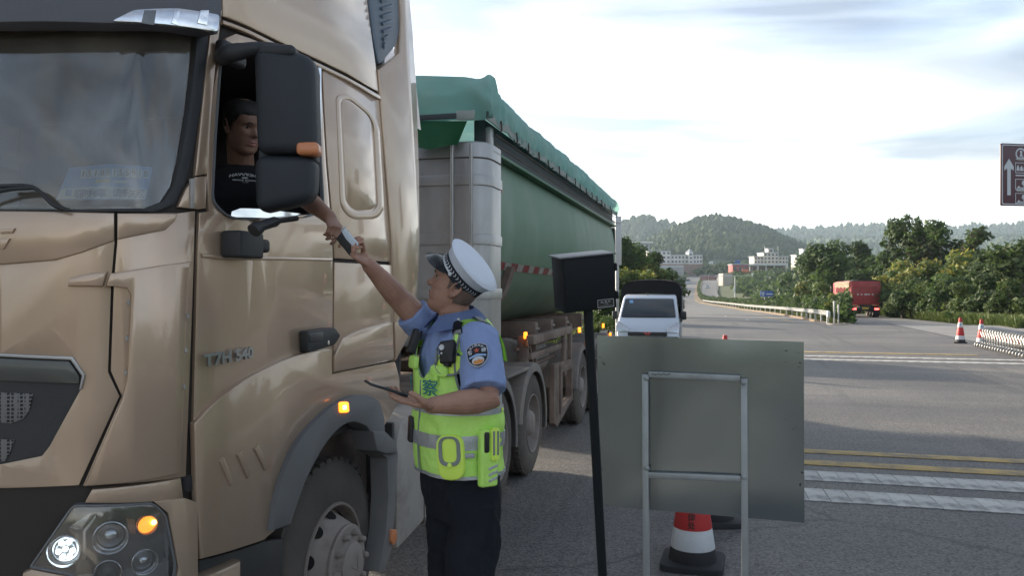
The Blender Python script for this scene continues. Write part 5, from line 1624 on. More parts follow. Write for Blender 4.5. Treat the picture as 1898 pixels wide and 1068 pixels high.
def lbox(name, c, s, mat, par, bev=.01, rot=None): return box(name, c, s, mat, par, bev, rot, world_space=False)
def small_wheel(par, x, y, r, w, sgn):
    M = axis_matrix((x, y, r), (sgn, 0, 0))
    t = lathe('wheel', [(r * .6, 0), (r * .9, .01), (r, -.02), (r, -w + .02), (r * .9, -w), (r * .5, -w)], M, m_rubber, par, 28, 45, False, False)
    o = lathe('rim', [(r * .62, -.01), (r * .58, .0), (r * .5, -.04), (r * .2, -.02), (.005, -.015)], M, m_rim, par, 24, 45, True, False)
    return t
def profile_body(name, prof_yz, half_w, mat, par, bev, taper_z=None, taper=.1):
    M = Matrix(((0, 0, 1, -half_w), (1, 0, 0, 0), (0, 1, 0, 0), (0, 0, 0, 1)))
    bm = plate_bm(prof_yz, (), 0, 2 * half_w, 0)
    es = [e for e in bm.edges if len(e.link_faces) == 2 and e.link_faces[0].normal.angle(e.link_faces[1].normal, 0) > .5 and abs(e.link_faces[0].normal.z - e.link_faces[1].normal.z) > .5]
    bmesh.ops.bevel(bm, geom=es, offset=bev, segments=3, profile=.5, affect='EDGES', clamp_overlap=True)
    bmesh.ops.transform(bm, matrix=M, verts=bm.verts[:])
    if taper_z:
        top = max(p[1] for p in prof_yz)
        for v in bm.verts:
            if v.co.z > taper_z: v.co.x *= 1 - taper * (v.co.z - taper_z) / (top - taper_z)
    return bm_obj(name, bm, mat, par, False, 40)

# ---- white mini truck with a dark canopy, facing us
vp = P(1200, 534, 20.3)
van = empty('mini_truck', (vp.x, vp.y, 0), 'white mini truck with dark arched canopy waiting behind the dump trailer', 'van')
van.rotation_euler = (0, 0, math.radians(1.5))
profile_body('cab_body', smooth_path([(.06, .32), (.0, .42), (-.01, .62), (.02, .78), (.10, .92), (.36, 1.14)], 2) + [(.90, 1.66)] + smooth_path([(1.02, 1.735), (1.3, 1.765), (1.8, 1.76), (1.86, 1.6), (1.86, .45)], 2) + [(1.2, .36), (.6, .34)], .79, m_vanwhite, van, .06, 1.1, .13)
def slope_plate(name, y0, z0, y1, z1, poly, mat, par, d0=0, d1=.012, bev=.004):
    "plate on the plane leaning from (y0,z0) to (y1,z1); poly in (x, fraction)"
    a, b = Vector((0, y0, z0)), Vector((0, y1, z1)); v = (b - a); L_ = v.length; v.normalize()
    n_ = Vector((1, 0, 0)).cross(v).normalized()
    M = Matrix((Vector((1, 0, 0)), v, n_)).transposed().to_4x4(); M.translation = a
    return plate(name, [(x, t * L_) for x, t in poly], M, mat, par, d0, d1, bev, world_space=False)
slope_plate('windscreen', .36, 1.14, .90, 1.66, round_poly([(-.715, .06), (.715, .06), (.635, .99), (-.635, .99)], .06), m_darkglass, van, .0, .016)
slope_plate('wiper', .36, 1.14, .90, 1.66, [(-.6, .07), (.5, .07), (.5, .095), (-.6, .10)], m_carblack, van, .016, .03, .002)
slope_plate('sticker', .36, 1.14, .90, 1.66, round_poly([(-.52, .76), (-.42, .76), (-.42, .9), (-.52, .9)], .02), pm('sticker_blue', (.2, .4, .65), .4), van, .0162, .018, 0)
for s_ in (-1, 1):
    pts = [(s_ * .80, .80), (s_ * .50, .82), (s_ * .46, .88), (s_ * .66, 1.03), (s_ * .77, 1.09), (s_ * .81, 1.0)]
    M = Matrix(((1, 0, 0, 0), (0, 0, -1, .05), (0, 1, 0, 0), (0, 0, 0, 1)))
    bm = plate_bm(round_poly(pts if s_ > 0 else pts[::-1], .03), (), 0, .07, .015)
    for v in bm.verts: v.co.z -= max(0, (v.co.y - .80)) * .42 - .0 + .10 * max(0, abs(v.co.x) - .6)
    bmesh.ops.transform(bm, matrix=M, verts=bm.verts[:])
    bm_obj('headlight', bm, m_headlamp, van, False, 40)
    mm = lbox('mirror', (s_ * .90, .72, 1.22), (.15, .10, .22), m_carblack, van, .03)
    tube('mirror_arm', [(s_ * .76, .80, 1.15), (s_ * .86, .74, 1.18)], .015, m_carblack, van, 6, world_space=False)
    M = Matrix(((0, 0, s_, s_ * .705), (1, 0, 0, 0), (0, 1, 0, 0), (0, 0, 0, 1)))
    bm = plate_bm(round_poly([(.72, 1.16), (1.62, 1.16), (1.60, 1.58), (1.05, 1.58)], .05), (), 0, .012, .003)
    for v in bm.verts: v.co.z += .062 - (v.co.y - 1.16) * .115
    bmesh.ops.transform(bm, matrix=M, verts=bm.verts[:])
    bm_obj('side_window', bm, m_darkglass, van, False, 40)
    small_wheel(van, s_ * .79, .62, .28, .17, s_); small_wheel(van, s_ * .79, 3.2, .28, .17, s_)
    lbox('fog_lamp', (s_ * .6, -.022, .48), (.14, .03, .09), m_headlamp, van, .02)
lbox('bumper_grille', (0, -.02, .765), (1.0, .06, .10), m_carblack, van, .02)
lbox('bumper', (0, -.03, .56), (1.56, .06, .28), m_carblack, van, .03)
plate('front_emblem', [(-.10, .02), (-.03, .02), (0, -.02), (.03, .02), (.10, .02), (.03, -.06), (0, -.03), (-.03, -.06)], Matrix(((1, 0, 0, 0), (0, 0, -1, -.052), (0, 1, 0, .79), (0, 0, 0, 1))), m_badge_red, van, 0, .01, .002, world_space=False)
lbox('number_plate', (0, -.066, .47), (.44, .012, .13), pm('plate_blue', (.04, .10, .35), .4), van, .003)
tube('aerial', [(-.05, 1.05, 1.74), (-.05, 1.02, 1.84)], .008, m_carblack, van, 6, world_space=False)
lbox('cargo_bed', (0, 3.15, .78), (1.62, 2.45, .46), m_bed, van, .02)
lbox('bed_front_board', (0, 1.94, 1.45), (1.5, .06, .95), m_bed, van, .02)
lbox('bed_top_board', (-.1, 1.90, 1.86), (.95, .05, .28), pm('board_beige', (.45, .43, .38), .7, var=.15), van, .02)
arch_ = smooth_path([(.84, 1.02), (.84, 1.7), (.80, 1.98), (.66, 2.13), (.3, 2.19), (0, 2.20)], 4)
arch_ = arch_ + [(-x, z) for x, z in reversed(arch_[:-1])]
bm = bmesh.new(); rings = []
for j in range(13):
    y = 1.80 + j * .215
    sg_ = 1 - .018 * (1 if j % 3 == 1 else 0) - .02 * (j % 3 == 2)
    rings.append([bm.verts.new((x * sg_ + .012 * fbm((x * 4, y * 4, z * 4), 1, 2), y, (z - 1.02) * sg_ + 1.02 - (.02 if j == 0 else 0))) for x, z in arch_])
for a, b in zip(rings[:-1], rings[1:]):
    for i in range(len(a) - 1): bm.faces.new((a[i], a[i + 1], b[i + 1], b[i]))
bm.faces.new(rings[-1][::-1])
# front valance of the canopy, open in the middle
vv = [bm.verts.new((x * .97, 1.80, z - (.40 if abs(x) < .6 else .55))) for x, z in arch_ if z > 1.6]
tp = [v for v, (x, z) in zip(rings[0], arch_) if z > 1.6]
for i in range(len(vv) - 1): bm.faces.new((tp[i], tp[i + 1], vv[i + 1], vv[i]))
bmesh.ops.solidify(bm, geom=bm.faces[:], thickness=.008)
bm_obj('canopy', bm, m_canopy, van, False, 50)
for y in (2.0, 2.8, 3.6, 4.3):
    for s_ in (-1, 1):
        lbox('stake', (s_ * .825, y, 1.35), (.04, .05, .75), m_bed, van, .008)

# ---- red dump truck seen from behind
rp = P(1604, 534, 69.5); rp.z = ter(rp.x, rp.y) + .02
rt_ = empty('red_dump_truck', rp, 'red tipper truck with tail lights on, driving away on the right road', 'truck')
lbox('rear_door', (0, .03, 2.15), (2.36, .10, 2.05), m_red, rt_, .02)
lbox('load_box', (0, 4.3, 2.18), (2.46, 8.4, 2.06), m_red, rt_, .03)
for k in range(13):
    y = .35 + k * .66
    lbox('side_rib', (-1.26, y, 2.1), (.09, .13, 1.85), m_red, rt_, .02)
    lbox('side_rib', (1.26, y, 2.1), (.09, .13, 1.85), m_red, rt_, .02)
for z in (1.35, 2.1, 2.75):
    lbox('side_rail', (-1.262, 4.3, z), (.06, 8.3, .10), m_red, rt_, .02)
for z in (1.3, 2.0, 2.7):
    lbox('door_rail', (0, -.035, z), (2.3, .05, .10), m_red, rt_, .015)
for x in (-.9, -.45, 0, .45, .9):
    lbox('door_rib', (x, -.038, 2.1), (.08, .05, 1.8), m_red, rt_, .015)
for k, x in enumerate((-.62, -.32, -.02, .1, .28, .58)):
    lbox('number_patch', (x, -.068, 2.02), (.14, .012, .15), pm('faded_white', (.5, .45, .42), .7), rt_, .004)
bm = bmesh.new()
gv_ = [[bm.verts.new((-1.29 + 2.58 * i / 8, y, 3.12 + .22 * math.sin(math.pi * i / 8) + .05 * fbm((i * .8, y * 1.3, 2), 1, 3) + (.06 if j == 0 else 0))) for i in range(9)] for j, y in enumerate(np.linspace(-.06, 8.5, 16))]
for a, b in zip(gv_[:-1], gv_[1:]):
    for i in range(8): bm.faces.new((a[i], a[i + 1], b[i + 1], b[i]))
bmesh.ops.solidify(bm, geom=bm.faces[:], thickness=.03)
bm_obj('load_cover', bm, m_greytarp, rt_, False, 50)
bm = bmesh.new()
sd_ = [[bm.verts.new((-1.33 - .03 * math.sin(j * 2.1), y, z)) for z in (3.16, 2.9, 2.62 + .06 * math.sin(y * 3))] for j, y in enumerate(np.linspace(.1, 8.5, 22))]
for a, b in zip(sd_[:-1], sd_[1:]):
    for i in range(2): bm.faces.new((a[i], a[i + 1], b[i + 1], b[i]))
bmesh.ops.solidify(bm, geom=bm.faces[:], thickness=.03)
bm_obj('side_curtain', bm, m_tan, rt_, False, 50)
lbox('cab', (0, 9.9, 1.95), (2.4, 1.9, 2.4), m_red, rt_, .10)
lbox('cab_mirror', (-1.42, 10.4, 2.5), (.18, .14, .6), m_carblack, rt_, .04)
lbox('underframe', (0, 4.8, .95), (.9, 9.4, .35), m_chassis, rt_, .02)
lbox('rear_bumper', (0, .05, .72), (2.3, .14, .30), m_carblack, rt_, .02)
for s_ in (-1, 1):
    lm = lbox('tail_light', (s_ * .92, -.03, .74), (.36, .05, .16), m_tail, rt_, .02)
    lbox('mud_flap', (s_ * .95, .45, .45), (.5, .03, .55), m_carblack, rt_, .01)
    lbox('top_marker', (s_ * .85, -.03, 1.06), (.55, .04, .09), m_amber_off, rt_, .01)
    for y in (1.05, 2.35, 3.65, 10.0):
        small_wheel(rt_, s_ * 1.25, y, .5, .55, s_)
lbox('number_plate', (0, -.035, .80), (.5, .02, .18), m_plate_y, rt_, .004)

# ---- two small vehicles far down the road
def far_car(loc, label, body_mat, h, name, truck=False):
    t = empty(name, loc, label, 'van' if truck else 'car')
    if truck:
        profile_body('body', [(0, .3), (0, 1.0), (.2, 1.15), (.6, 1.85), (1.4, 1.9), (1.4, .35)], .95, body_mat, t, .06, 1.2, .1)
        lbox('load_box', (0, 3.1, 1.5), (2.0, 3.2, 2.0), m_canopy, t, .06)
        slope_plate('windscreen', .2, 1.15, .6, 1.85, [(-.8, .05), (.8, .05), (.72, .95), (-.72, .95)], m_darkglass, t, 0, .03)
    else:
        profile_body('body', [(0, .3), (0, .75), (.9, .95), (1.5, 1.42), (3.0, 1.45), (3.7, 1.0), (4.3, .95), (4.35, .35)], .88, body_mat, t, .08, .95, .2)
        slope_plate('windscreen', .92, .97, 1.5, 1.42, [(-.7, .05), (.7, .05), (.6, .95), (-.6, .95)], m_darkglass, t, 0, .03)
    for s_ in (-1, 1):
        small_wheel(t, s_ * .9, .8, .32, .2, s_); small_wheel(t, s_ * .9, 3.3, .32, .2, s_)
        lbox('headlight', (s_ * .6, -.01, .7), (.3, .05, .15), m_headlamp, t, .02)
    return t
p = PD(1275, 430, .02); far_car(p, 'small dark canopied truck coming down the distant left carriageway', m_vanwhite, 0, 'distant_truck', True)
p = PD(1311, 370, .02); o = far_car(p, 'tiny white car on the distant right carriageway', m_vanwhite, 0, 'distant_car')
p = PD(1309, 690, .02); o = far_car(p, 'pale truck at the top of the hill below the white board', m_bed, 0, 'hilltop_truck', True); o.scale = (1.6, 1.6, 1.6)

# ================================================================== GUARD RAIL, MASTS, SIGNS
m_rail = pm('rail_steel', (.62, .62, .60), .5, .25, var=.12, scale=3, col2=(.36, .33, .29), c2=(.5, .75))
def ter_m(p): return ter(p.x, p.y) + .15
rail_path = smooth_path([(43.2, 1536), (52, 1510), (70, 1472), (95, 1412), (120, 1376), (160, 1330), (200, 1303)], 6)
rp_ = [PD(px, d) for d, px in rail_path]
gr_o = empty('guard_rail', (rp_[0].x, rp_[0].y, ter_m(rp_[0])), 'steel guard rail curving along the left side of the median', 'guard rail')
secw = [(0, .80), (.05, .77), (.05, .72), (-.01, .68), (.0, .64), (.05, .60), (.05, .55), (0, .50)]
bm = bmesh.new(); rings = []
for i, p in enumerate(rp_):
    t = (rp_[min(i + 1, len(rp_) - 1)] - rp_[max(i - 1, 0)]).normalized(); n_ = Vector((-t.y, t.x, 0)).normalized()
    rings.append([bm.verts.new((p.x + n_.x * (a + .06), p.y + n_.y * (a + .06), ter_m(p) + z - .10)) for a, z in secw])
for a, b in zip(rings[:-1], rings[1:]):
    for i in range(len(a) - 1): bm.faces.new((a[i], a[i + 1], b[i + 1], b[i]))
bmesh.ops.solidify(bm, geom=bm.faces[:], thickness=.012)
bm_obj('rail_beam', bm, m_rail, gr_o, True, 50)
acc = 0
pm_ = bmesh.new(); add_box(pm_, (0, 0, .34), (.11, .11, .68), .01); me_p = bpy.data.meshes.new('rail_post'); pm_.to_mesh(me_p); pm_.free(); me_p.materials.append(m_rail)
last = None
dense = [PD(px, d) for d, px in smooth_path([(43.6, 1534), (52, 1510), (70, 1472), (95, 1412), (120, 1376), (160, 1330), (200, 1303)], 40)]
for p in dense:
    if last is None or (p - last).length > 3.9:
        q = Vector((p.x, p.y, ter_m(p)))
        o = link('rail_post', me_p, None, gr_o, True); o.location = q
        last = p
e0 = rp_[0]
box('rail_end', (e0.x - .05, e0.y - .25, ter_m(e0) + .52), (.16, .5, .36), m_rail, gr_o, .06)
for k, (px, w) in enumerate(((1546, .09), (1554, .07))):
    p = PD(px, 43.0); box('delineator_post', (p.x, p.y, ter_m(p) + .62 - .1 * k), (w, .06, 1.22 - .2 * k), m_rail, gr_o, .02)

m_blue = pm('sign_blue', (.035, .10, .36), .5, var=.06)
m_signback = pm('sign_back', (.50, .51, .52), .5, .2, var=.08, scale=1)
m_brownfar = pm('sign_brown_far', (.16, .05, .055), .5, var=.08)
# white mast with a long arm
p = PD(1362, 205); mast = empty('traffic_mast', p, 'white mast with a long horizontal arm right of the far road', 'mast')
m_mast = pm('mast_white', (.66, .67, .68), .5, var=.06)
tz = P(1362, 513, 205).z
tube('mast_pole', [p, Vector((p.x, p.y, tz))], .13, m_mast, mast, 12)
tube('mast_arm', [P(1325, 512.5, 205), P(1395, 510.5, 205)], .07, m_mast, mast, 10)
tube('camera_stalk', [P(1395, 512, 205), P(1395, 508, 205)], .09, m_mast, mast, 8)
box('camera_head', P(1395, 508, 205), (.5, .5, .45), m_mast, mast, .1)
box('mast_cabinet', P(1361, 538, 204.8), (.45, .4, .9), m_mast, mast, .04)
# brown overhead sign, two panels
gy_ = 345
g0, g1 = PD(1294, gy_), PD(1332, gy_)
gt = empty('overhead_sign', g1, 'pair of brown panels hung over the distant right carriageway', 'road sign')
for a, b in ((1298, 1312.4), (1313.4, 1328)):
    A, B = P(a, 519.5, gy_), P(b, 511.5, gy_)
    box('brown_panel', (A + B) / 2, ((B - A).dot(RGT), .12, abs(B.z - A.z)), m_brownfar, gt, .02, Matrix.Rotation(YAW, 3, 'Z'))
    for k in range(2):
        box('panel_line', P((a + b) / 2, 513.8 + 3.2 * k, gy_ - .1), ((B - A).dot(RGT) * .7, .08, .22), pm('panel_line', (.45, .35, .33), .5), gt, .01, Matrix.Rotation(YAW, 3, 'Z'))
tube('gantry_post', [PD(1331, gy_), P(1331, 509.5, gy_)], .18, m_polegrey, gt, 10)
tube('gantry_beam', [P(1331, 510.5, gy_), P(1297, 511, gy_)], .14, m_polegrey, gt, 10)
# blue signs
def road_sign(name, label, x0, x1, y0, y1, d, mat, legs, lines=(), back=False, nleg=1):
    base_ = PD((x0 + x1) / 2, d)
    t = empty(name, base_, label, 'road sign' if name != 'billboard' else 'billboard')
    R_ = Matrix.Rotation(YAW, 3, 'Z')
    A, B = P(x0, y1, d), P(x1, y0, d)
    w, h = (B - A).dot(RGT), B.z - A.z
    box('panel', (A + B) / 2, (w, .10, h), mat, t, .02, R_)
    for (u, v, lw, lh, lm) in lines:
        box('panel_mark', (A + B) / 2 + RGT * (u * w) + UPV * (v * h) - FWD * .06, (lw * w, .03, lh * h), lm, t, .0, R_)
    for k in range(nleg):
        px = x0 + (x1 - x0) * (k + 1) / (nleg + 1)
        q = P(px, y1, d + .1)
        tube('post', [Vector((q.x, q.y, ter(q.x, q.y) - .2)), q], legs, m_polegrey, t, 8)
    return t
road_sign('blue_direction_sign', 'blue road sign standing in the bushes right of the white mast', 1409, 1433, 539.5, 550, 128, m_blue, .07, [(-.3, .15, .25, .3, m_signwhite), (-.3, -.2, .2, .3, m_signwhite), (.2, -.05, .5, .22, m_signwhite)], nleg=2)
road_sign('small_blue_sign', 'small blue sign beside the red building on the far slope', 1362, 1372, 483, 488.5, 430, m_blue, .12)
road_sign('white_notice_board', 'plain white board on posts at the top of the far road', 1313, 1322, 484.5, 491, 700, m_signback, .2, nleg=2)
bb = road_sign('billboard', 'pale back of a ribbed billboard standing behind the mini truck', 1219, 1267, 492.5, 511.5, 150, m_signback, .22)
for k in range(12):
    px = 1221.5 + k * 4
    a, b = P(px, 511, 149.8), P(px, 493, 149.8)
    box('back_rib', (a + b) / 2, (.06, .08, (b - a).length), m_signback, bb, .01, Matrix.Rotation(YAW, 3, 'Z'))
for y in (497, 507):
    a, b = P(1220, y, 149.75), P(1266, y, 149.75)
    box('back_rail', (a + b) / 2, ((b - a).length, .08, .16), m_polegrey, bb, .01, Matrix.Rotation(YAW, 3, 'Z'))
# tall pale panel just behind the trailer
a, b = P(1140, 492, 26), P(1152, 401, 26)
tp_ = empty('tall_pale_panel', PD(1146, 26), 'tall narrow pale panel standing just behind the dump trailer', 'sign')
box('panel', (a + b) / 2, ((b - a).dot(RGT), .08, b.z - a.z), m_signback, tp_, .03, Matrix.Rotation(YAW, 3, 'Z'))
box('panel_cap', P(1146, 413, 25.94), (.22, .02, .03), m_polegrey, tp_, .003, Matrix.Rotation(YAW, 3, 'Z'))
q = P(1144, 490, 26.05); tube('post', [Vector((q.x, q.y, 0)), q], .06, m_polegrey, tp_, 10)

# electricity pylon on the round hill
pt, pb_ = P(1312, 430, 880), P(1312, 482, 880)
py_o = empty('electricity_pylon', pb_, 'faint lattice pylon on the slope of the rounded hill', 'pylon')
bm = bmesh.new()
Hh = pt.z - pb_.z
def leg_at(t, sx, sy): w = 3.6 * (1 - t) ** 1.2 + .5; return Vector((pb_.x + sx * w, pb_.y + sy * w, pb_.z + Hh * t))
for sx in (-1, 1):
    for sy in (-1, 1):
        add_tube(bm, [leg_at(t, sx, sy) for t in np.linspace(0, 1, 7)], .22, 4)
for k in range(7):
    t0, t1 = k / 7, (k + 1) / 7
    for sy in (-1, 1):
        add_tube(bm, [leg_at(t0, -1, sy), leg_at(t1, 1, sy)], .13, 4); add_tube(bm, [leg_at(t0, 1, sy), leg_at(t1, -1, sy)], .13, 4)
for t, w in ((.72, 6.5), (.84, 5.2), (.95, 4)):
    z = pb_.z + Hh * t
    add_tube(bm, [Vector((pb_.x - w, pb_.y, z)), Vector((pb_.x + w, pb_.y, z))], .22, 4)
bm_obj('lattice', bm, pm('pylon_steel', (.45, .47, .48), .6, .3, var=.1), py_o)

# ================================================================== FAR BUILDINGS
m_bwhite = pm('wall_white', (.62, .62, .60), .85, var=.06, scale=.3, col2=(.5, .49, .46), c2=(.55, .8))
m_bcream = pm('wall_cream', (.58, .55, .48), .85, var=.06, scale=.3)
m_bwin = pm('far_window', (.05, .06, .07), .25, var=.3, scale=1)
m_broof = pm('roof_grey', (.34, .36, .40), .8, var=.1, scale=.5)
m_bred = pm('wall_red', (.30, .08, .07), .8, var=.15, scale=.5)
m_brick = pm('base_brown', (.25, .16, .13), .9, var=.2, scale=.4)
def wing(par, x0, x1, y0, y1, d, depth, rows, cols, wall, roof=True, ground_y=None, win_w=.52, win_h=.48):
    "one wing of a building: front spans the picture box x0..x1, y0..y1 at distance d"
    R_ = Matrix.Rotation(YAW, 3, 'Z')
    A, B = P(x0, y1, d), P(x1, y0, d)
    w, h = (B - A).dot(RGT), B.z - A.z
    gz = min(A.z, P(x0, ground_y, d).z if ground_y else A.z)
    c = (A + B) / 2 + FWD * depth / 2
    box('wall', (c.x, c.y, (gz + B.z) / 2), (w, depth, B.z - gz), wall, par, .05, R_)
    if roof:
        box('roof', (c.x, c.y, B.z + .22), (w + .8, depth + .8, .5), m_broof, par, .05, R_)
    if rows:
        me = None
        for r in range(rows):
            for q in range(cols):
                u = (q + .5) / cols; v = (r + .5) / rows
                pos = A + RGT * (w * u) + UPV * (h * v) - FWD * .03
                if me is None:
                    o = box('window', (0, 0, 0), (w / cols * win_w, .16, h / rows * win_h), m_bwin, par, .02, R_, world_space=True); me = o.data
                    o.location = pos
                else:
                    o = link('window', me, None, par, True); o.location = pos
        for r in range(rows):
            pos = A + RGT * (w * .5) + UPV * (h * (r + .5 - win_h / 2 - .06) / rows) - FWD * .06
            box('sill_course', pos, (w, .14, .14), wall, par, .02, R_)
b1 = empty('white_hall', PD(1255, 560), 'long white three-storey building with a small tower, left of the far road', 'building')
wing(b1, 1203, 1243, 465.5, 489, 560, 12, 3, 5, m_bwhite, True, 500)
wing(b1, 1243.5, 1276, 473, 489, 561, 12, 2, 5, m_bwhite, True, 500)
wing(b1, 1285, 1302, 473, 489, 561, 12, 2, 3, m_bwhite, True, 500)
wing(b1, 1276.3, 1284.7, 468, 489, 558, 9, 3, 1, m_bwhite, False, 500)
tA = P(1280.5, 468, 558)
bm = bmesh.new(); add_lathe(bm, [(3.0, 0), (2.9, .3), (.2, 2.6)], axis_matrix(tA + FWD * 4 + UPV * .05, (0, 0, 1)), 4)
bm_obj('tower_roof', bm, m_broof, b1)
wing(b1, 1214, 1303, 489.5, 496, 556, 4, 0, 0, m_brick, False, 510)
b0 = empty('pale_block', PD(1180, 620), 'pale grey block half hidden by trees left of the white hall', 'building')
wing(b0, 1150, 1204, 452, 476, 640, 16, 3, 6, m_broof, False, 500)
box('roof', P(1177, 450.5, 645), (27, 15, 1.2), m_bwhite, b0, .1, Matrix.Rotation(YAW, 3, 'Z'))
b2 = empty('cream_house', PD(1430, 470), 'cream stepped building with roof masts on the right far slope', 'building')
wing(b2, 1398, 1415, 476, 489, 470, 10, 2, 3, m_bcream, True, 498)
wing(b2, 1415.5, 1443, 469, 489, 469, 12, 3, 4, m_bcream, True, 498)
wing(b2, 1443.5, 1461, 476, 489, 470, 10, 2, 3, m_bcream, True, 498)
wing(b2, 1424, 1434, 461.5, 468, 472, 6, 1, 1, m_bcream, True)
for px in (1417, 1442):
    tube('roof_mast', [P(px, 469, 473), P(px, 457, 473)], .18, m_bwhite, b2, 6)
b3 = empty('long_shed', PD(1420, 440), 'long flat-roofed shed below the cream building', 'building')
A, B = P(1382, 492, 445), P(1460, 489.5, 445)
box('roof', (A + B) / 2 + FWD * 4, ((B - A).dot(RGT), 9, 1.0), m_signback, b3, .05, Matrix.Rotation(YAW, 3, 'Z'))
for px in (1390, 1405, 1420, 1435, 1457):
    tube('column', [P(px, 503, 443), P(px, 491.5, 443)], .25, m_bcream, b3, 8)
wing(b3, 1386, 1458, 493, 503, 450, 4, 1, 9, m_brick, False, 512)
b4 = empty('red_shop', PD(1372, 400), 'small dark red building with an orange sign beside the far road', 'building')
wing(b4, 1358, 1387, 491, 505, 400, 8, 1, 3, m_bred, True, 512)
box('shop_sign', P(1381, 502, 395), (3.2, .2, 1.7), pm('shop_sign', (.55, .15, .07), .5), b4, .03, Matrix.Rotation(YAW, 3, 'Z'))
wing(b4, 1340, 1358, 507, 519, 330, 7, 0, 0, pm('pale_ground_wall', (.42, .38, .33), .9), False, 530)
b5 = empty('far_right_house', PD(1488, 480), 'small white house peeking out left of the big round tree', 'building')
wing(b5, 1476, 1496, 473, 484, 480, 9, 2, 4, m_bcream, True, 500)
wing(b5, 1489, 1496, 462, 473, 484, 7, 1, 1, m_bwhite, True, 480)
# ================================================================== TREES, HEDGE, VERGES
def leaf_mat(name, c1, c2, tr=.38, rnd=.22):
    return pm(name, c1, .6, var=.35, scale=9, col2=c2, c2=(.42, .62), trans=tr, objrand=rnd, spec=.3)
L_dark = leaf_mat('leaf_dark', (.042, .072, .027), (.072, .108, .036))
L_mid = leaf_mat('leaf_mid', (.062, .105, .030), (.095, .145, .038))
L_lite = leaf_mat('leaf_light', (.085, .125, .035), (.12, .15, .04))
L_yell = leaf_mat('leaf_yellow', (.30, .27, .055), (.20, .22, .05))
L_red = leaf_mat('leaf_russet', (.105, .070, .045), (.07, .07, .035))
m_bark = pm('bark', (.10, .08, .062), .9, var=.3, scale=20, bump=.4, bscale=60, stretch=(1, 1, .3))

def leaves_mesh(name, lobes, n, size, mats, seed, yellow_top=0.0, wpow=1.0):
    "many leaf-sized bent quads through a set of lobes (centre, radii, material slot)"
    r = random.Random(seed); nr = np.random.default_rng(seed)
    V, F, MI = [], [], []
    wts = [(l[1][0] * l[1][1] * l[1][2]) ** wpow for l in lobes]; tot = sum(wts)
    for (c, rad, slot), w in zip(lobes, wts):
        k = max(12, int(n * w / tot))
        for _ in range(k):
            d = Vector((r.gauss(0, 1), r.gauss(0, 1), r.gauss(0, 1))).normalized()
            q = r.random() ** .30
            q *= 1 + .25 * mnoise.noise(d * 2.3 + Vector(c) * 9)
            p = Vector((c[0] + d.x * rad[0] * q, c[1] + d.y * rad[1] * q, c[2] + d.z * rad[2] * q))
            nn = (d * .8 + Vector((r.gauss(0, .6), r.gauss(0, .6), r.gauss(.35, .6)))).normalized()
            x, y = frame_of(nn)
            a = r.random() * 6.28
            u = x * math.cos(a) + y * math.sin(a); v = nn.cross(u)
            s = size * r.choice((.5, .8, 1.0, 1.3, 1.9)) * r.uniform(.8, 1.15)
            k0 = len(V)
            V += [p - u * s, p + v * s * .55 - nn * s * .15, p + u * s, p - v * s * .55 - nn * s * .15]
            F.append((k0, k0 + 1, k0 + 2, k0 + 3))
            m = slot
            if yellow_top and d.z > .15 and r.random() < yellow_top and c[2] > .5: m = 2
            elif r.random() < .15: m = 1 - min(slot, 1)
            MI.append(m)
    me = bpy.data.meshes.new(name)
    me.from_pydata([tuple(v) for v in V], [], F)
    for m in mats: me.materials.append(m)
    me.polygons.foreach_set('material_index', MI)
    me.update()
    return me

def trunk_mesh(name, seed, h, r0, lobes, lean=0.0):
    r = random.Random(seed); bm = bmesh.new()
    pts = [Vector((lean * t * t + r.uniform(-.012, .012), r.uniform(-.012, .012), h * t - .03)) for t in np.linspace(0, 1, 7)]
    add_tube(bm, pts, [r0 * (1.15 - .8 * t) for t in np.linspace(0, 1, 7)], 7)
    for c, rad, s in r.sample(lobes, min(7, len(lobes))):
        t = r.uniform(.4, .95); a = pts[int(t * 6)]
        b = Vector(c)
        m = a.lerp(b, .5) + Vector((0, 0, -.02))
        add_tube(bm, [a, m, b], [r0 * .45, r0 * .3, r0 * .12], 5)
    me = bpy.data.meshes.new(name); bm.to_mesh(me); bm.free(); me.materials.append(m_bark); me.shade_smooth()
    return me

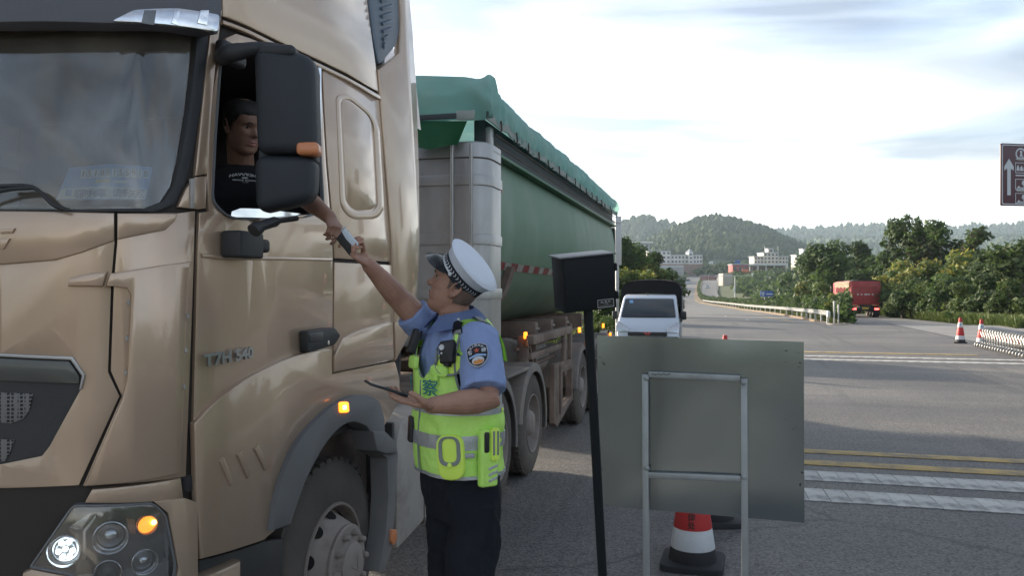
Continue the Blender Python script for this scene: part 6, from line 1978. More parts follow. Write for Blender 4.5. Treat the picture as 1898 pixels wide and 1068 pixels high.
def make_proto(kind, seed):
    r = random.Random(seed); lobes = []
    if kind == 'broad':
        for _ in range(17):
            a = r.random() * 6.28; z = r.uniform(.32, .88); rr = .30 * math.sqrt(max(.05, 1 - ((z - .58) / .36) ** 2)) * r.uniform(.3, 1)
            s = r.uniform(.10, .17); lobes.append(((rr * math.cos(a), rr * math.sin(a), z), (s, s, s * .8), r.choice((0, 0, 1))))
        n, size, th, tr = 3000, .024, .55, .03
        mats = (L_dark, L_mid, L_mid)
    elif kind == 'tall':
        for k in range(15):
            z = .28 + .68 * (k / 14) + r.uniform(-.03, .03); a = r.random() * 6.28; rr = r.uniform(.02, .15) * (1.15 - abs(z - .6))
            s = r.uniform(.055, .105); lobes.append(((rr * math.cos(a), rr * math.sin(a), z), (s, s, s * 1.05), r.choice((0, 1))))
        n, size, th, tr = 2200, .019, .85, .018
        mats = (L_dark, L_mid, L_mid)
    elif kind == 'russet':
        for k in range(13):
            z = .35 + .6 * (k / 12); a = r.random() * 6.28; rr = r.uniform(.02, .17) * (1.2 - abs(z - .55))
            s = r.uniform(.06, .12); lobes.append(((rr * math.cos(a), rr * math.sin(a), z), (s, s, s), r.choice((0, 0, 1))))
        n, size, th, tr = 2000, .020, .8, .018
        mats = (L_red, L_mid, L_red)
    elif kind == 'yellow':
        for _ in range(15):
            a = r.random() * 6.28; z = r.uniform(.22, .86); rr = .36 * math.sqrt(max(.05, 1 - ((z - .45) / .5) ** 2)) * r.uniform(.3, 1)
            s = r.uniform(.12, .18); lobes.append(((rr * math.cos(a), rr * math.sin(a), z), (s, s, s * .8), r.choice((0, 1, 1))))
        n, size, th, tr = 2600, .030, .45, .028
        mats = (L_mid, L_lite, L_yell)
        return lobes, n, size, th, tr, mats, .5
    else:  # shrub
        for _ in range(15):
            a = r.random() * 6.28; z = r.uniform(.12, .84); rr = .42 * math.sqrt(max(.05, 1 - ((z - .35) / .6) ** 2)) * r.uniform(.3, 1)
            s = r.uniform(.14, .21); lobes.append(((rr * math.cos(a), rr * math.sin(a), z), (s, s, s * .8), r.choice((0, 0, 1))))
        n, size, th, tr = 2400, .034, .4, .03
        mats = (L_dark, L_mid, L_mid) if kind == 'shrub' else (L_mid, L_lite, L_lite)
    return lobes, n, size, th, tr, mats, 0.0
PROTO = {}
def proto(kind, v):
    if (kind, v) not in PROTO:
        lobes, n, size, th, tr, mats, yt = make_proto(kind, 100 + v * 17 + len(kind))
        PROTO[(kind, v)] = (leaves_mesh('crown', lobes, n, size, mats, 5 + v, yt), trunk_mesh('trunk', 9 + v, th, tr, lobes))
    return PROTO[(kind, v)]
tr_r = random.Random(77)
def tree(name, label, kind, px, top_y, d, wf=1.0, group=None, z0=None):
    base_ = PD(px, d)
    h = P(px, top_y, d).z - base_.z
    t = empty(name, base_, label, 'tree' if 'shrub' not in name and 'bush' not in name else 'bush', group)
    cr_, tk_ = proto(kind, tr_r.randrange(3))
    t.scale = (h * wf, h * wf, h); t.rotation_euler = (0, 0, tr_r.random() * 6.28)
    link('crown', cr_, None, t, False); link('trunk', tk_, None, t, False)
    return t
# right side: tall trees behind
tree('round_tree', 'big dark round tree standing left of and behind the red truck', 'broad', 1532, 436, 98, 1.05)
tree('broad_tree', 'loose mid-height tree just right of the big dark round tree', 'tall', 1592, 452, 112, 1.5)
tree('slender_tree', 'thin tree at the left end of the tall grey-green group', 'tall', 1649, 411, 88, .75)
tree('slender_tree', 'broadest tall tree in the grey-green group above the red truck', 'tall', 1682, 406, 86, 1.0)
tree('slender_tree', 'thin tall tree between the broadest tall tree and the russet one', 'tall', 1703, 409, 90, .6)
tree('russet_tree', 'russet leaved tree in the middle of the tall group', 'russet', 1720, 424, 84, 1.2)
tree('slender_tree', 'bushy green tree at the right end of the tall group', 'tall', 1746, 411, 82, 1.1)
tree('russet_tree', 'reddish bare-topped tree rising alone above the right bushes', 'russet', 1806, 431, 78, 1.25)
tree('russet_tree', 'small russet tree between the tall group and the lone reddish tree', 'russet', 1775, 448, 82, 1.2)
tree('broad_tree', 'dark tree crown filling the right edge below the brown sign', 'broad', 1893, 444, 56, 1.25)
tree('broad_tree', 'dark spreading tree left of the one at the right edge', 'broad', 1838, 456, 60, 1.35)
tree('broad_tree', 'dark tree behind the yellow flowering bushes', 'broad', 1772, 466, 70, 1.25)
tree('broad_tree', 'dark leafy tree directly above the cab end of the red truck', 'broad', 1622, 470, 92, 1.2)
# yellow flowering shrubs
tree('flowering_tree', 'yellow flowering bush right above the rear of the red truck', 'yellow', 1652, 478, 78, 1.2)
tree('flowering_tree', 'largest yellow flowering bush in the middle of the right bank', 'yellow', 1712, 472, 72, 1.25)
tree('flowering_tree', 'yellow topped bush on the skyline right of the tall trees', 'yellow', 1795, 452, 68, 1.1)
tree('flowering_tree', 'yellow topped bush highest at the far right bank', 'yellow', 1850, 452, 62, .9)
tree('flowering_tree', 'yellowish bush partly hidden behind the red load box', 'yellow', 1600, 490, 95, 1.1)
# lower row of bushes along the verge
for k, (px, ty, d, lab) in enumerate(((1672, 512, 66, 'nearest to the red truck'), (1702, 508, 64, 'second from the red truck'), (1735, 516, 60, 'third from the red truck'),
                                     (1762, 506, 58, 'fourth from the red truck'), (1796, 512, 53, 'fifth from the red truck'), (1834, 500, 50, 'sixth from the red truck'), (1880, 502, 45, 'last before the right edge'))):
    tree('verge_shrub', 'round green bush in the roadside row, ' + lab, 'shrub' if k % 2 else 'shrub_light', px, ty, d, 1.05, 'roadside bushes right of the red truck')
for k, (px, ty, d, lab) in enumerate(((1495, 520, 92, 'just right of the guard rail hedge'), (1522, 514, 88, 'second along the hedge'), (1552, 540, 47, 'dark one at the tip of the median'))):
    tree('hedge_shrub', 'yellow green bush left of the red truck, ' + lab, 'yellow' if k != 1 else 'shrub_light', px, ty, d, 1.1, 'bushes left of the red truck')
# left side, behind the trailer and mini truck
tree('dark_tree', 'tall dark tree leaning out behind the tall pale panel', 'broad', 1146, 424, 62, .95)
tree('dark_tree', 'round dark tree in front of the pale grey block', 'broad', 1209, 460, 84, .85)
tree('dark_tree', 'dark tree between the trailer and the round dark tree', 'broad', 1174, 450, 70, .9)
tree('flowering_tree', 'yellow flowering bush above the mini truck canopy on its left', 'yellow', 1176, 490, 52, 1.0)
tree('flowering_tree', 'pointed yellow green bush above the middle of the canopy', 'yellow', 1206, 482, 60, .95)
tree('verge_shrub', 'green bush left of the billboard post', 'shrub_light', 1228, 494, 66, 1.0)
tree('verge_shrub', 'dark bush low beside the trailer tail', 'shrub', 1140, 500, 44, 1.1)
tree('verge_shrub', 'dark green bush in the gap between trailer and mini truck', 'shrub', 1128, 540, 34, 1.0)
tree('verge_shrub', 'low green bush directly left of the mini truck windscreen', 'shrub_light', 1152, 545, 30, 1.0)

# masses nobody could count: thickets on the far slopes, along the far road, behind the buildings
def thicket(label, spots, n, size, mats, seed, yellow=0.0):
    r = random.Random(seed); lobes = []
    for (px, ty, d, w) in spots:
        b = PD(px, d); h = max(1.0, P(px, ty, d).z - b.z)
        for _ in range(6):
            a = r.random() * 6.28; rr = w * r.random()
            z = b.z + h * r.uniform(.15, .85)
            s = h * r.uniform(.2, .34)
            lobes.append(((b.x + rr * math.cos(a), b.y + rr * math.sin(a), z), (max(s, w * .4), max(s, w * .4), s), r.choice((0, 0, 1))))
    me = leaves_mesh('thicket', lobes, n, size, mats, seed, yellow)
    o = link('thicket', me); tag(o, label, 'bushes', None, 'stuff')
    return o
tk = random.Random(31)
spots = [(tk.uniform(1352, 1485), 0, tk.uniform(150, 420), 5) for _ in range(95)]
spots = [(px, 548 - (d - 150) * .155 + tk.uniform(-9, 3) - (px - 1338) * .02, d, 5 + d * .008) for px, _, d, w in spots]
spots = [(max(px, np.interp(d, [120, 200, 260, 350, 500], [1482, 1356, 1336, 1329, 1331]) + 14 * 1460 / d), ty, d, w) for px, ty, d, w in spots]
thicket('dark green thicket spread over the slope right of the far road', spots, 30000, .62, (L_dark, L_mid, L_yell), 41)
spots = [(tk.uniform(1140, 1240), 0, tk.uniform(160, 520), 6) for _ in range(70)]
spots = [(min(px, np.interp(d, [120, 200, 260, 350, 500], [1235, 1246, 1256, 1262, 1268]) - 15 * 1460 / d), 536 - (d - 160) * .10 + tk.uniform(-8, 4), d, 5 + d * .006) for px, _, d, w in spots]
thicket('mixed green thicket behind the mini truck, left of the far road', spots, 20000, .7, (L_dark, L_mid, L_yell), 42)
spots = [(np.interp(430 + k * 17, [350, 500, 650, 750], [1256, 1262, 1284, 1312]) + tk.uniform(-1, 0), 515 - k * 1.25 + tk.uniform(-2, 1), 430 + k * 17, 2.5) for k in range(19)]
thicket('row of bushes along the left edge of the climbing road', spots, 9000, .8, (L_dark, L_mid, L_yell), 43)
spots = [(tk.uniform(1300, 1500), tk.uniform(486, 498), tk.uniform(520, 800), 9) for _ in range(60)] + [(tk.uniform(1140, 1330), tk.uniform(478, 496), tk.uniform(640, 850), 9) for _ in range(40)]
thicket('distant trees around the white and cream buildings', spots, 16000, 1.3, (L_dark, L_mid, L_yell), 44)
spots = [(tk.uniform(1500, 1900), tk.uniform(470, 495), tk.uniform(120, 240), 6) for _ in range(60)]
thicket('background trees behind the tall group on the right', spots, 20000, .6, (L_dark, L_mid, L_yell), 45)
spots = [(tk.uniform(1680, 1898), tk.uniform(520, 545), tk.uniform(64, 92), 2.0) for _ in range(44)]
thicket('tangled undergrowth between the bushes on the right bank', spots, 22000, .22, (L_dark, L_mid, L_yell), 46)

# clipped hedge along the median, behind the rail
hp_ = smooth_path([(45.0, 1563), (50, 1548), (70, 1490), (95, 1426), (120, 1390), (160, 1339), (200, 1312), (260, 1299), (350, 1295), (500, 1301), (640, 1315)], 9)
lobes = []
hr = random.Random(8)
for d, px in hp_:
    b = PD(px, d); hh = (1.55 if d > 48 else 1.7) * hr.uniform(.85, 1.1)
    for q in range(3):
        lobes.append(((b.x + hr.uniform(-.25, .25), b.y + hr.uniform(-1.2, 1.2), b.z + .15 + hh * (.25 + .28 * q)), (.36 + d * .001, .9 + d * .012, hh * .26), hr.choice((0, 0, 1))))
me = leaves_mesh('median_hedge', lobes, 26000, .13, (L_dark, L_mid, L_mid), 3, 0, .2)
tag(link('median_hedge', me), 'long dark clipped hedge running along the median behind the guard rail', 'hedge')

# rough grass
m_blade = leaf_mat('grass_blade', (.085, .125, .03), (.13, .16, .045), .2, .05)
def grass(label, pts, h, seed, bl=4):
    r = random.Random(seed); V, F = [], []
    for p in pts:
        hh = h * r.uniform(.4, 1.25)
        for k in range(bl):
            a = r.random() * 6.28; w = hh * .07; l = hh * r.uniform(.15, .55)
            dx, dy = math.cos(a), math.sin(a)
            k0 = len(V)
            V += [(p.x - dy * w, p.y + dx * w, p.z - .03), (p.x + dy * w, p.y - dx * w, p.z - .03), (p.x + dx * l * .5 + dy * w * .7, p.y + dy * l * .5 - dx * w * .7, p.z + hh * .65), (p.x + dx * l, p.y + dy * l, p.z + hh)]
            F += [(k0, k0 + 1, k0 + 2), (k0, k0 + 2, k0 + 3)]
    o = mesh_obj('verge_grass', V, F, m_blade); tag(o, label, 'grass', None, 'stuff')
    return o
gr2 = random.Random(12)
pts = []
for _ in range(15000):
    d = gr2.uniform(38, 95) ; t = gr2.random() ** 1.4
    e = np.interp(d, [36, 45, 70, 95], [1905, 1812, 1660, 1600])
    px = e + t * (130 if d > 60 else 190)
    pts.append(PD(px, d))
grass('tall weeds along the right roadside below the bushes', pts, .62, 4)
pts = []
for _ in range(6000):
    y = gr2.uniform(15, 75); x = -5.0 - gr2.random() ** 1.3 * 9 - (0 if y > 24 else 1.5)
    pts.append(Vector((x, y, ter(x, y))))
grass('rough grass on the left verge behind the trailer', pts, .5, 5)
pts = []
for _ in range(1500):
    d = gr2.uniform(43, 130); px = np.interp(d, [43, 70, 120, 200], [1545, 1474, 1378, 1305]) + gr2.uniform(-4, 6)
    p = PD(px, d, .15); pts.append(p)
grass('dry weeds growing on the median under the hedge', pts, .3, 6)

# trees that line the far side of the plaza, to the right of the picture
spots = []
for _ in range(46):
    y = tk.uniform(-45, 38); x = tk.uniform(20, 34)
    spots.append((x, y, tk.uniform(3.5, 7.5)))
lobes = []
for x, y, h in spots:
    for _ in range(5):
        s = h * tk.uniform(.18, .30)
        lobes.append(((x + tk.uniform(-1.5, 1.5), y + tk.uniform(-1.5, 1.5), h * tk.uniform(.2, .85)), (s * 1.3, s * 1.3, s), tk.choice((0, 0, 1))))
me = leaves_mesh('thicket', lobes, 14000, .30, (L_dark, L_mid, L_yell), 61)
tag(link('thicket', me), 'roadside trees lining the plaza beyond the right edge', 'bushes', None, 'stuff')
# ================================================================== PEOPLE
def skin_mat(name, col, col2):
    m = pm(name, col, .46, var=.14, scale=22, bump=.3, bscale=260, col2=col2, c2=(.40, .66), spec=.45)
    b = m.node_tree.nodes['Principled BSDF']
    inp(b, 'Subsurface Weight', .12); inp(b, 'Subsurface Radius', (.012, .005, .003))
    return m
m_skin = skin_mat('officer_skin', (.40, .225, .155), (.33, .17, .12))
m_skin2 = skin_mat('driver_skin', (.29, .16, .112), (.23, .12, .085))
m_hair = pm('hair_black', (.016, .014, .013), .6, var=.3, scale=60, bump=.5, bscale=500)
m_stubble = pm('cropped_hair', (.15, .098, .075), .7, var=.3, scale=80, bump=.4, bscale=600)
m_shirt = pm('uniform_blue', (.245, .32, .55), .75, var=.06, scale=9, bump=.12, bscale=500, spec=.3)
m_vest = pm('hi_vis_green', (.57, .92, .19), .65, var=.10, scale=12, bump=.35, bscale=38, col2=(.47, .82, .13), c2=(.48, .7))
m_vest_y = pm('hi_vis_yellow', (.70, .94, .13), .55, var=.06, scale=9, bump=.08, bscale=300)
m_refl = pm('reflective_tape', (.46, .48, .50), .38, .5, var=.12, scale=30, bump=.25, bscale=160)
m_piping = pm('grey_piping', (.22, .24, .23), .7, var=.1)
m_navy = pm('navy_cloth', (.016, .019, .030), .85, var=.2, scale=12, bump=.15, bscale=300)
m_trouser = pm('black_trouser', (.012, .014, .020), .85, var=.25, scale=6, bump=.2, bscale=200, spec=.25)
m_capwhite = pm('cap_white', (.66, .70, .78), .75, var=.04, scale=12, bump=.08, bscale=500)
m_patent = pm('patent_black', (.014, .018, .022), .22, var=.2, coat=.3)
m_blackrub = pm('device_black', (.012, .012, .014), .5, var=.2)
m_teal = pm('print_teal', (.03, .22, .26), .6)
m_tee = pm('black_tee', (.014, .013, .015), .9, var=.2, scale=10, bump=.2, bscale=120, spec=.2)
m_eyewhite = pm('eye_white', (.40, .37, .34), .4)
m_iris = pm('eye_dark', (.02, .013, .010), .15)
m_lip = pm('lips', (.34, .14, .115), .5, var=.1, scale=40)
m_silverthread = pm('silver_thread', (.55, .56, .58), .45, .4)
m_badgeblue = pm('badge_blue', (.30, .45, .72), .5)
m_badgeorange = pm('badge_orange', (.62, .24, .05), .5)
m_badgered = pm('badge_star', (.52, .10, .05), .5)

HEADTAB = [  # z, front x, back x, half width, nose, nose sigma
    (-.120, .050, .000, .020, 0, .01), (-.114, .068, -.015, .034, 0, .01), (-.104, .079, -.035, .045, 0, .01), (-.092, .0835, -.050, .053, 0, .01), (-.080, .080, -.060, .059, 0, .01),
    (-.070, .079, -.066, .062, .001, .012), (-.062, .083, -.070, .064, .0085, .017), (-.054, .082, -.074, .066, .001, .016), (-.0475, .084, -.077, .0665, .0095, .017), (-.038, .084, -.080, .068, .001, .012),
    (-.030, .083, -.084, .069, .006, .011), (-.024, .083, -.086, .070, .025, .0135), (-.016, .083, -.088, .071, .032, .0125), (-.006, .082, -.090, .072, .025, .0095), (.004, .081, -.092, .0725, .015, .008),
    (.014, .081, -.094, .073, .010, .0075), (.024, .083, -.096, .0735, .006, .009), (.034, .088, -.097, .074, .003, .012), (.046, .089, -.098, .0745, 0, .012), (.062, .086, -.097, .0745, 0, .012),
    (.078, .078, -.092, .071, 0, .012), (.094, .064, -.082, .064, 0, .012), (.106, .046, -.066, .053, 0, .012), (.114, .027, -.047, .038, 0, .012), (.119, .008, -.025, .020, 0, .012)]
_ht = np.array(HEADTAB)
def head_pt(th, z, off=0.0):
    "surface of the head: angle from the face axis, height"
    f, b, w, ns, sg = (float(np.interp(z, _ht[:, 0], _ht[:, i])) for i in (1, 2, 3, 4, 5))
    xc = (f + b) / 2 - .004
    c, s = math.cos(th), math.sin(th)
    a = (f - xc) if c > 0 else (xc - b)
    e = .88
    x = xc + (a + off) * math.copysign(abs(c) ** e, c); y = (w + off) * math.copysign(abs(s) ** e, s)
    if c > 0:
        x += ns * math.exp(-(y / max(sg, .005)) ** 2)
        for sy in (-1, 1):
            x -= .0085 * math.exp(-(((y - sy * .031) / .0125) ** 2 + ((z - .014) / .0095) ** 2))
            x += .004 * math.exp(-(((y - sy * .034) / .016) ** 2 + ((z - .034) / .007) ** 2))      # brow
            x += .003 * math.exp(-(((y - sy * .040) / .016) ** 2 + ((z + .012) / .014) ** 2))      # cheek
        x -= .004 * math.exp(-((y / .022) ** 2 + ((z + .0535) / .0028) ** 2))                      # mouth line
    return Vector((x, y, z))
def add_head(bm, M, n=56, rows=64):
    zs = np.linspace(-.120, .119, rows)
    rings = [[bm.verts.new(M @ head_pt(2 * math.pi * j / n, float(z))) for j in range(n)] for z in zs]
    for a, b in zip(rings[:-1], rings[1:]):
        for j in range(n): bm.faces.new((a[j], a[(j + 1) % n], b[(j + 1) % n], b[j]))
    bm.faces.new(rings[0][::-1]); bm.faces.new(rings[-1])
    for sy in (-1, 1):                                                     # ears
        Me = M @ Matrix.Translation((-.012, sy * .069, -.004)) @ Matrix.Rotation(sy * math.radians(24), 4, 'Z') @ Matrix.Rotation(math.radians(-10), 4, 'Y')
        rim = [(.010, .0, -.014), (.013, sy * .008, .004), (.010, sy * .012, .022), (-.002, sy * .014, .030), (-.014, sy * .015, .026), (-.020, sy * .015, .010), (-.017, sy * .013, -.008), (-.010, sy * .009, -.022), (.000, sy * .006, -.031), (.007, sy * .002, -.026)]
        add_tube(bm, [Me @ Vector(q) for q in smooth_path(rim, 3)], .0048, 7)
        add_tube(bm, [Me @ Vector((-.002, sy * -.004, 0)), Me @ Vector((-.004, sy * .005, 0))], [(.024, .017)] * 2, 12, M.to_3x3() @ Vector((1, 0, 0)))
        add_tube(bm, [Me @ Vector((-.002, sy * .004, -.026)), Me @ Vector((.004, sy * .005, -.020))], .007, 7, round_ends=True)
        add_tube(bm, [Me @ Vector((-.008, sy * .008, .016)), Me @ Vector((-.010, sy * .009, -.002)), Me @ Vector((-.004, sy * .007, -.014))], .0035, 6)
def hair_shell(name, M, off, mat, par, line, zmax=.119):
    bm = bmesh.new(); n = 60; zs = np.linspace(-.075, zmax, 48)
    g = [[bm.verts.new(M @ head_pt(2 * math.pi * j / n, float(z), off * sst(0, .02, z - line(abs((2 * math.pi * j / n + math.pi) % (2 * math.pi) - math.pi))) + (.0005 if z > line(abs((2 * math.pi * j / n + math.pi) % (2 * math.pi) - math.pi)) else -.004))) for j in range(n)] for z in zs]
    for a, b in zip(g[:-1], g[1:]):
        for j in range(n): bm.faces.new((a[j], a[(j + 1) % n], b[(j + 1) % n], b[j]))
    bm.faces.new(g[0][::-1]); bm.faces.new(g[-1])
    kill = []
    for f in bm.faces:
        c = M.inverted() @ f.calc_center_median()
        th = abs(math.atan2(c.y, c.x + .005))
        if c.z < line(th): kill.append(f)
    bmesh.ops.delete(bm, geom=kill, context='FACES')
    for v in bm.verts: v.co += Vector((mnoise.noise(v.co * 300), mnoise.noise(v.co * 310 + Vector((5, 0, 0))), mnoise.noise(v.co * 290))) * (.0012 if off < .0065 else .0032)
    return bm_obj(name, bm, mat, par, True, 80)
def face_bits(M, par, open_mouth=0.0):
    for sy in (-1, 1):
        c = head_pt(math.atan2(.031 * sy, .08), .014); c = Vector((.0625, sy * .0305, .0135))
        e = lathe('eye', [(.001, -.0105), (.007, -.008), (.0105, 0), (.007, .0085), (.001, .0108)], M @ axis_matrix(c, (1, sy * .18, 0)), m_eyewhite, par, 16, 80)
        lathe('iris', [(.0055, .0088), (.0052, .0098), (.002, .0112), (.0005, .0113)], M @ axis_matrix(c, (1, sy * .10, -.12)), m_iris, par, 14, 80)
        lid = [M @ (head_pt(math.atan2(y, .085), z) + Vector((.0012, 0, 0))) for y, z in ((sy * .018, .0165), (sy * .026, .0215), (sy * .034, .0212), (sy * .043, .0165))]
        tube('eyelid', lid, .0022, m_hair, par, 6)
        br = [M @ (head_pt(math.atan2(y, .085), z) + Vector((.0022, 0, 0))) for y, z in ((sy * .014, .0325), (sy * .024, .037), (sy * .036, .038), (sy * .047, .033))]
        tube('eyebrow', [Vector(q) for q in smooth_path(br, 3)], [(.0018, .0036)] * 10, m_hair, par, 6)
        nz_ = M @ Vector((.098, sy * .0065, -.0262))
        lathe('nostril', [(.0035, -.001), (.003, .0012), (.001, .0014)], axis_matrix(nz_, M.to_3x3() @ Vector((.35, sy * .3, -.9))), m_iris, par, 8)
    up_ = [M @ (head_pt(math.atan2(y, .085), z) + Vector((.0004, 0, 0))) for y, z in ((-.024, -.0525), (-.012, -.0488), (0, -.0492), (.012, -.0488), (.024, -.0525))]
    tube('upper_lip', [Vector(q) for q in smooth_path(up_, 3)], [(.002, .0032)] * 13, m_lip, par, 6)
    lo_ = [M @ (head_pt(math.atan2(y, .085), z) + Vector((.0002, 0, 0))) for y, z in ((-.022, -.055 - open_mouth * .3), (-.011, -.0605 - open_mouth), (0, -.0615 - open_mouth), (.011, -.0605 - open_mouth), (.022, -.055 - open_mouth * .3))]
    tube('lower_lip', [Vector(q) for q in smooth_path(lo_, 3)], [(.002, .0036)] * 13, m_lip, par, 6)
    if open_mouth:
        m0 = [M @ (head_pt(math.atan2(y, .085), z) + Vector((.0002, 0, 0))) for y, z in ((-.019, -.0545 - open_mouth * .3), (0, -.055 - open_mouth * .45), (.019, -.0545 - open_mouth * .3))]
        tube('mouth_opening', [Vector(q) for q in smooth_path(m0, 4)], [(.0012, .002 + open_mouth * .35)] * 9, m_iris, par, 6)

def add_rings(bm, rings, cap=True):
    R_ = [[bm.verts.new(p) for p in r] for r in rings]
    n = len(R_[0])
    for a, b in zip(R_[:-1], R_[1:]):
        for j in range(n): bm.faces.new((a[j], a[(j + 1) % n], b[(j + 1) % n], b[j]))
    if cap:
        bm.faces.new(R_[0][::-1]); bm.faces.new(R_[-1])
def add_hand(bm, M, curls, thumb, size=1.0, spread=.10):
    "palm and five fingers; local x to the fingertips, y to the thumb side, z to the back of the hand"
    M = M @ Matrix.Diagonal((size, size, size, 1))
    rings = []
    for x, hw, ht, zc, yc in ((-.03, .026, .021, 0, 0), (0, .027, .019, 0, 0), (.025, .035, .017, -.001, .002), (.05, .041, .015, -.001, .002), (.075, .042, .0135, 0, 0), (.092, .038, .011, 0, -.001)):
        rings.append([M @ Vector((x, yc + hw * math.cos(a), zc + ht * math.sin(a))) for a in np.linspace(0, 2 * math.pi, 17)[:-1]])
    add_rings(bm, rings)
    L_ = (.076, .084, .078, .060); Y_ = (.030, .0105, -.0095, -.029); R0 = (.0092, .0096, .0092, .0082)
    for k in range(4):
        p = Vector((.082, Y_[k], -.001)); a = 0.0; sp = (Y_[k] / .03) * spread
        pts = [p.copy()]; rad = [R0[k] * 1.1]
        for q, fr in enumerate((.46, .30, .24)):
            a += curls[k][q]
            d = Vector((math.cos(a) * math.cos(sp), math.cos(a) * math.sin(sp), -math.sin(a)))
            mid = p + d * (L_[k] * fr * .5); p = p + d * (L_[k] * fr)
            pts += [mid, p.copy()]; rad += [R0[k] * (1.0 - .08 * q) * .96, R0[k] * (1.02 - .10 * q)]
        add_tube(bm, [M @ q for q in pts], [r * size for r in rad], 10, M.to_3x3() @ Vector((0, 0, 1)), True, True)
    tp = [Vector((.012, .022, -.006))]
    for v in thumb: tp.append(tp[-1] + Vector(v))
    add_tube(bm, [M @ q for q in tp], [.0155 * size, .0125 * size, .0108 * size, .0095 * size][:len(tp)], 10, M.to_3x3() @ Vector((0, 0, 1)), True, True)

class Torso:
    def __init__(s, c_low, c_high, face, rings):
        s.cl, s.ch = c_low, c_high
        s.f = Vector(face).normalized(); s.l = UPV.cross(s.f).normalized()
        s.r = np.array(rings)
    def center(s, z):
        t = (z - s.cl.z) / (s.ch.z - s.cl.z)
        c = s.cl.lerp(s.ch, t); return Vector((c.x, c.y, z))
    def pt(s, th, z, off=0.0):
        a, b, fo = (float(np.interp(z, s.r[:, 0], s.r[:, i])) for i in (1, 2, 3))
        c, q = math.cos(th), math.sin(th)
        e = .86
        return s.center(z) + s.f * (fo + (b + off) * math.copysign(abs(c) ** e, c)) + s.l * ((a + off) * math.copysign(abs(q) ** e, q))
    def nrm(s, th, z):
        u = s.pt(th + .02, z) - s.pt(th - .02, z); v = s.pt(th, z + .01) - s.pt(th, z - .01)
        n_ = u.cross(v).normalized()
        return n_
    def frame(s, th, z, off=0.0):
        n_ = s.nrm(th, z); x = (s.pt(th + .02, z) - s.pt(th - .02, z)).normalized(); y = n_.cross(x)
        M = Matrix((x, y, n_)).transposed().to_4x4(); M.translation = s.pt(th, z, off)
        return M
    def add(s, bm, z0, z1, off=0.0, k=18, n=40):
        add_rings(bm, [[s.pt(2 * math.pi * j / n, float(z), off) for j in range(n)] for z in np.linspace(z0, z1, k)])
    def patch(s, name, th0, th1, z0, z1, off, thick, mat, par, keep=None, nt=None, nz=None, wave=0.0):
        nt = nt or max(4, int(abs(th1 - th0) / .07)); nz = nz or max(3, int((z1 - z0) / .02))
        bm = bmesh.new()
        closed = abs(th1 - th0) > 6.2
        g = []
        for z in np.linspace(z0, z1, nz):
            row = []
            for q in range(nt + (0 if closed else 1)):
                th = th0 + (th1 - th0) * q / nt
                p = s.pt(th, float(z))
                w = wave * 1.35 * fbm((p.x * 10 + p.z * 3, p.y * 10, p.z * 6), 1, 4) if wave else 0
                row.append(bm.verts.new(s.pt(th, float(z), off + w)))
            g.append(row)
        faces = []
        for i in range(len(g) - 1):
            m_ = len(g[i])
            for q in range(m_ if closed else m_ - 1):
                th = th0 + (th1 - th0) * (q + .5) / nt; z = z0 + (z1 - z0) * (i + .5) / (nz - 1)
                if keep and not keep(th, z): continue
                faces.append(bm.faces.new((g[i][q], g[i][(q + 1) % m_], g[i + 1][(q + 1) % m_], g[i + 1][q])))
        bmesh.ops.delete(bm, geom=[v for v in bm.verts if not v.link_faces], context='VERTS')
        bmesh.ops.recalc_face_normals(bm, faces=bm.faces[:])
        bmesh.ops.solidify(bm, geom=bm.faces[:], thickness=-thick)
        return bm_obj(name, bm, mat, par, True, 60)
    def line(s, name, pts, off, r, mat, par):
        q = [s.pt(t, z, off) for t, z in smooth_path(pts, 6)]
        return tube(name, q, r, mat, par, 6)
def pouch(T, name, th, z, w, h, d, mat, par, off, r=.012, tilt=0.0):
    M = T.frame(th, z, off) @ Matrix.Rotation(tilt, 4, 'Z')
    return plate(name, round_poly([(-w / 2, -h / 2), (w / 2, -h / 2), (w / 2, h / 2), (-w / 2, h / 2)], r, 4), M, mat, par, 0, d, min(d * .45, .008), smooth=50), M
D2R = math.radians

# ------------------------------------------------------------------ the officer
officer = empty('person', (P(856, 534, 3.08).x, P(856, 534, 3.08).y, ISL), 'traffic officer in white cap and bright green vest reaching up to the driver', 'person')
TO = Torso(P(856, 534, 3.08) + UPV * (1.20 - CAM_Z), P(843, 534, 3.08) + UPV * (1.80 - CAM_Z), RGT * -.82 - FWD * .57,
           [(1.05, .166, .118, 0), (1.18, .170, .124, .006), (1.28, .167, .129, .012), (1.38, .163, .127, .010), (1.48, .166, .123, .004), (1.58, .175, .122, .0), (1.66, .183, .120, -.004), (1.72, .186, .112, -.008), (1.765, .172, .098, -.012), (1.80, .140, .080, -.016), (1.83, .095, .068, -.016), (1.86, .064, .060, -.010), (1.90, .060, .058, 0)])
# head
hf = (RGT * -.995 + FWD * .10).normalized()
h_y = UPV.cross(hf).normalized()
Mh = Matrix((hf, h_y, UPV)).transposed().to_4x4() @ Matrix.Rotation(D2R(-19), 4, 'Y') @ Matrix.Rotation(D2R(-4), 4, 'X')
Mh.translation = P(843, 531, 3.07)
l_sh = TO.center(1.755) + TO.l * .175; r_sh = TO.center(1.775) - TO.l * .165 + TO.f * .02
l_el, l_wr = P(905, 742, 2.80), P(800, 752, 2.70)
r_el, r_wr = P(742, 556, 3.14), P(684, 492, 3.03)
bm = bmesh.new()
add_head(bm, Mh)
nk = [TO.center(1.74) + TO.f * -.02, TO.center(1.83) + TO.f * -.012, Mh @ Vector((-.020, 0, -.085)), Mh @ Vector((-.012, 0, -.03))]
add_tube(bm, nk, [.068, .064, .062, .060], 18)
TO.add(bm, 1.10, 1.80, -.022)
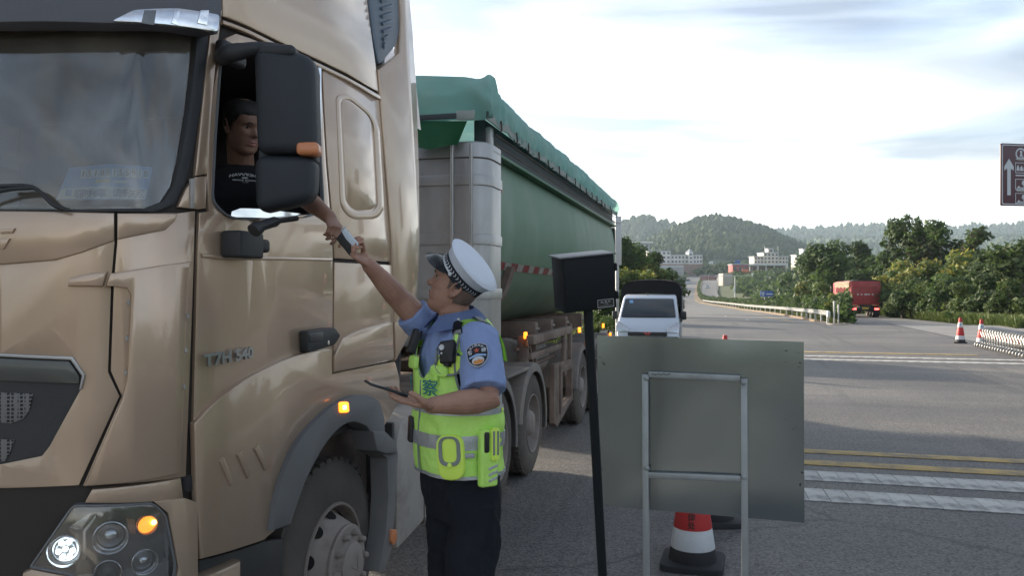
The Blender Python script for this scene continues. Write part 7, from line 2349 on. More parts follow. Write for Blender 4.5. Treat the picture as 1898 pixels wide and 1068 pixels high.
def arm(bm, a, b, c, r):
    pts = [a, a.lerp(b, .35), a.lerp(b, .7), b, b.lerp(c, .22), b.lerp(c, .5), b.lerp(c, .8), c]
    add_tube(bm, pts, r, 16, UPV, True, True)
arm(bm, l_sh, l_el, l_wr, [.058, .056, .050, .046, .047, .044, .034, .029])
arm(bm, r_sh, r_el, r_wr, [.058, .056, .052, .047, .046, .041, .033, .029])
# left hand holds the phone out flat in front
lh_x = (P(745, 740, 2.665) - l_wr).normalized()
ph_x = (RGT * -.80 + UPV * .34 - FWD * .50).normalized()
lh_z = (-UPV * .85 + FWD * .1 - RGT * .35); lh_z = (lh_z - lh_x * lh_z.dot(lh_x)).normalized()      # back of hand faces down
lh_y = lh_z.cross(lh_x); lh_y = lh_y if lh_y.dot(-FWD) > 0 else -lh_y
Ml_ = Matrix((lh_x, lh_y, lh_z)).transposed().to_4x4(); Ml_.translation = l_wr
add_hand(bm, Ml_, [(.05, .15, .1), (.1, .2, .15), (.15, .3, .2), (.2, .35, .25)], [(.030, .018, -.012), (.030, .002, -.016), (.022, -.004, -.006)], .98)
# right hand closes on the licence wallet
rh_x = (P(643, 462, 2.99) - P(676, 486, 3.03)).normalized()
rh_z = (FWD * .35 - RGT * .25 - UPV * .9); rh_z = (rh_z - rh_x * rh_z.dot(rh_x)).normalized()
rh_y = rh_z.cross(rh_x); rh_y = rh_y if rh_y.dot(UPV + RGT * .5) > 0 else -rh_y
Mr_ = Matrix((rh_x, rh_y, rh_z)).transposed().to_4x4(); Mr_.translation = r_wr
add_hand(bm, Mr_, [(.75, .9, .5), (.8, 1.0, .5), (.85, 1.0, .5), (.9, 1.0, .5)], [(.030, .014, -.018), (.026, -.006, -.022), (.020, -.010, -.010)], .95)
# legs inside the trousers
hip = TO.center(1.12)
l_foot = hip + TO.l * .12 + TO.f * .06; r_foot = hip - TO.l * .12 - TO.f * .05
for s_, ft in ((1, l_foot), (-1, r_foot)):
    a = hip + TO.l * (.09 * s_); k_ = a.lerp(ft, .5) + TO.f * .02; k_.z = .80; an = Vector((ft.x, ft.y, ISL + .10))
    add_tube(bm, [Vector((a.x, a.y, 1.14)), k_, an], [.075, .05, .035], 12, UPV, True, True)
body = remeshed('body', bm, .0038, 2, m_skin, officer)
face_bits(Mh, officer, .006)
hair_shell('hair', Mh, .003, m_stubble, officer, lambda th: .075 if th < .9 else (.075 - (th - .9) * .12 if th < 1.35 else (-.010 if th < 1.75 else -.058)))
hair_shell('crown_hair', Mh, .006, m_hair, officer, lambda th: .082 if th < 1.0 else (.055 if th < 1.8 else .005))

# shirt: body, sleeves, collar
bm = bmesh.new()
TO.add(bm, 1.275, 1.845, .004)
ls_end = l_sh.lerp(l_el, .86) + RGT * -.012
def sleeve(bm, a, b, r):
    pts = [a.lerp(b, t) for t in (0, .3, .6, .85, 1.0)]
    add_tube(bm, pts, r, 22, UPV, True)
add_tube(bm, [TO.center(1.74) + TO.l * .10, l_sh + UPV * .004], [.075, .074], 20, UPV, True, True)
sleeve(bm, l_sh, ls_end, [.074, .077, .079, .081, .082])
rs_end = r_sh.lerp(r_el, .62)
add_tube(bm, [TO.center(1.75) - TO.l * .10, r_sh], [.075, .072], 20, UPV, True, True)
sleeve(bm, r_sh, rs_end, [.072, .070, .069, .070, .071])
def wr(co): return .008 * fbm((co.x * 11, co.y * 11, co.z * 9), 1, 3) + .003 * fbm((co.x * 26, co.y * 26, co.z * 14), 1, 2)
shirt = remeshed('shirt', bm, .0055, 4, m_shirt, officer, True, wr)
# collar leaves
def collar(th0, th1, zz0, zz1, drop, name):
    bm = bmesh.new(); g = []
    for q in range(13):
        t = q / 12; th = th0 + (th1 - th0) * t
        z = zz0 + (zz1 - zz0) * t
        c0 = TO.center(z)
        inn = c0 + TO.f * (.074 * math.cos(th) - .004) + TO.l * (.076 * math.sin(th)) + UPV * .014
        out = c0 + TO.f * ((.118 + .03 * (1 - t)) * math.cos(th) - .004) + TO.l * (.122 * math.sin(th)) - UPV * (drop * (1.5 - .8 * t))
        g.append([bm.verts.new(inn - UPV * .02), bm.verts.new(inn), bm.verts.new(inn.lerp(out, .5) + UPV * .006), bm.verts.new(out)])
    for a, b in zip(g[:-1], g[1:]):
        for i in range(3): bm.faces.new((a[i], a[i + 1], b[i + 1], b[i]))
    bmesh.ops.solidify(bm, geom=bm.faces[:], thickness=.004)
    return bm_obj(name, bm, m_shirt, officer, True, 60)
collar(D2R(14), D2R(180), 1.832, 1.868, .036, 'collar')
collar(D2R(-14), D2R(-180), 1.832, 1.868, .036, 'collar')
# trousers and shoes
bm = bmesh.new()
TO.add(bm, 1.06, 1.30, .008, 8)
for s_, ft in ((1, l_foot), (-1, r_foot)):
    a = hip + TO.l * (.088 * s_)
    pts = [Vector((a.x, a.y, 1.13)), Vector((a.x, a.y, 1.0)), Vector((a.x, a.y, .78)).lerp(Vector((ft.x, ft.y, .78)), .45) + TO.f * .015, Vector((ft.x, ft.y, .5)), Vector((ft.x, ft.y, ISL + .05))]
    add_tube(bm, pts, [(.098, .098), (.102, .104), (.090, .092), (.080, .082), (.085, .09)], 20, TO.f, True)
remeshed('trousers', bm, .007, 4, m_trouser, officer, True, lambda co: .013 * fbm((co.x * 8, co.y * 8, co.z * 7), 1, 4))
for ft in (l_foot, r_foot):
    bm = bmesh.new()
    b0 = Vector((ft.x, ft.y, ISL))
    rg = []
    for t, w, hgt in ((-.10, .025, .05), (-.085, .036, .085), (-.03, .040, .10), (.04, .044, .075), (.10, .048, .05), (.15, .042, .042), (.175, .02, .03)):
        c = b0 + TO.f * t
        rg.append([c + TO.l * (w * math.cos(a)) + UPV * max(.002, hgt * .5 + hgt * .5 * math.sin(a)) for a in np.linspace(0, 2 * math.pi, 13)[:-1]])
    add_rings(bm, rg)
    bm_obj('shoe', bm, m_patent, officer, True, 60)

# the vest: wrap with arm holes and neck cut, bands, pockets, pouches
def norm_th(th): return (th + math.pi) % (2 * math.pi) - math.pi
def vest_keep(th, z):
    t = abs(norm_th(th))
    if ((t - D2R(86)) / D2R(40)) ** 2 + ((z - 1.70) / .195) ** 2 < 1: return False
    if t < D2R(90):
        if z > 1.60 + (t / D2R(48)) * .19 and t < D2R(60): return False
    return z < 1.825
vest = TO.patch('vest', -math.pi, math.pi, 1.248, 1.83, .020, .010, m_vest, officer, vest_keep, 220, 90, .008)
VO = .036
TO.patch('reflective_band', -math.pi, math.pi, 1.352, 1.405, .0305, .003, m_refl, officer, None, 120, 5, .008)
TO.patch('reflective_band', -math.pi, math.pi, 1.478, 1.500, .0305, .003, m_refl, officer, None, 120, 4, .008)
TO.patch('hem_band', -math.pi, math.pi, 1.245, 1.258, .0305, .003, m_refl, officer, None, 120, 3, .008)
TO.patch('back_reflective_strip', D2R(118), D2R(132), 1.50, 1.80, .0305, .003, m_refl, officer, None, 6, 14, .008)
TO.line('piping', [(D2R(-4), 1.25), (D2R(-6), 1.36), (D2R(-4), 1.50), (D2R(-2), 1.60)], VO - .004, .0042, m_piping, officer)
ah = [(D2R(86) + D2R(40) * math.cos(a), 1.70 + .195 * math.sin(a)) for a in np.linspace(D2R(155), D2R(395), 14)]
TO.line('armhole_piping', ah, VO - .008, .0055, m_piping, officer)
TO.patch('armhole_lining', D2R(40), D2R(132), 1.51, 1.66, .012, .004, m_navy, officer)
TO.line('neck_piping', [(D2R(2), 1.605), (D2R(12), 1.64), (D2R(28), 1.71), (D2R(45), 1.775)], VO - .008, .005, m_piping, officer)
TO.line('neck_piping', [(D2R(-2), 1.605), (D2R(-12), 1.64), (D2R(-28), 1.71), (D2R(-45), 1.775)], VO - .008, .005, m_piping, officer)
# shoulder straps over the shirt
def strap(side, name, mat, w0, w1, off=.012):
    bm = bmesh.new(); g = []
    cen = [TO.pt(side * D2R(46), 1.715, off + .012), TO.pt(side * D2R(50), 1.765, off + .008), TO.center(1.80) + TO.l * (side * .108) + TO.f * .045 + UPV * .018, TO.center(1.80) + TO.l * (side * .112) - TO.f * .018 + UPV * .030, TO.center(1.80) + TO.l * (side * .112) - TO.f * .075 + UPV * .010, TO.pt(side * D2R(130), 1.755, off + .008), TO.pt(side * D2R(130), 1.68, off + .012)]
    cen = [Vector(q) for q in smooth_path(cen, 5)]
    for i, c in enumerate(cen):
        t = (cen[min(i + 1, len(cen) - 1)] - cen[max(i - 1, 0)]).normalized()
        lat = (TO.l * side - t * t.dot(TO.l * side)).normalized()
        up_n = t.cross(lat); up_n = up_n if up_n.z > -.2 else -up_n
        g.append([bm.verts.new(c - lat * w0 - UPV * .0), bm.verts.new(c + up_n * .002), bm.verts.new(c + lat * w1 - UPV * .014)])
    for a, b in zip(g[:-1], g[1:]):
        for i in range(2): bm.faces.new((a[i], a[i + 1], b[i + 1], b[i]))
    bmesh.ops.solidify(bm, geom=bm.faces[:], thickness=.008)
    return bm_obj(name, bm, mat, officer, True, 60), cen
st_, cen = strap(1, 'shoulder_strap', m_vest, .040, .040, .012)
strap(-1, 'shoulder_strap', m_vest, .040, .040, .012)
# grey piece across the strap and the black rank tab in front of it
def strap_piece(i0, i1, off, w, mat, name):
    bm = bmesh.new(); g = []
    for i in range(i0, i1 + 1):
        c = cen[i]; t = (cen[min(i + 1, len(cen) - 1)] - cen[max(i - 1, 0)]).normalized()
        lat = (TO.l - t * t.dot(TO.l)).normalized(); up_n = lat.cross(t); up_n = up_n if up_n.z > -.1 else -up_n
        g.append([bm.verts.new(c - lat * w + up_n * off), bm.verts.new(c + up_n * (off + .004)), bm.verts.new(c + lat * w + up_n * off - UPV * .012)])
    for a, b in zip(g[:-1], g[1:]):
        for i in range(2): bm.faces.new((a[i], a[i + 1], b[i + 1], b[i]))
    bmesh.ops.solidify(bm, geom=bm.faces[:], thickness=.005)
    return bm_obj(name, bm, mat, officer, True, 60)
strap_piece(15, 20, .008, .041, m_refl, 'strap_reflector')
strap_piece(6, 10, .009, .030, m_navy, 'rank_tab')
for i in (6, 7):
    strap_piece(i, i + 1, .0135, .028, m_silverthread, 'rank_bar') if i == 6 else None
cq = cen[9] + UPV * .022
lathe('rank_star', [(.008, 0), (.006, .003), (.001, .004)], axis_matrix(cq, TO.l * .6 + UPV), m_silverthread, officer, 4)
# body camera in a piped holder
TO.patch('camera_holder', D2R(20), D2R(58), 1.635, 1.70, VO - .006, .004, m_vest_y, officer)
TO.line('holder_piping', [(D2R(20), 1.73), (D2R(21), 1.665), (D2R(28), 1.635), (D2R(46), 1.632), (D2R(56), 1.66), (D2R(60), 1.72)], VO, .005, m_piping, officer)
bc_, Mc = pouch(TO, 'body_camera', D2R(37), 1.712, .058, .085, .026, m_blackrub, officer, VO - .006, .010, .12)
plate('camera_wing', [(-.029, -.02), (-.036, .03), (-.02, .042), (.026, .044), (.034, .03), (.029, -.01), (.008, -.055), (-.012, -.05)], Mc, m_blackrub, officer, .002, .022, .004)
lathe('camera_lens', [(.011, 0), (.011, .004), (.008, .003), (.001, .0035)], Mc @ Matrix.Translation((-.014, .018, .026)), m_silverthread, officer, 18)
lathe('camera_button', [(.004, 0), (.004, .003), (.001, .0035)], Mc @ Matrix.Translation((-.016, -.004, .026)), m_silverthread, officer, 10)
pouch(TO, 'radio', D2R(-28), 1.735, .05, .10, .03, m_blackrub, officer, VO - .01, .012)
# chest pocket flap, left flap, printed character
fl, _ = pouch(TO, 'pocket_flap', D2R(26), 1.642, .085, .042, .010, m_vest, officer, VO - .006, .016)
pouch(TO, 'flap_tab', D2R(22), 1.615, .022, .022, .012, m_vest, officer, VO - .004, .006)
pouch(TO, 'chest_flap', D2R(-18), 1.66, .085, .05, .016, m_vest, officer, VO - .006, .016)
th_c, z_c = D2R(14), 1.572
def on_chest(co): return TO.pt(th_c + co.x / .150, z_c + co.y, VO + .004 + co.z)
text_mesh('vest_lettering', '察', .066, None, m_teal, officer, .001, offset=.0, fn=on_chest)
th_d = D2R(-34)
text_mesh('vest_lettering', '警', .066, None, m_teal, officer, .001, offset=.0, fn=lambda co: TO.pt(th_d + co.x / .150, z_c + co.y, VO + .004 + co.z))
# two pouches on the lower vest
p1, M1 = pouch(TO, 'belt_pouch', D2R(47), 1.330, .100, .165, .024, m_vest_y, officer, VO - .006, .045, .06)
plate('pouch_trim', round_poly([(-.042, -.030), (.042, -.030), (.042, .078), (-.042, .078)], .036, 5), M1, m_piping, officer, .024, .030, .002, holes=[round_poly([(-.028, -.016), (.028, -.016), (.028, .070), (-.028, .070)], .024, 5)])
plate('pouch_flap', round_poly([(-.052, -.042), (.052, -.042), (.052, .084), (-.052, .084)], .045, 5), M1, m_vest_y, officer, .016, .0255, .004)
lathe('snap', [(.0095, 0), (.0085, .004), (.003, .006), (.001, .006)], M1 @ Matrix.Translation((0, -.026, .029)), m_vest_y, officer, 16)
p2, M2 = pouch(TO, 'torch_pouch', D2R(91), 1.322, .074, .210, .026, m_vest, officer, VO - .006, .012, -.05)
plate('torch', round_poly([(-.026, .02), (-.004, .02), (-.004, .095), (-.026, .095)], .008), M2, m_blackrub, officer, .016, .030, .003)
plate('pouch_strap', round_poly([(.000, -.012), (.038, -.012), (.038, .11), (.000, .11)], .016, 4), M2, m_vest_y, officer, .024, .036, .003)
for x in (.010, .028):
    plate('strap_stripe', [(x - .004, .01), (x + .004, .01), (x + .004, .098), (x - .004, .098)], M2, m_piping, officer, .0355, .038, .0005)
lathe('snap', [(.009, 0), (.008, .004), (.003, .005)], M2 @ Matrix.Translation((.019, .0, .0355)), m_vest_y, officer, 16)
for k in range(3):
    y = -.045 - k * .022
    plate('chevron', [(-.006, y), (.034, y + .012), (.034, y + .021), (-.006, y + .010)], M2, m_refl, officer, .0255, .0275, .0005)
for th, z in ((D2R(115), 1.378), (D2R(124), 1.378), (D2R(122), 1.489)):
    lathe('snap', [(.009, 0), (.008, .003), (.003, .004)], TO.frame(th, z, VO - .001), m_vest_y, officer, 14)
pouch(TO, 'white_tab', D2R(68), 1.335, .052, .018, .006, m_refl, officer, VO - .002, .003)
pouch(TO, 'side_pouch', D2R(-26), 1.40, .05, .10, .02, m_blackrub, officer, VO - .006, .008)

# sleeve patch
ap = l_sh.lerp(l_el, .42)
adir = (l_el - l_sh).normalized()
pn = (-FWD * .96 + RGT * -.10 + UPV * .02); pn = (pn - adir * pn.dot(adir)).normalized()
py_ = -adir; px_ = py_.cross(pn)
Rsl = .0835
def on_sleeve(co):
    a = co.x / Rsl
    return ap + py_ * co.y + pn * ((Rsl + co.z) * math.cos(a)) + px_ * ((Rsl + co.z) * math.sin(a)) 
def sl_plate(name, pts, z0, z1, mat, holes=()):
    xs = [p[0] for p in pts]
    bm = plate_bm(pts, holes, z0, z1, 0, [q for q in np.arange(-.04, .041, .006) if min(xs) + .001 < q < max(xs) - .001])
    for v in bm.verts: v.co = on_sleeve(v.co)
    return bm_obj(name, bm, mat, officer)
sh = smooth_path([(-.038, .032), (-.020, .041), (0, .044), (.020, .041), (.038, .032)], 3) + smooth_path([(.039, .0), (.034, -.022), (.020, -.042), (0, -.052), (-.020, -.042), (-.034, -.022), (-.039, .0)], 3)
sl_plate('sleeve_patch', sh, .0, .0035, m_silverthread)
sl_plate('patch_field', [(x * .94, y * .94) for x, y in sh], .0035, .0045, m_navy)
star = []
for k in range(10):
    r_ = .0115 if k % 2 == 0 else .0046; a = math.pi / 2 + k * math.pi / 5
    star.append((r_ * math.cos(a), .0145 + r_ * math.sin(a)))
sl_plate('patch_star', star, .0045, .0056, m_badgered)
for k, ch in enumerate('中华人民共和国'):
    a = D2R(56 - k * 18.7)
    def fn(co, a=a):
        cx0, cy0 = -.040 * math.sin(a), -.006 + .0405 * math.cos(a)
        x = co.x * math.cos(a) - co.y * math.sin(a); y = co.x * math.sin(a) + co.y * math.cos(a)
        return on_sleeve(Vector((cx0 * .82 + x, cy0 + y, .0049 + co.z)))
    text_mesh('patch_lettering', ch, .0105, None, m_silverthread, officer, .0004, offset=.0002, fn=fn)
for ch, x in (('警', -.024), ('察', .024)):
    text_mesh('patch_lettering', ch, .0165, None, m_silverthread, officer, .0004, offset=.0003, fn=lambda co, x=x: on_sleeve(Vector((x + co.x, .010 + co.y, .0049 + co.z))))
sl_plate('patch_ribbon', [(-.030, -.006), (-.018, -.004), (0, .000), (.018, -.004), (.030, -.006), (.030, -.013), (.018, -.011), (0, -.008), (-.018, -.011), (-.030, -.013)], .0045, .0056, m_badgeblue)
ov = [(.0215 * math.cos(a), -.0265 + .0165 * math.sin(a)) for a in np.linspace(0, 2 * math.pi, 23)[:-1]]
sl_plate('patch_oval', ov, .0045, .0055, m_silverthread)
sl_plate('patch_hills', [(-.018, -.030), (-.010, -.024), (-.004, -.028), (.002, -.022), (.010, -.027), (.018, -.025), (.018, -.032), (.010, -.040), (0, -.042), (-.010, -.040)], .0055, .0062, m_badgeorange)
# strap of piping round the sleeve hem
hemr = []
for a in np.linspace(0, 2 * math.pi, 25):
    x0, y0 = frame_of(adir)
    hemr.append(ls_end - adir * .012 + x0 * .0845 * math.cos(a) + y0 * .0845 * math.sin(a))

# the cap
capo = empty('police_cap', Mh @ Vector((0, 0, .06)), 'white topped police cap with black peak worn by the officer', 'cap')
Mk = Mh @ Matrix.Translation((-.012, 0, .046)) @ Matrix.Rotation(D2R(-14), 4, 'X') @ Matrix.Rotation(D2R(-33), 4, 'Y')
def cap_ring(a, b, h, n=48, fx=0.0): return [Mk @ Vector((fx + a * math.cos(2 * math.pi * j / n), b * math.sin(2 * math.pi * j / n), h)) for j in range(n)]
bm = bmesh.new(); add_rings(bm, [cap_ring(.096, .081, -.012), cap_ring(.102, .086, -.010), cap_ring(.104, .088, .030), cap_ring(.098, .083, .034)]); bm_obj('cap_band', bm, m_navy, capo, True, 50)
bm = bmesh.new(); add_rings(bm, [cap_ring(.098, .083, .028), cap_ring(.106, .090, .034, fx=.002), cap_ring(.113, .099, .056, fx=.001), cap_ring(.121, .108, .067, fx=.002), cap_ring(.123, .110, .072, fx=.002), cap_ring(.121, .108, .077, fx=.002), cap_ring(.095, .085, .0845, fx=.002), cap_ring(.05, .045, .0865), cap_ring(.004, .004, .087)])
bm_obj('cap_crown', bm, m_capwhite, capo, True, 70)
bm = bmesh.new(); rr = [p.copy() for p in cap_ring(.1235, .1105, .072, 64, .002)]; add_tube(bm, rr + [rr[0]], .0032, 6); bm_obj('crown_piping', bm, m_capwhite, capo, True, 60)
bm = bmesh.new(); g = []
for q in range(21):
    a = D2R(-62 + 124 * q / 20); ext = .052 * max(0, math.cos(a * 1.30)) ** .7
    inn = Vector((.100 * math.cos(a), .085 * math.sin(a), .002)); out = Vector(((.102 + ext) * math.cos(a), (.086 + ext * .7) * math.sin(a), .002 - ext * 1.0))
    g.append([bm.verts.new(Mk @ inn), bm.verts.new(Mk @ (inn.lerp(out, .5) + Vector((0, 0, .005)))), bm.verts.new(Mk @ out)])
for a, b in zip(g[:-1], g[1:]):
    for i in range(2): bm.faces.new((a[i], a[i + 1], b[i + 1], b[i]))
bmesh.ops.solidify(bm, geom=bm.faces[:], thickness=.004)
bm_obj('peak', bm, m_patent, capo, True, 60)
for sy in (1, -1):
    pts = [Mk @ Vector((.1065 * math.cos(a), sy * .0905 * math.sin(a), .004 + .002 * math.cos(a))) for a in np.linspace(D2R(8), D2R(66), 10)]
    tube('chin_strap', pts, [(.0022, .0045)] * 10, m_silverthread, capo, 8, Mk.to_3x3() @ Vector((0, 0, 1)))
    a = D2R(69); lathe('strap_button', [(.0085, 0), (.0075, .004), (.003, .006), (.0005, .006)], axis_matrix(Mk @ Vector((.1045 * math.cos(a), sy * .0885 * math.sin(a), .004)), Mk.to_3x3() @ Vector((math.cos(a), sy * math.sin(a), 0))), m_silverthread, capo, 14)
    # woven laurel marks along the band
    for k in range(17):
        a = D2R(14 + k * 8.0)
        M_ = axis_matrix(Mk @ Vector((.1048 * math.cos(a), sy * .0888 * math.sin(a), .0165)), Mk.to_3x3() @ Vector((math.cos(a) / .104, sy * math.sin(a) / .088, 0)), Mk.to_3x3() @ Vector((-math.sin(a), sy * math.cos(a), 0)))
        plate('band_mark', [(-.004, .007), (.001, 0), (-.004, -.007), (0, -.007), (.005, 0), (0, .007)], M_, m_silverthread, capo, 0, .0008, 0)

# phone and licence wallet
pc = P(716, 720, 2.655)
pz = (UPV - ph_x * ph_x.z).normalized(); pz = (pz * .96 + FWD * -.12); pz = (pz - ph_x * pz.dot(ph_x)).normalized()
Mp = axis_matrix(pc, pz, ph_x)
phone = empty('mobile_phone', pc, 'slim dark phone held flat in the officer\'s lower hand', 'phone')
plate('phone_body', round_poly([(-.072, -.035), (.072, -.035), (.072, .035), (-.072, .035)], .009, 4), Mp, m_blackrub, phone, -.0045, .0035, .002)
plate('phone_screen', round_poly([(-.067, -.0315), (.067, -.0315), (.067, .0315), (-.067, .0315)], .007, 4), Mp, m_darkglass, phone, .0035, .0041, .0003)
wc = P(645, 449, 2.99)
wx = (RGT * .62 - UPV * .74 - FWD * .15).normalized(); wn_ = (-RGT * .35 - FWD * .72 - UPV * .20); wn_ = (wn_ - wx * wn_.dot(wx)).normalized()
Mw = axis_matrix(wc, wn_, wx)
wal = empty('licence_wallet', wc, 'small dark licence wallet with a bright card passed between the two hands', 'wallet')
plate('wallet_cover', round_poly([(-.045, -.032), (.045, -.032), (.045, .030), (-.045, .030)], .006, 3), Mw, pm('wallet_leather', (.028, .030, .032), .6, var=.2, scale=40), wal, -.004, .004, .0015)
plate('card', round_poly([(-.044, .012), (-.010, .006), (.040, .012), (.043, .030), (.036, .038), (-.044, .034)], .004, 3), Mw, pm('card_white', (.62, .70, .80), .35, var=.05), wal, .004, .0065, .0005)
plate('card', [(-.051, .010), (-.046, .010), (-.046, .036), (-.051, .034)], Mw, m_silverthread, wal, -.002, .006, .0005)

# ------------------------------------------------------------------ the driver
dloc = P(440, 534, 3.66)
driver = empty('person', (dloc.x, dloc.y, 1.70), 'driver in a black printed T-shirt leaning out of the cab window', 'person')
TD = Torso(Vector((dloc.x - .02, dloc.y + .12, 1.75)), Vector((dloc.x + .02, dloc.y, 2.50)), (.62, -.78, 0),
           [(1.66, .17, .12, 0), (1.85, .17, .125, .01), (2.05, .175, .125, .01), (2.25, .19, .12, 0), (2.38, .195, .112, 0), (2.45, .18, .095, -.005), (2.50, .13, .075, -.01), (2.53, .08, .062, -.01), (2.56, .06, .056, 0)])
df_ = Vector((.93, -.37, 0)).normalized()
Md = Matrix((df_, UPV.cross(df_), UPV)).transposed().to_4x4() @ Matrix.Rotation(D2R(22), 4, 'Y') @ Matrix.Rotation(D2R(7), 4, 'X')
Md.translation = P(452, 234, 3.56)
d_sh = TD.center(2.43) + TD.l * .17
d_wr = P(612, 404, 3.13); d_el = P(548, 352, 3.34)
bm = bmesh.new()
add_head(bm, Md)
add_tube(bm, [TD.center(2.44), TD.center(2.53), Md @ Vector((-.02, 0, -.07)), Md @ Vector((-.012, 0, -.02))], [.062, .060, .058, .056], 16)
TD.add(bm, 1.68, 2.48, -.02)
arm(bm, d_sh, d_el, d_wr, [.052, .050, .047, .043, .043, .040, .031, .028])
dx = (P(632, 438, 3.03) - d_wr).normalized()
dz = (RGT * .55 + UPV * .55 - FWD * .45); dz = (dz - dx * dz.dot(dx)).normalized(); dy = dz.cross(dx); dy = dy if dy.dot(RGT + UPV * .3) > 0 else -dy
Mdh = Matrix((dx, dy, dz)).transposed().to_4x4(); Mdh.translation = d_wr
add_hand(bm, Mdh, [(.7, .6, .3), (.95, .8, .4), (1.1, .9, .5), (1.2, .9, .5)], [(.034, .014, -.010), (.030, -.002, -.012), (.022, -.004, -.006)], .94, .22)
# right arm down to the wheel, legs on the seat
d_sh2 = TD.center(2.43) - TD.l * .17
arm(bm, d_sh2, Vector((-2.55, 3.12, 2.16)), Vector((-2.52, 2.98, 2.30)), [.052, .050, .047, .043, .043, .040, .033, .030])
Mdr = axis_matrix(Vector((-2.52, 2.98, 2.30)), Vector((0, -.2, 1)), Vector((.3, -.8, .2)))
add_hand(bm, Mdr, [(.9, .9, .5)] * 4, [(.03, .014, -.012), (.026, -.004, -.016), (.02, -.006, -.006)], .94)
for s_ in (-1, 1):
    a = TD.center(1.74) + TD.l * (.09 * s_)
    add_tube(bm, [a, Vector((-2.40 + .14 * s_, 3.05, 1.80)), Vector((-2.40 + .14 * s_, 2.92, 1.32))], [.08, .06, .045], 12, UPV, True, True)
remeshed('body', bm, .0044, 2, m_skin2, driver)
face_bits(Md, driver)
hair_shell('hair', Md, .007, m_hair, driver, lambda th: .066 if th < .8 else (.066 - (th - .8) * .13 if th < 1.35 else (-.015 if th < 1.75 else -.055)))
bm = bmesh.new()
TD.add(bm, 1.66, 2.515, .004)
add_tube(bm, [TD.center(2.41) + TD.l * .08, d_sh, d_sh.lerp(d_el, .55)], [.075, .070, .068], 18, UPV, True, True)
add_tube(bm, [TD.center(2.41) - TD.l * .08, d_sh2, d_sh2.lerp(Vector((-2.55, 3.12, 2.16)), .6)], [.075, .070, .068], 18, UPV, True, True)
remeshed('t_shirt', bm, .0065, 3, m_tee, driver, True, lambda co: .005 * fbm((co.x * 9, co.y * 9, co.z * 8), 1, 3))
bm = bmesh.new()
for s_ in (-1, 1):
    a = TD.center(1.74) + TD.l * (.09 * s_)
    add_tube(bm, [a, Vector((-2.40 + .14 * s_, 3.05, 1.80)), Vector((-2.40 + .14 * s_, 2.92, 1.30))], [.095, .078, .06], 14, UPV, True, True)
TD.add(bm, 1.64, 1.80, .008, 5)
remeshed('trousers', bm, .009, 3, m_trouser, driver)
# T-shirt print
def proj_px(p):
    v = p - CAM; return 949 + FPX * v.dot(RGT) / v.dot(FWD)
best = min(np.linspace(-1.4, 1.4, 141), key=lambda t: abs(proj_px(TD.pt(float(t), 2.44 - .0, .01)) - 455))
zt = P(455, 322, 3.55).z
m_print = pm('shirt_print', (.42, .42, .42), .8)
def arc_fn(r0, z0):
    def fn(co): return TD.pt(float(best) + co.x / .155, z0 + co.y - (co.x ** 2) * r0, .0125 + co.z)
    return fn
text_mesh('shirt_lettering', 'HAWKINS', .0185, None, m_print, driver, .0008, offset=.0006, xs=1.1, fn=arc_fn(5, zt))
text_mesh('shirt_lettering', 'MIDDLE SCHOOL', .0088, None, m_print, driver, .0008, offset=.0004, xs=1.0, fn=arc_fn(0, zt - .027))
text_mesh('shirt_lettering', 'CUBS', .006, None, m_print, driver, .0008, fn=arc_fn(0, zt - .036))
for k in range(1):
    bm = plate_bm([(.008 * math.cos(a), .004 * math.sin(a)) for a in np.linspace(0, 2 * math.pi, 15)[:-1]], [], 0, .0008, 0)
    f_ = arc_fn(0, zt - .0155)
    for v in bm.verts: v.co = f_(v.co)
    bm_obj('shirt_emblem', bm, m_print, driver)

# ------------------------------------------------------------------ the number card behind the windscreen
card = empty('parking_card', S2W(*px2s(190, 380, -.06), -.06), 'blue and white parking phone-number card propped inside the windscreen', 'card')
CO = SPX([(103, 371), (270, 371), (283, 310), (205, 303), (128, 311)], -.045)
m_cardblue = pm('card_blue', (.22, .42, .80), .5, var=.05)
m_cardpale = pm('card_pale', (.78, .88, .88), .5, var=.05)
skin('card_sheet', CO, -.048, -.045, m_cardblue, card, (), 0, True)
skin('card_lower', SPX([(105, 369), (268, 369), (273, 352), (200, 345), (114, 350)], -.044), -.0449, -.0435, m_cardpale, card, (), 0, True)
tr_s0 = SPX([(152, 323), (277, 323)], -.043)
for k, ch in enumerate('15188155918'):
    px = 154 + k * 11.6; py = 322.5 - 2.5 * math.sin(k / 10 * 3.14)
    skin('digit_tile', SPX([(px - 5, py + 8), (px + 4.4, py + 8), (px + 6.2, py - 8), (px - 3.4, py - 8)], -.043), -.0449, -.0432, m_cardpale, card, (), 0, True)
    s0_, z0_ = px2s(px + .5, py, -.043)
    text_mesh('digit', ch, .034, None, m_ink, card, .0003, offset=.0004, fn=lambda co, s0_=s0_, z0_=z0_: S2W(s0_ + co.x + co.y * .12, z0_ + co.y, -.0428 + co.z))
m_cardink = pm('card_ink', (.05, .11, .30), .6)
for k, ch in enumerate('临时停靠 请多关照'):
    if ch == ' ': continue
    px = 146 + k * 14.2
    s0_, z0_ = px2s(px, 360 - 1.5 * math.sin(k / 8 * 3.14), -.043)
    text_mesh('card_lettering', ch, .034, None, m_cardink, card, .0003, offset=.0005, fn=lambda co, s0_=s0_, z0_=z0_: S2W(s0_ + co.x + co.y * .1, z0_ + co.y, -.0428 + co.z))
s0_, z0_ = px2s(190, 336, -.043)
skin('card_yellow_mark', SPX([(176, 339), (204, 338), (206, 331), (178, 332)], -.0435), -.0449, -.0434, pm('card_yellow', (.5, .48, .2), .5), card, (), 0, True)
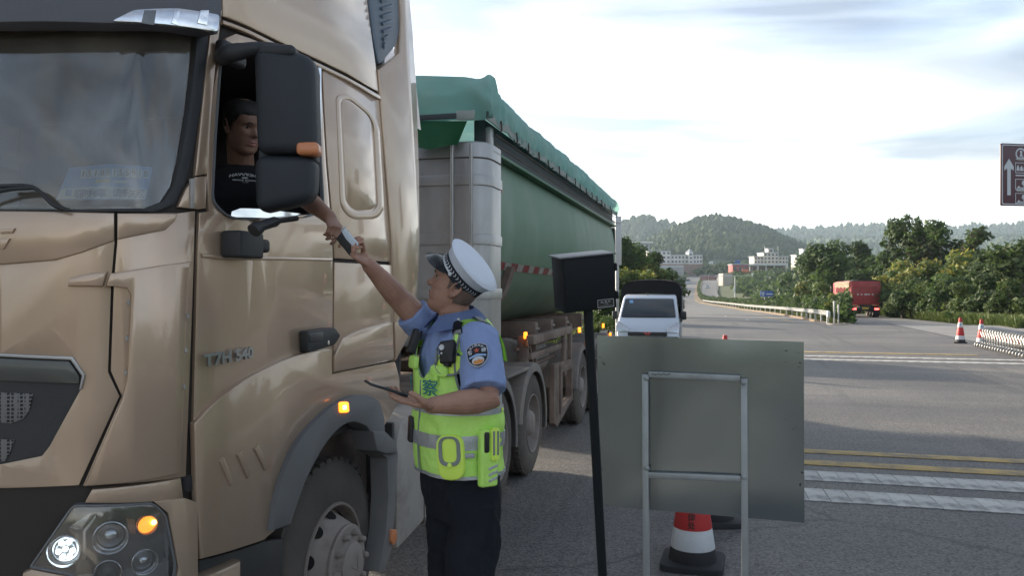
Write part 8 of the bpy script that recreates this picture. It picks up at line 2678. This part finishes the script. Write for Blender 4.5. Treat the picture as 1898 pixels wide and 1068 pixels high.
skin('card_pale_mark', SPX([(210, 339), (236, 339), (237, 334), (211, 334)], -.0435), -.0449, -.0434, m_cardpale, card, (), 0, True)
skin('card_blue_mark', round_poly(SPX([(120, 363), (132, 363), (135, 351), (123, 351)], -.043), .004), -.0434, -.0430, m_cardblue, card, (), 0, True)
# ================================================================== THE AIR
hz = bpy.data.materials.new('haze'); hz.use_nodes = True
N, L = hz.node_tree.nodes, hz.node_tree.links
N.clear()
ho = N.new('ShaderNodeOutputMaterial'); hv = N.new('ShaderNodeVolumePrincipled')
hv.inputs['Color'].default_value = (.68, .84, 1.0, 1)
hv.inputs['Density'].default_value = .00015
hv.inputs['Anisotropy'].default_value = .2
L.new(hv.outputs['Volume'], ho.inputs['Volume'])
o = box('haze', (0, 1200, 90), (6400, 4000, 196), hz, None, 0)
tag(o, 'thin bluish haze filling the air over the valley', 'haze', None, 'stuff')
o.data.materials[0].volume_intersection_method = 'FAST' if hasattr(o.data.materials[0], 'volume_intersection_method') else o.data.materials[0].volume_intersection_method
# ================================================================== SUB-PARTS: pieces that belong to one part of their thing
def regroup(root, table):
    by = {}
    for c in root.children:
        by.setdefault(c.name.split('.')[0], []).append(c)
    for part, pieces in table.items():
        if part not in by: continue
        p = by[part][0]
        for n_ in pieces:
            for c in by.get(n_, []):
                if c is p or c.children: continue
                c.parent = p; c.matrix_parent_inverse = Matrix.Identity(4)
def mirrored(o, par):
    me = o.data.copy()
    for v in me.vertices: v.co.x = 2 * CX - v.co.x
    me.flip_normals()
    c = bpy.data.objects.new(o.name.split('.')[0], me); C.objects.link(c); c.parent = par
    c.matrix_parent_inverse = tractor.matrix_basis.inverted() if par is tractor else Matrix.Identity(4)
    return c
for ch in list(tractor.children):
    nm = ch.name.split('.')[0]
    if nm in ('corner_panel', 'corner_upper_step', 'corner_deflector', 'deflector_wing', 'bumper_top', 'bumper_side', 'bumper_corner', 'headlight_rim', 'headlight_lens', 'lamp_divider', 'lamp_trim', 'a_pillar',
              'honeycomb_mesh', 'visor_lamp', 'headlight', 'panel_clip'):
        c = mirrored(ch, tractor)
        if nm == 'headlight':
            for q in list(ch.children): mirrored(q, c)
regroup(officer, {'vest': ['reflective_band', 'hem_band', 'back_reflective_strip', 'piping', 'armhole_piping', 'armhole_lining', 'neck_piping', 'shoulder_strap', 'strap_reflector', 'camera_holder', 'holder_piping',
                           'pocket_flap', 'flap_tab', 'chest_flap', 'vest_lettering', 'white_tab'],
                  'belt_pouch': ['pouch_trim', 'pouch_flap'], 'torch_pouch': ['torch', 'pouch_strap', 'strap_stripe', 'chevron'], 'body_camera': ['camera_wing', 'camera_lens', 'camera_button'],
                  'shirt': ['collar'], 'rank_tab': ['rank_bar', 'rank_star'], 'sleeve_patch': ['patch_field', 'patch_star', 'patch_lettering', 'patch_ribbon', 'patch_oval', 'patch_hills']})
regroup(driver, {'t_shirt': ['shirt_lettering', 'shirt_emblem']})
regroup(capo, {'cap_band': ['chin_strap', 'strap_button', 'band_mark'], 'cap_crown': ['crown_piping']})
regroup(card, {'card_sheet': ['card_lower', 'digit_tile', 'digit', 'card_lettering', 'card_yellow_mark', 'card_pale_mark', 'card_blue_mark']})
regroup(phone, {'phone_body': ['phone_screen']})
regroup(tractor, {'door': ['door_belt_step', 'window_seal', 'window_sill_trim', 'door_glass', 'badge_lettering', 'door_hinge'], 'mirror_housing': ['mirror_indicator', 'mirror_glass'],
                  'grille': ['honeycomb_mesh', 'grille_bar', 'grille_chrome_lip'], 'sun_visor': ['visor_lamp', 'lamp_segment'], 'fairing_vent': ['vent_louvre'],
                  'headlight': ['headlight_rim', 'headlight_lens', 'lamp_divider', 'lamp_trim'], 'hood_panel': ['hood_upper_step', 'hood_letter', 'deflector_wing'],
                  'corner_panel': ['corner_upper_step', 'corner_deflector', 'panel_clip'], 'blank_window_frame': ['blank_window'], 'lower_grille': ['grille_slat'],
                  'wheel_arch_trim': ['arch_rear_step', 'arch_reflector'], 'side_tank': ['tank_seam', 'tank_strap'], 'windscreen': ['windscreen_border', 'wiper'], 'fender_panel': ['fender_slot'],
                  'sleeper_lower_panel': ['sleeper_low_step'], 'fairing_panel': ['fairing_low_step']})
regroup(trailer, {'barrel': ['tape_piece', 'tape_mark', 'weld_seam', 'rail_flange'], 'front_bulkhead': ['bulkhead_band', 'bulkhead_joint', 'bulkhead_rib'], 'side_guard': ['guard_rim'], 'rear_frame': ['rear_door']})
regroup(tarp, {'tarp_sheet': ['hem_band', 'tie_hook']})
regroup(van, {'cab_body': ['windscreen', 'wiper', 'sticker', 'headlight', 'side_window', 'front_emblem', 'aerial'], 'bumper': ['bumper_grille', 'number_plate', 'fog_lamp'], 'cargo_bed': ['stake', 'bed_front_board', 'bed_top_board']})
regroup(rt_, {'load_box': ['side_rib', 'side_rail'], 'rear_door': ['door_rail', 'door_rib', 'number_patch'], 'rear_bumper': ['tail_light', 'number_plate']})
regroup(sg, {'sign_panel': ['sign_border', 'arrow', 'round_pictogram', 'pictogram_figure', 'pictogram_frame', 'pictogram_peak', 'pictogram_ground', 'pictogram_tree', 'sign_rule', 'sign_line']})
regroup(pb, {'box_body': ['box_lid', 'box_door', 'hinge'], 'maker_label': ['label_border', 'label_text', 'label_rule']})
regroup(sb, {'panel': ['scuff']})
